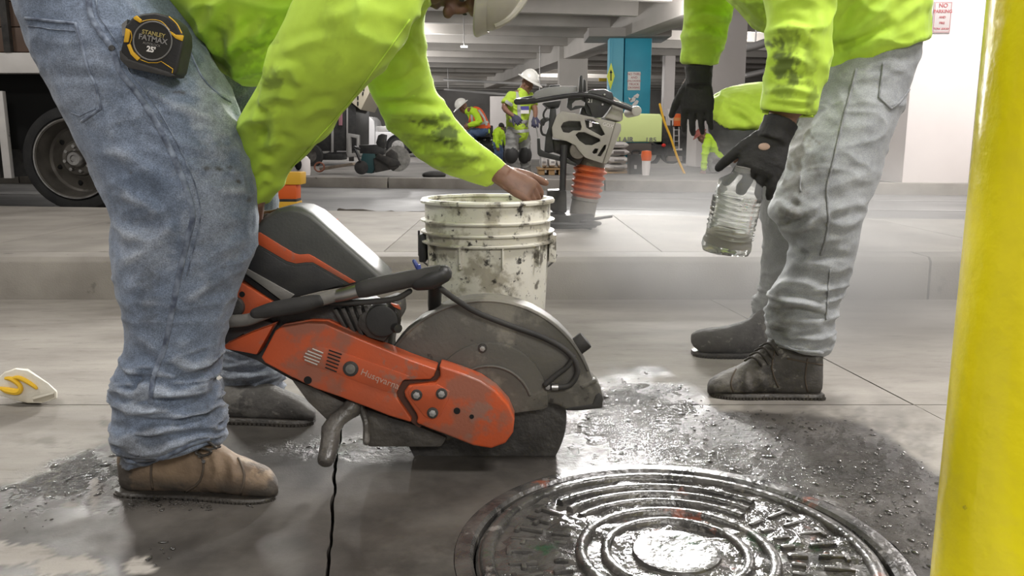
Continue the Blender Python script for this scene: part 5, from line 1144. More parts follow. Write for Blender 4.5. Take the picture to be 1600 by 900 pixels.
# ================================================================== MIDDLE AND FAR DISTANCE
def plate(mb_name, outer, holes, Y, depth, m, parent, bevel=0.0, rim=None):
    """sheet with real openings, given thickness"""
    bm = bmesh.new()
    for loop in [outer] + holes:
        vs = [bm.verts.new(P(x, y, Y)) for x, y in loop]
        for i in range(len(vs)): bm.edges.new((vs[i], vs[(i + 1) % len(vs)]))
    bmesh.ops.triangle_fill(bm, use_beauty=True, use_dissolve=False, edges=bm.edges[:])
    r = bmesh.ops.extrude_face_region(bm, geom=bm.faces[:]); bmesh.ops.translate(bm, vec=(0, depth, 0), verts=[q for q in r['geom'] if isinstance(q, bmesh.types.BMVert)])
    bmesh.ops.recalc_face_normals(bm, faces=bm.faces)
    if bevel:
        ed = [e for e in bm.edges if len(e.link_faces) == 2 and e.calc_face_angle(0) > R(45)]
        bmesh.ops.bevel(bm, geom=ed, offset=bevel, segments=2, profile=.6, affect='EDGES', clamp_overlap=True)
    me = bpy.data.meshes.new(mb_name); bm.to_mesh(me); bm.free(); return link_mesh(mb_name, me, m, parent)
def oval(x, y, rx, ry, rot=0, n=18, e=1.0):
    o = []
    for i in range(n):
        a = 2 * math.pi * i / n; u = rx * math.cos(a); v = ry * math.sin(a); o.append((x + u * math.cos(R(rot)) - v * math.sin(R(rot)), y + u * math.sin(R(rot)) + v * math.cos(R(rot))))
    return o
# ---- rammer on the sidewalk
YR = 5.05
M_RGREY = mat('rammer_beige', (0.42, 0.40, 0.35), 0.5, col2=(0.33, 0.31, 0.27), nscale=6, bump=.1, bscale=80)
M_BELL = mat('bellows_orange', (0.55, 0.115, 0.03), 0.5, col2=(0.42, 0.09, 0.03), nscale=14)
M_BROWNMET = mat('rammer_dirty_steel', (0.13, 0.115, 0.095), 0.55, col2=(0.20, 0.18, 0.15), nscale=9, bump=.3, bscale=60)
ra = thing('rammer', 'upright tamping rammer with beige engine cover and orange bellows on the sidewalk', 'rammer', (P(900, 340, YR).x, YR + .1, KH))
def rc(x, y): return (800 + x * .2667, 110 + y * .2667)
def rl(l): return [rc(*q) for q in l]
outer = rl([(262, 262), (292, 238), (400, 258), (520, 285), (606, 303), (566, 440), (530, 545), (500, 535), (430, 512), (392, 470), (372, 440), (322, 415), (240, 395), (234, 335)])
holes = [rl([(286, 330), (300, 305), (335, 295), (400, 298), (408, 330), (402, 352), (360, 352), (335, 366), (300, 362)]), rl([(425, 285), (470, 286), (512, 310), (545, 375), (525, 385), (470, 355), (436, 335)]), rl([(372, 378), (390, 362), (425, 362), (515, 402), (518, 415), (470, 438), (430, 436), (395, 412)]),
         rl([(470, 480), (486, 458), (506, 460), (498, 485), (480, 490)]), rl([(500, 500), (540, 438), (552, 436), (548, 460), (520, 505)])]
plate('engine_cover', outer, holes, YR, .03, M_RGREY, ra, .004)
b = MB(); b.pxprism(rl([(606, 303), (640, 312), (640, 350), (560, 545), (530, 548), (566, 440)]), YR + .012, .25); b.build('side_shroud', M_RGREY, ra, bevel=.01)
b = MB(); b.pxprism(rl([(270, 300), (400, 285), (590, 330), (560, 450), (520, 520), (430, 490), (380, 430), (270, 385)]), YR + .05, .22); b.build('engine', M_DARK, ra, bevel=.01)
b = MB(); b.pxprism(rl([(452, 302), (468, 300), (470, 330), (452, 334)]), YR + .03, .02); b.build('engine_tag', M_WHITE, ra)
b = MB(); b.pxprism(rl([(400, 258), (410, 215), (455, 215), (470, 280)]), YR + .06, .12); b.build('cylinder_head', M_DARK, ra, bevel=.008)
b = MB(); b.pxprism(rl([(120, 150), (135, 125), (190, 102), (270, 92), (385, 92), (388, 132), (300, 140), (180, 160), (130, 165)]), YR + .06, .22); b.build('fuel_tank', mat('tank_grey', (0.36, 0.36, 0.35), 0.5, col2=(0.27, 0.27, 0.26), nscale=5), ra, bevel=.02, seg=3)
b = MB(); b.pxprism(rl([(220, 88), (280, 84), (282, 94), (222, 98)]), YR + .12, .08); b.build('tank_cap', M_BLACK, ra, bevel=.004)
b = MB(); b.pxprism(rl([(180, 190), (290, 175), (275, 220), (215, 222)]), YR + .05, .18); b.build('tank_bracket', M_BLACK, ra, bevel=.01)
b = MB(); b.pxprism(rl([(425, 128), (470, 112), (545, 110), (588, 130), (596, 160), (590, 195), (560, 240), (530, 277), (490, 278), (470, 268), (455, 220), (430, 180)]), YR - .015, .03); b.build('handle_plate', M_BLACK, ra, bevel=.006)
plate('handle_web', rl([(330, 150), (430, 140), (470, 270), (440, 260), (425, 215), (345, 235), (322, 215)]), [rl([(352, 195), (372, 176), (405, 172), (428, 186), (425, 208), (400, 206), (370, 208), (352, 222)])], YR + .02, .03, M_BLACK, ra)
for x, y in ((542, 142), (530, 200)): bolt('bolt', *rc(x, y), 2.6, YR - .016, M_GALV, ra)
xd = (P(930, 157.5, YR) - P(916, 156.5, YR)).normalized(); text('lettering', '21', .032, P(*rc(459, 179), YR - .0165), xd, Vector((0, -1, 0)).cross(xd), M_SIGN, ra, .001)
xd = (P(*rc(590, 330), YR) - P(*rc(535, 315), YR)).normalized(); text('lettering', 'GOX', .030, P(*rc(562, 322), YR - .002), xd, Vector((0, -1, 0)).cross(xd), M_SIGN, ra, .001)
b = MB(); b.tube([P(*rc(x, y), YR - .03) for x, y in ((30, 184), (120, 180), (260, 158), (380, 142), (460, 146), (540, 168), (620, 198), (700, 228), (735, 240))], .0145, n=14, k=5, round_=True); b.build('guide_handle', M_BLACK, ra)
b = MB(); b.tube([P(*rc(x, y), YR - .03) for x, y in ((28, 184), (60, 183), (130, 178))], .018, n=14, k=3, round_=True); b.build('hand_grip', M_RUBBER, ra)
b = MB(); b.tube([P(*rc(30, 184), YR - .03) + Vector((0, .0, 0)), P(*rc(60, 170), YR + .3), P(*rc(380, 135), YR + .32), P(*rc(620, 190), YR + .32), P(*rc(730, 230), YR + .3)], .0145, n=12, k=4, round_=True); b.build('guide_handle', M_BLACK, ra)
b = MB(); p = P(*rc(728, 238), YR - .03); b.tube([p + Vector((0, -.02, 0)), p + Vector((0, .34, 0))], .030, n=24, k=1); b.build('roller', M_RGREY, ra, bevel=.008)
b = MB(); b.pxprism(rl([(392, 128), (396, 40), (402, 28), (412, 30), (416, 128)]), YR + .0, .03); b.pxprism(rl([(416, 128), (418, 48), (432, 60), (436, 126)]), YR + .03, .03); b.build('lifting_tab', M_BLACK, ra, bevel=.003)
b = MB(); b.pxprism(rl([(596, 150), (640, 182), (652, 230), (650, 290), (632, 302), (540, 278), (580, 220)]), YR + .02, .24); b.build('air_filter_cover', M_RGREY, ra, bevel=.02, seg=3)
b = MB(); b.pxprism(rl([(222, 222), (258, 222), (262, 300), (236, 390), (246, 480), (190, 490), (198, 380), (215, 330)]), YR + .03, .07); b.build('frame', M_BLACK, ra, bevel=.008)
b = MB(); b.pxprism(rl([(148, 396), (164, 396), (168, 462), (200, 480), (300, 508), (380, 545), (376, 562), (280, 532), (160, 504), (150, 490)]), YR + .01, .06); b.build('carry_hook', M_BLACK, ra, bevel=.006)
b = MB(); b.pxprism(rl([(230, 400), (330, 415), (410, 470), (420, 520), (390, 560), (300, 500), (240, 480)]), YR + .06, .18); b.build('crankcase', M_DARK, ra, bevel=.012)
b = MB(); p = P(*rc(384, 470), YR + .05); b.tube([p, p + Vector((0, -.04, 0))], [.055, .05], n=20, k=1); b.build('starter', M_BROWNMET, ra, bevel=.006)
b = MB(); b.tube([P(*rc(x, y), YR + .02) for x, y in ((205, 220), (188, 245), (185, 270), (200, 290))], .006, n=8, k=4); b.tube([P(*rc(x, y), YR + .02) for x, y in ((180, 300), (170, 340), (178, 372), (200, 380))], .007, n=8, k=4); b.build('cable', M_RUBBER, ra)
b = MB(); b.pxprism(rl([(166, 290), (185, 276), (215, 275), (220, 292), (196, 305), (188, 325), (170, 322)]), YR + .02, .05); b.build('throttle_lever', M_BLACK, ra, bevel=.005)
b = MB(); b.tube([P(*rc(304, 440), YR + .02), P(*rc(300, 570), YR), P(*rc(296, 705), YR - .01)], [.024, .020, .020], n=12, k=2); b.build('spring_rod', M_BLACK, ra)
axt = P(*rc(462, 560), YR + .14); axb = P(*rc(425, 765), YR + .14); ax = (axb - axt).normalized(); xx = ax.orthogonal().normalized(); mx_ = Matrix((xx, ax.cross(xx), ax)).transposed()
pxr = (YR + .14) / F; b = MB(); b.lathe([(0, -.12), (18 * pxr, -.12), (21 * pxr, -.02), (21 * pxr, .02), (0, .02)], axt, mx_, n=32); b.build('neck', M_BROWNMET, ra)
LB = (axb - axt).length; prof = [(0, 0), (22 * pxr, 0)]
for k in range(5):
    h = .012 + k * LB * .17; rr_ = (26.5 - k * .6) * pxr; prof += [(rr_ * .82, h), (rr_, h + LB * .055), (rr_, h + LB * .09), (rr_ * .82, h + LB * .15)]
prof += [(20 * pxr, LB * .93), (0, LB * .93)]
b = MB(); b.lathe(prof, axt, mx_, n=40); b.build('bellows', M_BELL, ra)
b = MB(); foot = P(*rc(400, 865), YR + .14); b.lathe([(0, LB * .9), (21 * pxr, LB * .9), (22 * pxr, LB * .98), (20 * pxr, LB), (20 * pxr, LB * 1.45), (0, LB * 1.45)], axt, mx_, n=32); b.build('leg_tube', M_BROWNMET, ra)
q = P(892, 332, YR + .14); b = MB(); b.box((q.x, YR + .14, KH + .03), (.27, .30, .06)); b.build('shoe', M_DARK, ra, bevel=.012)
b = MB(); b.pxprism(rl([(208, 702), (320, 700), (322, 836), (240, 832), (212, 800)]), YR + .06, .16); b.build('shoe_guard', M_DARK, ra, bevel=.015)
b = MB(); pts = []
for i in range(26):
    a = i * .55; pts.append((P(890, 345, 4.75).x + .12 * math.cos(a) * (1 + .02 * i), 4.72 + .05 * math.sin(a), KH + .012 + .0012 * i))
b.tube(pts + [P(930, 342, 5.0), P(955, 338, 5.2)], .010, n=8, k=2, round_=True); tag(b.build('hose_coil', M_RUBBER), 'thin dark hose coiled on the sidewalk at the foot of the rammer', 'hose')

# ---- left truck
tr = thing('truck', 'work truck with brown box body, white bumper rail and large black rear wheel', 'truck', (-4.1, 7.7, .06))
YW = 7.55; wc = P(117, 241, YW); wr_r = 81 * YW / F; wc.z = .06 + wr_r; ry = Matrix.Rotation(R(90), 3, 'X')
M_TYRE = mat('truck_tyre', (0.020, 0.020, 0.021), .8, col2=(0.035, 0.034, 0.033), nscale=8, bump=.2, bscale=60); M_RIM = mat('rim_grey', (0.20, 0.185, 0.165), .42, .6, col2=(0.13, 0.12, 0.105), nscale=6)
def truck_wheel(c):
    b = MB(); b.lathe([(wr_r * .76, -.02), (wr_r * .80, .03), (wr_r * .90, .035), (wr_r * .97, .02), (wr_r, -.02), (wr_r, -.24), (wr_r * .8, -.26), (wr_r * .7, -.2)], c, ry, n=72); t = b.build('tyre', M_TYRE, tr)
    b = MB(); b.lathe([(wr_r * .77, .0), (wr_r * .755, .03), (wr_r * .715, .028), (wr_r * .69, -.02), (wr_r * .655, -.05), (wr_r * .64, -.13), (wr_r * .60, -.15), (wr_r * .50, -.14), (wr_r * .36, -.10), (wr_r * .32, -.10), (0, -.10)], c, ry, n=72); r_ = b.build('rim', M_RIM, t, angle=30)
    b = MB(); b.lathe([(wr_r * .775, .018), (wr_r * .76, .038), (wr_r * .735, .036), (wr_r * .725, .02)], c, ry, n=72); b.build('rim_lip', M_STEEL, t)
    b = MB(); b.lathe([(0, .02), (wr_r * .06, .02), (wr_r * .07, .035), (wr_r * .12, .035), (wr_r * .16, .015), (wr_r * .175, -.03), (wr_r * .18, -.10)], c, ry, n=40); b.build('hub', M_STEEL, t)
    b = MB(); b.lathe([(wr_r * .10, -.05), (wr_r * .31, -.06), (wr_r * .335, -.075), (wr_r * .34, -.13)], c, ry, n=40); b.build('hub_flange', M_RIM, t)
    for k in range(8):
        a = k * math.pi / 4 + .2; b = MB(); p = c + Vector((math.cos(a), 0, math.sin(a))) * wr_r * .24; b.tube([p + Vector((0, .08, 0)), p + Vector((0, .02, 0))], .016, n=6, k=1); b.build('lug_nut', M_STEEL, t)
    for k in range(6):
        a = k * math.pi / 3 + .35; b = MB(); p = c + Vector((math.cos(a), 0, math.sin(a))) * wr_r * .47; b.ell(p + Vector((0, .128, 0)), (.030, .016, .022), Matrix.Rotation(-a, 3, 'Y'), 12, 6); b.build('hand_hole', M_HOLE, t)
truck_wheel(wc)
M_BROWN = mat('truck_brown', (0.135, 0.085, 0.06), .6, col2=(0.10, 0.065, 0.048), nscale=3); M_TWHITE = mat('truck_white', (0.80, 0.77, 0.74), .5, col2=(0.70, 0.67, 0.64), nscale=4, grime=((0.12, 0.10, 0.085), 6, .66))
X1 = P(400, 80, 7.6).x; X0 = -7.6
zb0, zb1 = P(40, 114, 7.45).z, P(40, 82, 7.45).z
b = MB(); b.box(((X0 + X1) / 2, 7.52, (zb0 + zb1) / 2), (X1 - X0, .12, zb1 - zb0)); b.build('bumper_rail', M_TWHITE, tr, bevel=.008)
for k in range(5):
    z0_ = zb1 + .01 + k * .215; b = MB(); b.box(((X0 + X1) / 2 + .05, 8.6, z0_ + .105), (X1 - X0 - .1, 2.2, .208)); b.build('body_plank', M_BROWN, tr, bevel=.006)
b = MB(); b.box((P(8, 40, 7.46).x, 7.48, zb1 + .75), (.06, .06, 1.5)); b.build('stake_post', M_DARK, tr, bevel=.006)
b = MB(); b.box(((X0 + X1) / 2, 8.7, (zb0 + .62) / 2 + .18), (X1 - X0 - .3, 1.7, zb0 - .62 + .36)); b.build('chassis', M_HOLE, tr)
b = MB(); b.box((P(-3, 180, 7.5).x - .02, 7.6, .75), (.07, .05, .78)); b.build('mud_flap_edge', M_TWHITE, tr, bevel=.004)
b = MB(); b.box((P(-60, 180, 7.7).x, 7.9, .72), (.66, .5, .72)); b.build('tool_box', M_DARK, tr, bevel=.01)
for x in (-6.9,):
    truck_wheel(Vector((x, wc.y, wc.z)))
# ---- orange and yellow marker behind the saw
om = thing('marker_drum', 'small orange and yellow plastic warning marker on the road behind the saw hood', 'marker', (P(452, 320, 6.5).x, 6.5, .06))
M_OR = mat('safety_orange', (0.80, 0.13, 0.015), .5); M_YE = mat('safety_yellow', (0.80, 0.45, 0.03), .5)
def pb(name, x0, y0, x1, y1, Y, dep, m, par, bev=.01):
    b = MB(); b.pxprism([(x0, y0), (x1, y0), (x1, y1), (x0, y1)], Y, dep); return b.build(name, m, par, bevel=bev)
pb('body', 434, 288, 463, 312, 6.5, .15, M_OR, om); pb('top', 432, 269, 470, 289, 6.48, .18, M_YE, om, .015); pb('dark_band', 434, 311, 463, 316, 6.495, .15, M_BLACK, om, .003); pb('base', 430, 315, 464, 330, 6.49, .17, M_YE, om)
pb('side_stripe', 428, 290, 434, 322, 6.5, .14, M_YE, om, .003)
# ---- muddy pipe and scraps at the road's near edge
b = MB(); b.tube([P(530, 312, 6.4), P(580, 318, 6.3), P(620, 322, 6.25), P(665, 322, 6.2), P(720, 324, 6.2)], [.02, .035, .045, .045, .03], n=10, k=4, round_=True); me = b.mesh('muddy_hose'); co, no = co_no(me); co = co + no * (fbm(co * 14, 3, 2) * .012)[:, None]; co[:, 2] += (.075 - co[:, 2].min()); set_co(me, co)
tag(link_mesh('muddy_hose', me, mat('dark_mud', (0.075, 0.065, 0.055), .8, col2=(0.13, 0.115, 0.10), nscale=8)), 'thick muddy dark hose lying along the road edge behind the bucket', 'hose')
b = MB(); q = P(525, 345, 5.35); b.ell((q.x, 5.3, KH + .006), (.025, .012, .007)); tag(b.build('orange_scrap', M_OR), 'tiny orange plastic scrap lying on the sidewalk left of the bucket', 'scrap')
# ---- far cut-off saw on the far sidewalk
YF = 11.9
fs_ = thing('cutoff_saw', 'dark teal cut-off saw with a bright round blade parked on the far sidewalk', 'saw', (P(600, 268, YF).x, YF, .195))
M_TEALD = mat('dark_teal_plastic', (0.018, 0.06, 0.065), .5)
def fc(x, y): return (460 + x * .2332, 130 + y * .2332)
def fpoly(name, l, Y, dep, m, par=fs_, bev=.012):
    b = MB(); b.pxprism([fc(*q) for q in l], Y, dep); return b.build(name, m, par, bevel=bev)
fpoly('engine', [(455, 470), (540, 470), (550, 560), (520, 605), (440, 600), (430, 560)], YF, .25, M_TEALD); fpoly('tank', [(530, 500), (620, 520), (640, 580), (540, 600)], YF - .02, .2, M_DARK)
fpoly('top_cover', [(430, 415), (560, 410), (600, 440), (600, 480), (440, 470)], YF, .22, M_BLACK); fpoly('filter', [(545, 400), (560, 350), (585, 338), (612, 345), (608, 395), (600, 440), (560, 430)], YF, .16, M_BLACK)
fpoly('arm', [(540, 500), (560, 470), (700, 520), (715, 550), (640, 560)], YF - .04, .06, M_DARK); fpoly('guard', [(610, 470), (650, 440), (690, 470), (700, 560), (660, 590), (620, 560)], YF - .03, .05, M_DARK)
b = MB(); b.tube([P(*fc(x, y), YF - .02) for x, y in ((435, 440), (400, 430), (420, 470), (440, 520))], .02, n=8, k=4, round_=True); b.build('rear_handle', M_BLACK, fs_)
b = MB(); p = P(*fc(690, 505), YF); b.lathe([(0, -.006), (85 * .2332 * YF / F, -.006), (85 * .2332 * YF / F, .006), (0, .006)], p, ry, n=48); b.build('blade', M_STEEL, fs_)
b = MB(); p = P(*fc(447, 565), YF - .02); b.tube([p, p + Vector((0, .08, 0))], .10, n=24, k=1); b.build('wheel', M_RUBBER, fs_, bevel=.01)
b = MB(); b.ell((P(678, 268, 11.7).x, 11.7, .22), (.17, .12, .06)); tag(b.build('black_sack', M_RUBBER), 'low black sack lying on the far sidewalk right of the far saw', 'sack')
# ---- black trailer with cream hood
tl = thing('equipment_trailer', 'black equipment trailer with a cream hood standing on the far side left of the pickup', 'trailer', (P(520, 250, 17).x, 17, .06))
M_CREAM = mat('cream_paint', (0.62, 0.56, 0.44), .5)
pb('body', 380, 150, 556, 236, 17, 1.6, M_BLACK, tl, .03); pb('fender', 500, 240, 535, 250, 16.95, .5, M_BLACK, tl, .02)
b = MB(); b.pxprism([(500, 100), (590, 100), (577, 146), (564, 172), (556, 166), (540, 152), (520, 150), (500, 150)], 16.9, 1.7); hd = b.build('hood', M_CREAM, tl, bevel=.02)
for k in range(4): 
    b = MB(); b.pxprism([(558 + k * .0, 132 + k * 9), (560, 132 + k * 9), (560, 138 + k * 9), (558, 138 + k * 9)], 16.88, .03); b.build('vent_slot', M_HOLE, tl)
for k in range(3):
    b = MB(); b.pxprism([(569 - k * 1.5, 130 + k * 7), (571 - k * 1.5, 130 + k * 7), (570.5 - k * 1.5, 135 + k * 7), (568.5 - k * 1.5, 135 + k * 7)], 16.88, .03); b.build('vent_slot', M_HOLE, tl)
pb('silver_post', 517, 193, 521, 238, 16.95, .05, M_GALV, tl, .01); pb('corner_post', 541, 168, 543.5, 240, 16.95, .05, M_GALV, tl, .005); pb('reflector', 529, 171, 535, 196, 16.95, .03, mat('pink_reflector', (0.34, 0.16, 0.19), .4), tl, .005)
plate('jack_stand', [(543, 208), (561, 211), (561, 244), (543, 246)], [[(548, 214), (557, 216), (557, 238), (548, 240)]], 16.6, .12, M_GALV, tl, .01)
for x in (440, 487):
    b = MB(); p = P(x, 240, 16.8); rr_ = .24; p.z = .06 + rr_ + .1; b.lathe([(rr_ * .6, .0), (rr_, .02), (rr_, .2), (rr_ * .6, .2)], p, ry, n=32); w_ = b.build('tyre', M_TYRE, tl)
    b = MB(); b.lathe([(0, .02), (rr_ * .62, .0), (rr_ * .62, .1)], p, Matrix.Rotation(R(90), 3, 'X'), n=24); b.build('rim', M_STEEL, w_)
pb('axle_post', 455, 236, 462, 252, 17.0, .1, M_DARK, tl, .01); pb('axle_post', 545, 236, 552, 252, 17.0, .1, M_DARK, tl, .01)
b = MB(); b.prism([P(498, 262, 12.6), P(550, 254, 12.6), P(553, 258, 12.6), P(500, 267, 12.6)], (0, .25, .0)); tag(b.build('timber_plank', mat('grey_wood', (0.25, 0.20, 0.15), .8, col2=(0.16, 0.13, 0.10), nscale=10), bevel=.01), 'weathered timber plank lying on the far sidewalk left of the far saw', 'plank')
b = MB(); b.tube([P(499 + 7.5 * math.cos(a), 261.0 + 7 * math.sin(a), 12.4) for a in np.linspace(0, 6.28, 22)], .014, n=8, k=1); tag(b.build('red_hose_loop', mat('red_hose', (0.26, 0.10, 0.06), .5)), 'small reddish hose loop beside the timber plank', 'hose')
wj = thing('water_jug', 'white and dark round jug on the far sidewalk behind the orange marker', 'jug', (P(473, 262, 12.2).x, 12.2, .195)); b = MB(); q = P(474, 255, 12.2); b.lathe([(0, .195), (.09, .195), (.10, .25), (.10, .42), (.06, .47), (.03, .48), (0, .48)], (q.x, 12.2, 0), n=24); b.build('body', M_WHITE, wj); b = MB(); b.ell((q.x - .05, 12.12, .36), (.06, .04, .09)); b.build('dark_side', M_HOLE, wj)
# ---- white pickup far off
YPK = 35.0
pk = thing('pickup_truck', 'white pickup truck parked deep in the deck behind the far saw', 'truck', (P(600, 245, YPK).x, YPK, .03))
M_CAR = mat('car_white', (0.70, 0.69, 0.70), .3); M_GLASS = mat('car_glass', (0.02, 0.022, 0.025), .1)
b = MB(); b.pxprism([(480, 212), (520, 206), (535, 186), (548, 182), (578, 182), (584, 188), (587, 206), (656, 206), (657, 232), (652, 236), (470, 238), (472, 220)], YPK, 1.9); b.build('body', M_CAR, pk, bevel=.06, seg=3)
plate('side_window', [(540, 188), (573, 187), (576, 205), (532, 205)], [], YPK - .02, .04, M_GLASS, pk); pb('pillar', 557, 187, 560, 205, YPK - .04, .03, M_CAR, pk, .005); pb('door_gap', 585.5, 188, 586.5, 234, YPK - .02, .03, M_GREYINK, pk, 0)
pb('bumper', 652, 234, 672, 244, YPK + .1, 1.7, M_BLACK, pk, .03); pb('tail_lamp', 655, 213, 658, 226, YPK - .01, .2, M_RED, pk, .01); pb('light_bar', 556, 178, 566, 182, YPK + .5, 1.0, M_GALV, pk, .03); pb('sill', 500, 236, 640, 240, YPK + .05, 1.6, M_BLACK, pk, .02)
for x in (622, 508):
    p = P(x, 233, YPK - .02); p.z = .44
    b = MB(); b.lathe([(0, -.01), (.52, -.01), (.52, .02), (0, .02)], p, ry, n=40); b.build('wheel_arch', M_HOLE, pk)
    b = MB(); b.lathe([(.26, .0), (.40, .03), (.41, -.2), (.26, -.2)], p + Vector((0, -.02, 0)), ry, n=40); t = b.build('tyre', M_TYRE, pk); b = MB(); b.lathe([(0, .03), (.27, .02), (.27, -.05)], p + Vector((0, -.02, 0)), ry, n=32); b.build('rim', M_STEEL, t)
for i, (x0, x1, y0, m_, l_) in enumerate(((588, 607, 197, M_GALV, 'grey'), (608, 625, 196, M_TEAL, 'teal'))):
    o = pb('cargo_box', x0, y0, x1, 207, YPK + .6, .8, m_, None, .02); tag(o, l_ + ' box standing in the bed of the white pickup', 'box')
# ---- tape pole, cones, pallets, bags, case
M_BAG = mat('cement_bag_paper', (0.66, 0.63, 0.60), .75, col2=(0.52, 0.49, 0.47), nscale=10); M_BAGG = mat('bag_print_grey', (0.30, 0.285, 0.275), .7); M_BAGP = mat('bag_print', (0.13, 0.115, 0.11), .7); M_WOOD = mat('pallet_wood', (0.42, 0.27, 0.12), .75, col2=(0.33, 0.20, 0.09), nscale=8)
def bag(x0, x1, y0, y1, Y, label, group, print_=False):
    t = thing('cement_bag', label, 'bag', P((x0 + x1) / 2, y1, Y), group); b = MB(); A = P(x0, y1, Y); B = P(x1, y0, Y); c = (A + B) / 2; rx, rz = (B.x - A.x) / 2, abs(B.z - A.z) / 2
    rings = []
    for k in range(9):
        u = -1 + k / 4; s_ = (1 - abs(u) ** 5) ** .35 if abs(u) < 1 else .25
        rings.append([c + Vector((rx * u, .24 * math.copysign(abs(math.cos(a)) ** .5, math.cos(a)) * (0.8 + .2 * s_), rz * s_ * math.copysign(abs(math.sin(a)) ** .7, math.sin(a)))) for a in np.linspace(0, 2 * math.pi, 16, endpoint=False)])
    b.loft(rings); me = b.mesh('bag_body'); co, no = co_no(me); set_co(me, co + no * (fbm(co * 9, 7, 2) * .008)[:, None]); link_mesh('bag_body', me, M_BAG, t)
    b = MB(); b.box((c.x + rx * .1, Y - .235, c.z), (rx * .9, .02, rz * (.75 if print_ else .35))); b.build('printed_panel', M_BAGP if print_ else M_BAGG, t, bevel=.004); return t
def pallet(x0, x1, y0, y1, Y, label):
    A = P(x0, y1, Y); B = P(x1, y0, Y); zt_, zb_ = B.z, .195; t = thing('pallet', label, 'pallet', ((A.x + B.x) / 2, Y, zb_)); W = B.x - A.x
    for k in range(5):
        b = MB(); b.box(((A.x + B.x) / 2, Y + .06 + k * .17, zt_ - .012), (W, .13, .024)); b.build('deck_board', M_WOOD, t, bevel=.003)
    for k in range(3):
        b = MB(); b.box((A.x + .06 + k * (W - .12) / 2, Y + .4, (zt_ + zb_) / 2 - .012), (.09, .78, zt_ - zb_ - .024)); b.build('stringer', M_WOOD, t, bevel=.003)
    return t
pallet(840, 884, 263, 279, 12.3, 'yellow wooden pallet under upright bags behind the rammer on the left')
for i in range(3): bag(843 + i * 13.3, 854.5 + i * 13.3, 244, 261.5, 12.6, ['cement bag on the yellow pallet, nearest the standing worker', 'cement bag in the middle of the yellow pallet', 'cement bag on the yellow pallet beside the rammer rod'][i], 'bags on the yellow pallet', i == 2)
pallet(938, 988, 269, 277, 12.9, 'dark pallet under the stacked bags between rammer and black case')
for i, (y0, y1) in enumerate(((255.5, 266.8), (243, 255.5), (232, 243), (221, 232))): bag(944 + i % 2 * 2, 981 - i % 2, y0 + .6, y1 - .2, 13.3, 'grey white cement bag in the stack right of the rammer, ' + ['lowest of four', 'second from the bottom', 'third from the bottom', 'topmost of four'][i], 'stacked bags right of the rammer', i == 2)
bc_ = thing('black_case', 'black plastic case with handle between the stacked bags and white post', 'case', (P(993, 277, 12.6).x, 12.7, .195)); pb('body', 984, 241, 1003, 277, 12.6, .3, M_BLACK, bc_, .02); b = MB(); b.tube([P(988, 242, 12.7), P(988, 236, 12.7), P(999, 236, 12.7), P(999, 242, 12.7)], .015, n=8, k=3); b.build('handle', M_BLACK, bc_); pb('latch', 991, 258, 995, 264, 12.58, .04, M_GALV, bc_, .005)
de = thing('traffic_post', 'white traffic post with orange top beside the black case', 'post', (P(1009, 280, 12.2).x, 12.2, .195)); q = P(1009, 279, 12.2)
z_ = [P(1009, y, 12.2).z for y in (279, 262, 250, 236, 231)]
b = MB(); b.lathe([(0, .195), (.05, .195), (.06, z_[1]), (.065, z_[2])], (q.x, 12.2, 0), n=20); b.build('white_sleeve', M_WHITE, de); b = MB(); b.lathe([(.067, z_[2] - .01), (.08, z_[2] + .06), (.07, z_[3]), (0, z_[3] + .01)], (q.x, 12.2, 0), n=20); b.build('orange_top', M_OR, de)
b = MB(); b.tube([P(x, y, 12.9) for x, y in ((1031, 163), (1038, 190), (1048, 215), (1058, 245), (1068, 268), (1073, 275.5), (1085, 277))], .018, n=8, k=4, round_=True); tag(b.build('yellow_hose', M_YE), 'yellow hose hanging down slantwise in front of the dark truck', 'hose')
# ---- compressor
YC = 21.0
cp = thing('air_compressor', 'lime towable air compressor with dark lower body behind the rammer', 'compressor', (P(1000, 255, YC).x, YC, .06))
M_SULL = mat('compressor_lime', (0.72, 0.83, 0.34), .45)
b = MB(); b.pxprism([(940, 176), (1032, 178), (1035, 184), (1034, 222), (940, 222)], YC, 1.5); b.build('canopy', M_SULL, cp, bevel=.04, seg=3)
b = MB(); b.pxprism([(1033, 178), (1040, 182), (1043, 226), (1035, 224)], YC + .1, 1.3); b.build('end_panel', M_DARK, cp, bevel=.02)
pb('lower_body', 945, 223, 1018, 242, YC + .03, 1.4, mat('compressor_brown', (0.10, 0.085, 0.075), .6), cp, .03); pb('rear_box', 1016, 226, 1043, 242, YC + .05, 1.3, M_BLACK, cp, .02)
b = MB(); p = P(1037, 227, YC - .0); b.ell(p, (.055, .03, .045)); b.build('tail_lamp', mat('tail_red', (0.75, 0.03, 0.02), .3), cp)
for x in (958, 1015):
    p = P(x, 246, YC + .1); p.z = .06 + .28; b = MB(); b.lathe([(.16, .0), (.28, .03), (.28, -.2), (.16, -.2)], p, ry, n=32); b.build('tyre', M_TYRE, cp); b = MB(); b.lathe([(0, .02), (.17, .01), (.17, -.1)], p, ry, n=24); b.build('rim', M_GALV, cp)
xd = Vector((1, 0, 0)); yd = Vector((0, 0, 1))
text('lettering', 'SULLAIR', .175, P(969, 218.5, YC - .01), xd, yd, M_GREYINK, cp, .004, bold=.004, sx=1.05); text('lettering', '185', .15, P(1017, 218.5, YC - .01), xd, yd, M_GREYINK, cp, .004, sx=1.3)
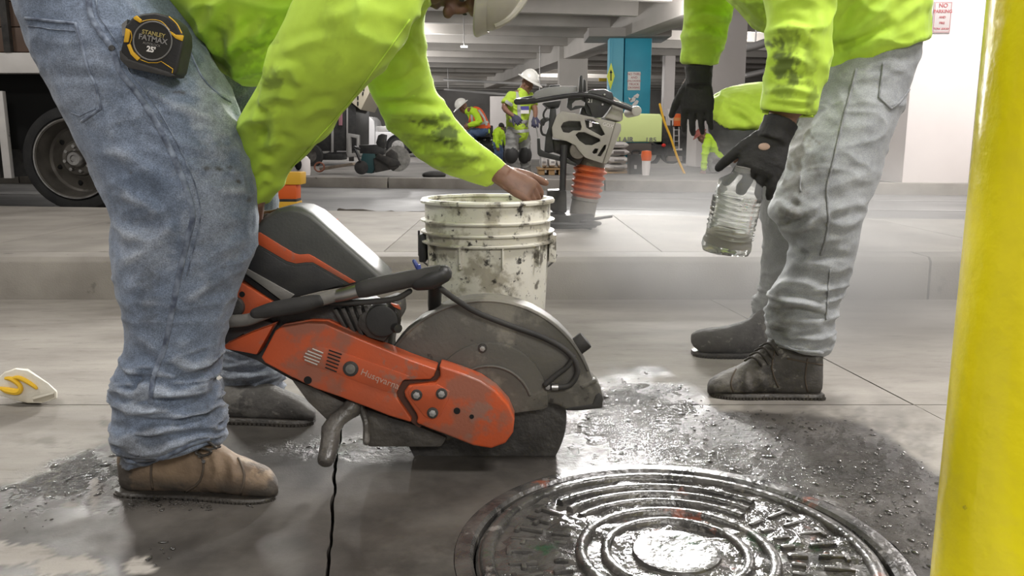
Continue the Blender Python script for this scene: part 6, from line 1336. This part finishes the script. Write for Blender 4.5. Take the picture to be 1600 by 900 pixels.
# ---- dark truck right of the compressor
dt = thing('work_truck', 'dark work truck with orange beacon and white panels right of the teal column', 'truck', (P(1058, 255, 23).x, 23, .06))
pb('body', 1040, 196, 1082, 246, 23, 2.0, M_DARK, dt, .04); pb('white_panel', 1044, 170, 1051, 188, 22.95, .1, M_WHITE, dt, .01); pb('rack_post', 1048, 188, 1050, 200, 23.0, .06, M_DARK, dt, .005)
b = MB(); q = P(1058.5, 187, 22.9); b.lathe([(0, -.17), (.10, -.17), (.105, .0), (.10, .15), (0, .17)], q, n=20); b.build('beacon', M_OR, dt); b = MB(); b.lathe([(.107, -.03), (.107, .05), (.10, .05), (.10, -.03)], q, n=20); b.build('beacon_band', mat('beacon_amber', (0.75, .30, .08), .4), dt)
pb('ladder_rail', 1052, 198, 1054, 236, 22.95, .05, M_WHITE, dt, .004); pb('ladder_rail', 1060, 198, 1062, 232, 22.95, .05, M_WHITE, dt, .004)
for k in range(4): pb('ladder_rung', 1054, 202 + k * 9, 1060, 204 + k * 9, 22.95, .05, M_GALV, dt, .002)
pb('lamp_bar', 1056, 232, 1066, 235, 22.95, .06, M_WHITE, dt, .005); pb('step', 1044, 244, 1066, 252, 22.9, .4, mat('dusty_step', (.30, .25, .22), .8), dt, .01)
for x in (1050, 1074):
    p = P(x, 246, 23.2); p.z = .38; b = MB(); b.lathe([(0, .0), (.32, .0), (.32, -.25), (0, -.25)], p, ry, n=28); b.build('tyre', M_TYRE, dt)
# ---- signs
def sign(x0, y0, x1, y1, Y, lines, label, col, size, frame=None, m=M_SIGN, group=None):
    A = P(x0, y1, Y); B = P(x1, y0, Y); t = thing('sign', label, 'sign', ((A.x + B.x) / 2, Y, A.z))
    b = MB(); b.box(((A.x + B.x) / 2, Y + .008, (A.z + B.z) / 2), (B.x - A.x, .016, B.z - A.z)); b.build('panel', m, t, bevel=.006)
    if frame:
        W = B.x - A.x; H = B.z - A.z; f_ = W * .04; cx_, cz_ = (A.x + B.x) / 2, (A.z + B.z) / 2
        for dx, dz_, w_, h_ in ((0, H / 2 - f_ * 1.6, W - f_ * 2.4, f_ * .5), (0, -H / 2 + f_ * 1.6, W - f_ * 2.4, f_ * .5), (W / 2 - f_ * 1.4, 0, f_ * .5, H - f_ * 2.9), (-W / 2 + f_ * 1.4, 0, f_ * .5, H - f_ * 2.9)):
            b = MB(); b.box((cx_ + dx, Y - .001, cz_ + dz_), (w_, .004, h_)); b.build('border', frame, t)
    n = len(lines)
    for i, (s, k) in enumerate(lines):
        z = B.z - (B.z - A.z) * (i + .75) / (n + .5); text('lettering', s, size * k, (((A.x + B.x) / 2), Y - .002, z), (1, 0, 0), (0, 0, 1), col, t, .002, bold=.0012 * k)
    return t
sign(1456, 2, 1489, 52, 9.985, [('NO', 1.15), ('PARKING', .9), ('AND', .62), ('FIRE', .62), ('TOW AWAY', .55)], 'white NO PARKING sign with faded red letters on the big white column', M_RED, .058, M_RED, m=mat('sign_face_grey', (0.50, 0.46, 0.455), .45))
sign(980.5, 112, 1001, 141, 23.98, [('NO THRU', 1), ('AND', 1), ('UNLOADING', .78), ('TRUCK', 1), ('CROSSING', .82)], 'white notice sign with red letters on the teal column', M_RED, .085)
ds = thing('diamond_sign', 'yellow diamond warning sign seen nearly edge on at the teal column', 'sign', (P(955, 120, 23.6).x, 23.6, P(955, 140, 23.6).z))
b = MB(); b.pxprism([(955, 98), (960.5, 119), (954, 140), (948.5, 119)], 23.6, .05); b.build('panel', mat('sign_lime_yellow', (0.72, 0.80, 0.03), .4), ds); b = MB(); b.pxprism([(954, 112), (955.5, 112), (955.5, 126), (954, 126)], 23.58, .02); b.build('arrow_mark', M_INK, ds); b = MB(); b.pxprism([(952.5, 114), (954.7, 109), (957, 114)], 23.58, .02); b.build('arrow_mark', M_INK, ds)
fm = thing('painted_emblem', 'white leaf shaped emblem painted on the teal column below the notice sign', 'emblem', P(991, 170, 23.98))
for poly in ([(983, 157), (990, 151), (994, 152), (992, 158), (986, 160)], [(990, 150), (996, 146), (999, 148), (997, 153), (992, 153)], [(988, 163), (995, 156), (998, 158), (996, 163), (990, 166)], [(982, 152), (988, 155), (984, 158)]):
    b = MB(); b.pxprism(poly, 23.97, .03); b.build('leaf', M_SIGN, fm)
text('lettering', 'FISH', .11, P(991, 172, 23.975), (1, 0, 0), (0, 0, 1), M_SIGN, fm, .002)
pb_ = pb('hazard_bar', 936, 122, 948, 127, 25, .1, M_YE, None, .01); tag(pb_, 'short yellow height bar hanging left of the teal column', 'bar')
pb_ = pb('red_bin', 1359, 270, 1367, 285, 10.9, .3, M_RED, None, .02); tag(pb_, 'small red bin edge beside the foot of the big white column', 'bin')
for i, (x, y, Y) in enumerate(((725, 72.5, 23.5),)): 
    o = pb('downlight', x - 5, y - 1.2, x + 5, y + 1.2, Y, .12, mat('downlight_glow', (1, .97, .92), .5, emit=9), None, .01); b = MB(); q = P(x, y, Y + .06); b.cyl(q, (q.x, q.y, 4.5), .015, n=6); b.build('hanger', M_GALV, o); tag(o, 'small bright ceiling lamp among the beams', 'lamp')

# ------------------------------------------------------------------ FAR WORKERS
def figure(name, label, Y, J, shirt, trousers, hat=None, vest=None, sleeves='short', s=1.0, face=(0, -1, 0), up=(0, 0, 1), gloves=None, boots=M_DBOOT, vox=.012, cap=False):
    """joints in the photo's pixels with depth offsets: head, neck, chest, waist, hips, shoulders, elbows, wrists, knees, ankles"""
    p = {k: P(v[0], v[1], Y + (v[2] if len(v) > 2 else 0)) for k, v in J.items()}
    root = thing(name, label, 'person', ((p['waist'].x), Y, min(p['ankle_a'].z, p['ankle_b'].z) - .08))
    def limb(mb, ks, rs, k=4, n=14): mb.tube([p[q] for q in ks], [r * s for r in rs], n=n, k=k, round_=True)
    b = MB(); m_, c_ = head(b, p['head'], face, up, s)
    limb(b, ['head', 'neck', 'chest', 'waist'], [.06, .065, .13, .13]); up_ = (p['chest'] - p['waist']).normalized()
    for q in 'ab':
        limb(b, ['neck', 'shoulder_' + q, 'elbow_' + q, 'wrist_' + q], [.07, .055, .042, .030]); limb(b, ['waist', 'hip_' + q, 'knee_' + q, 'ankle_' + q], [.11, .085, .06, .045])
        d = (p['wrist_' + q] - p['elbow_' + q]).normalized(); hand(b, p['wrist_' + q], d, Vector((0, -1, .2)), 1.0 * s, (25, 35, 25), side=1 if q == 'a' else -1)
    link_mesh('body', remesh(b, vox * .7, 3), mat_skin_far, root, angle=180)
    b = MB(); limb(b, ['hips_c', 'waist', 'chest', 'neck'], [.155, .155, .175, .085], n=20)
    for q in 'ab':
        if sleeves == 'short': 
            e = p['shoulder_' + q].lerp(p['elbow_' + q], .75); b.tube([p['chest'].lerp(p['shoulder_' + q], .5), p['shoulder_' + q], e], [.10 * s, .088 * s, .078 * s], n=14, k=4)
        else: limb(b, ['chest', 'shoulder_' + q, 'elbow_' + q, 'wrist_' + q], [.11, .085, .065, .048])
    me = remesh(b, vox, 4); co, no = co_no(me); set_co(me, co + no * wrinkle_noise(co, (5, 5, 9), 5, .012)[:, None]); sh = link_mesh('shirt', me, shirt, root, angle=180)
    b = MB()
    for q in 'ab':
        e = p['knee_' + q].lerp(p['ankle_' + q], .95); b.tube([p['waist'].lerp(p['hips_c'], .5), p['hip_' + q], p['knee_' + q], e], [.14 * s, .115 * s, .088 * s, .078 * s], n=16, k=5)
    limb(b, ['waist', 'hips_c'], [.15, .15], k=1)
    me = remesh(b, vox, 4); co, no = co_no(me); set_co(me, co + no * wrinkle_noise(co, (6, 6, 12), 6, .012)[:, None]); tz = link_mesh('trousers', me, trousers, root, angle=180)
    for q in 'ab':
        b = MB(); a = p['ankle_' + q]; f = Vector((face[0], face[1], 0)); f = f.normalized() if f.length > .01 else Vector((0, -1, 0))
        b.tube([a + Vector((0, 0, .06)) * s, a], [.055 * s, .058 * s], n=12, k=1, round_=True); b.tube([a + Vector((0, 0, -.035)) * s - f * .04 * s, a + f * .08 * s + Vector((0, 0, -.035)) * s, a + f * .18 * s + Vector((0, 0, -.045)) * s], [.052 * s, .052 * s, .038 * s], n=12, k=3, round_=True)
        link_mesh('boot', remesh(b, .012, 3), boots, root, angle=180)
        if gloves:
            b = MB(); d = (p['wrist_' + q] - p['elbow_' + q]).normalized(); hand(b, p['wrist_' + q], d, Vector((0, -1, .2)), 1.06 * s, (25, 35, 25), side=1 if q == 'a' else -1, fat=1.2); link_mesh('glove', remesh(b, .008, 2), gloves, root, angle=180)
    if hat: hardhat(root, c_ + m_ @ Vector((0, 0, .02)) * s, face, up, s * (1.0 if cap else 1.12), hat, full=not cap, dome=.08 if cap else .118)
    else:
        b = MB(); b.ell(c_ + m_ @ Vector((0, -.02, .045)) * s, (.084 * s, .098 * s, .085 * s), m_, 18, 12); b.build('hair', M_HAIR, root)
    return root, p, sh, tz, m_, c_
mat_skin_far = mat('skin_far', (0.25, 0.125, 0.085), .55, col2=(0.20, 0.10, 0.065), nscale=12)
M_GREYTROU = mat('grey_trousers', (0.20, 0.20, 0.19), .85, col2=(0.30, 0.30, 0.285), nscale=8, dirt_shade=('dirt_shade', (.03, .03, .03)))
M_DKTROU = mat('dark_trousers', (0.040, 0.042, 0.042), .85, col2=(0.075, 0.078, 0.075), nscale=9, bump=.2, bscale=200)
M_BLUETROU = mat('dark_blue_jeans', (0.06, 0.10, 0.20), .85, col2=(0.10, 0.15, 0.26), nscale=8)
M_REFL = mat('reflective_grey', (0.42, 0.42, 0.40), .4); M_VEST = mat('orange_vest', (0.85, 0.13, 0.03), .7); M_BLUEGL = mat('blue_glove', (0.045, 0.045, 0.085), .7); M_LIMED = mat('lime_cloth_vest', (0.50, 0.70, 0.06), .8, col2=(0.42, 0.60, 0.05), nscale=4)
# standing worker with badge
r1, p1, s1, t1, m1, c1 = figure('person', 'person in white hard hat, lime vest shirt and grey trousers standing with a rod', 12.3,
    dict(head=(824, 131, -.02), neck=(817, 145), chest=(811, 160), waist=(808, 192), hips_c=(809, 207), shoulder_a=(799, 152, -.1), elbow_a=(788, 168, -.2), wrist_a=(803, 182, -.35), shoulder_b=(827, 153, .12), elbow_b=(836, 170, .0), wrist_b=(836, 185, -.15),
         hip_a=(802, 210, -.05), hip_b=(816, 210, .08), knee_a=(799, 240, -.1), knee_b=(820, 241, .05), ankle_a=(803, 270, 0), ankle_b=(822, 269.5, .1)), M_LIMED, M_GREYTROU, hat=M_HAT, face=(.75, -.45, -.45), up=(.3, -.1, .9), gloves=M_BLUEGL)
bv = bvh_of(s1.data)
for ln in ([(796, 188), (808, 191), (824, 190)], [(797, 203), (808, 206), (826, 204)], [(808, 144), (810, 158), (812, 190)], [(790, 158), (796, 162), (800, 164)]):
    b = MB(); strip(b, on_surface(bv, ln, 2), .05, .008, .006); b.build('reflective_stripe', M_REFL, s1)
b = MB(); q = on_surface(bv, [(820, 171), (821, 171)], 2)
if q: b.box(q[0][0] + Vector((0, -.02, 0)), (.12, .01, .09)); bd = b.build('badge', mat('badge_blue', (0.08, 0.07, 0.30), .5), r1); b = MB(); b.box(q[0][0] + Vector((0, -.022, -.035)), (.12, .01, .05)); b.build('badge_lower', M_SIGN, bd)
for q in 'ab':
    b = MB(); k = p1['knee_' + q]; b.ell(k + Vector((0, -.02, -.01)), (.105, .10, .14)); b.build('knee_pad', M_INK, r1)
b = MB(); b.tube([p1['wrist_b'] + Vector((0, -.08, -.02)), P(843, 225, 12.1), P(846, 262, 12.1)], .012, n=8, k=1); tag(b.build('steel_rod', M_GALV), 'thin steel rod held in the right hand of the standing worker', 'rod')
# sitting worker in the orange vest
r2, p2_, s2, t2, m2, c2 = figure('person', 'person in white hard hat and orange safety vest sitting with head bowed', 18.6,
    dict(head=(724, 168), neck=(731, 173), chest=(742, 180), waist=(752, 197), hips_c=(755, 204), shoulder_a=(740, 174, -.16), elbow_a=(749, 190, -.25), wrist_a=(734, 195, -.25), shoulder_b=(738, 176, .2), elbow_b=(742, 190, .25), wrist_b=(732, 197, .1),
         hip_a=(754, 206, -.1), hip_b=(754, 206, .14), knee_a=(735, 209, -.12), knee_b=(738, 212, .2), ankle_a=(740, 236, -.1), ankle_b=(745, 238, .2)), M_LIME_FAR, M_BLUETROU, hat=M_HAT, sleeves='long', face=(-.75, -.15, -.62), up=(-.5, -.1, .8), vox=.015)
b = MB(); ch = [p2_[k] for k in ('hips_c', 'waist', 'chest')]; b.tube(ch + [p2_['neck'].lerp(p2_['chest'], .4)], [.19, .19, .205, .13], n=20, k=4); me = remesh(b, .02, 4); vs_ = link_mesh('vest', me, M_VEST, r2, angle=180)
bv = bvh_of(vs_.data)
for ln in ([(748, 172), (756, 184), (760, 196)], [(737, 178), (738, 190), (741, 200)], [(742, 194), (752, 193), (762, 191)]):
    b = MB(); strip(b, on_surface(bv, ln, 1.5), .06, .012, .008); b.build('reflective_stripe', M_REFL, vs_)
bm_ = thing('black_machine', 'black machine that the orange vested worker sits on', 'machine', (P(765, 250, 18.9).x, 18.9, .06))
pb('body', 738, 214, 800, 246, 18.95, .9, M_BLACK, bm_, .03); pb('seat', 744, 208, 766, 215, 18.5, .7, M_RUBBER, bm_, .03); pb('mast', 764, 196, 770, 216, 19.2, .2, M_BLACK, bm_, .02); pb('mast', 786, 198, 792, 216, 19.2, .2, M_BLACK, bm_, .02)
for x in (750, 790):
    p = P(x, 248, 19.0); p.z = .34; b = MB(); b.lathe([(0, .1), (.28, .1), (.28, -.1), (0, -.1)], p, ry, n=24); b.build('tyre', M_TYRE, bm_)
for x, y in ((757, 218), (767, 219), (748, 222)): b = MB(); b.ell(P(x, y, 18.93), (.035, .02, .03)); b.build('chrome_knob', M_STEEL, bm_)
# small bent worker behind
figure('person', 'small person in lime shirt and blue jeans bending behind the black machine', 18.0,
    dict(head=(783, 199), neck=(780, 201), chest=(779, 206), waist=(778, 219), hips_c=(777, 224), shoulder_a=(776, 206, -.12), elbow_a=(776, 219, -.2), wrist_a=(778, 229, -.2), shoulder_b=(783, 206, .12), elbow_b=(788, 216, .15), wrist_b=(790, 226, .1),
         hip_a=(776, 226, -.05), hip_b=(779, 226, .1), knee_a=(777, 240, 0), knee_b=(782, 240, .1), ankle_a=(776, 253, .1), ankle_b=(781, 253, .2)), M_LIME_FAR, M_BLUETROU, sleeves='long', face=(.6, .5, -.5), up=(.3, 0, 1), s=.72, vox=.015)
# crouching worker on the right
r4 = figure('person', 'person in red cap and lime vest crouching with one arm to the ground', 13.0,
    dict(head=(1097, 213), neck=(1104, 216), chest=(1110, 222), waist=(1117, 238), hips_c=(1119, 244), shoulder_a=(1105, 224, -.12), elbow_a=(1101, 245, -.2), wrist_a=(1100, 264, -.2), shoulder_b=(1112, 222, .18), elbow_b=(1114, 240, .2), wrist_b=(1106, 252, .1),
         hip_a=(1118, 248, -.05), hip_b=(1119, 248, .14), knee_a=(1108, 247, -.12), knee_b=(1111, 249, .16), ankle_a=(1116, 268, -.06), ankle_b=(1119, 268, .15)), M_LIME_FAR, M_GREYTROU, hat=mat('red_cap', (0.30, 0.08, 0.06), .6), cap=True, sleeves='long', face=(-.8, -.1, -.6), up=(-.45, 0, .85), s=.8)
# third lime worker bending behind the right worker
r5 = thing('person', 'person in lime shirt and dark trousers bending away behind the right worker', 'person', (P(1215, 330, 5.5).x, 5.4, KH))
YT5 = 5.4
b = MB(); b.loft(spans([(1100, 172, 1120, 204, YT5, .05), (1105, 160, 1152, 212, YT5, .15), (1128, 143, 1180, 212, YT5, .18), (1160, 134, 1215, 208, YT5, .20), (1195, 130, 1255, 200, YT5, .21), (1240, 132, 1300, 200, YT5, .20), (1275, 140, 1330, 205, YT5 + .05, .16)], 5, 26)); me = remesh(b, .011, 4); co, no = co_no(me); px = project(co)
d = folds(co, no, [([(1125, 160), (1160, 175), (1190, 200)], 6, .02), ([(1140, 190), (1165, 196), (1190, 190)], 6, .014), ([(1150, 150), (1175, 165), (1200, 185)], 6, -.014)]) + wrinkle_noise(co, (4, 4, 6), 7, .012); set_co(me, co + no * d[:, None]); set_attr(me, 'dirt_shade', np.zeros(len(co))); set_attr(me, 'fade', np.zeros(len(co))); s5 = link_mesh('shirt', me, M_LIME, r5, angle=180)
b = MB(); b.loft(spans([(1104, 178, 1150, 214, YT5, .14), (1106, 195, 1196, 208, YT5, .17), (1118, 222, 1200, 232, YT5 - .02, .14), (1138, 255, 1208, 262, YT5 - .03, .12), (1160, 290, 1214, 294, YT5 - .04, .10), (1180, 325, 1226, 326, YT5 - .02, .09), (1190, 342, 1230, 343, YT5 - .02, .08)], 5, 22)); b.loft(spans([(1112, 190, 1190, 205, YT5 + .2, .13), (1140, 240, 1210, 245, YT5 + .25, .11), (1190, 290, 1240, 290, YT5 + .25, .10), (1210, 335, 1252, 336, YT5 + .2, .085)], 5, 20)); me = remesh(b, .012, 4); co, no = co_no(me); set_co(me, co + no * wrinkle_noise(co, (5, 5, 10), 9, .012)[:, None]); link_mesh('trousers', me, M_DKTROU, r5, angle=180)
b = MB(); b.loft(spans([(1120, 175, 1180, 205, YT5, .12), (1200, 142, 1250, 195, YT5, .15), (1280, 145, 1330, 200, YT5 + .05, .12)], 4, 16)); h5 = P(1352, 190, YT5); m5, c5 = head(b, h5, Vector((.7, .1, -.7)), Vector((.7, 0, .7)))
b.tube([P(1310, 172, YT5), P(1330, 180, YT5), h5], [.08, .06, .055], n=14, k=3)
for dy in (-.2, .2):
    b.tube([P(1290, 172, YT5), P(1300, 185, YT5 + dy), P(1310, 235, YT5 + dy), P(1325, 275, YT5 + dy)], [.07, .05, .04, .03], n=12, k=3, round_=True); hand(b, P(1325, 275, YT5 + dy), Vector((.3, 0, -1)), Vector((.5, -.8, 0)), 1)
b.loft(spans([(1130, 200, 1190, 215, YT5, .1), (1165, 270, 1200, 275, YT5, .07), (1195, 338, 1222, 340, YT5, .05)], 4, 14)); b.loft(spans([(1140, 200, 1190, 215, YT5 + .2, .09), (1195, 280, 1225, 282, YT5 + .25, .07), (1220, 330, 1244, 332, YT5 + .2, .05)], 4, 14))
me = remesh(b, .01, 3); set_attr(me, 'dirt_shade', np.zeros(len(me.vertices))); link_mesh('body', me, M_SKIN, r5, angle=180); b = MB(); b.ell(c5 + m5 @ Vector((0, -.02, .045)), (.084, .098, .085), m5, 18, 12); b.build('hair', M_HAIR, r5)
for dy, x in ((-.02, 1208), (.2, 1232)):
    b = MB(); q = P(x, 338, YT5 + dy); b.tube([(q.x - .05, q.y, KH + .055), (q.x + .08, q.y, KH + .055), (q.x + .2, q.y, KH + .045)], [.055, .055, .042], n=12, k=3, round_=True); b.tube([(q.x - .03, q.y, KH + .06), (q.x - .03, q.y, KH + .16)], .055, n=12, k=1); link_mesh('boot', remesh(b, .012, 3), M_DBOOT, r5, angle=180)

# ------------------------------------------------------------------ steam over the hot cut and round the right worker's feet
m = bpy.data.materials.new('steam'); m.use_nodes = True; nt = m.node_tree; nt.nodes.remove(nt.nodes['Principled BSDF']); L = nt.links.new
vs = nd(nt, 'ShaderNodeVolumePrincipled'); vs.inputs['Color'].default_value = (.95, .94, .92, 1); vs.inputs['Anisotropy'].default_value = .1
tc = nd(nt, 'ShaderNodeTexCoord'); n = nd(nt, 'ShaderNodeTexNoise'); n.inputs['Scale'].default_value = 1.6; n.inputs['Detail'].default_value = 3; L(tc.outputs['Object'], n.inputs['Vector'])
gr = nd(nt, 'ShaderNodeTexGradient', gradient_type='SPHERICAL'); mp = nd(nt, 'ShaderNodeMapping', vector_type='TEXTURE'); mp.inputs['Location'].default_value = (1.05, 3.3, .12); mp.inputs['Scale'].default_value = (1.1, 1.1, .62); L(tc.outputs['Object'], mp.inputs[0]); L(mp.outputs[0], gr.inputs[0])
mr = nd(nt, 'ShaderNodeMapRange'); mr.inputs[1].default_value = .32; mr.inputs[2].default_value = .68; L(n.outputs['Fac'], mr.inputs[0])
mu = nd(nt, 'ShaderNodeMath', operation='MULTIPLY'); L(gr.outputs['Fac'], mu.inputs[0]); L(mr.outputs[0], mu.inputs[1])
m2 = nd(nt, 'ShaderNodeMath', operation='MULTIPLY'); L(mu.outputs[0], m2.inputs[0]); m2.inputs[1].default_value = 2.8; L(m2.outputs[0], vs.inputs['Density'])
L(vs.outputs[0], nt.nodes['Material Output'].inputs['Volume'])
b = MB(); b.ell((1.05, 3.3, .12), (1.12, 1.12, .64), nu=24, nv=12); st = b.build('steam', m); tag(st, 'thin white steam drifting over the pavement round the right worker', 'steam', kind='stuff')
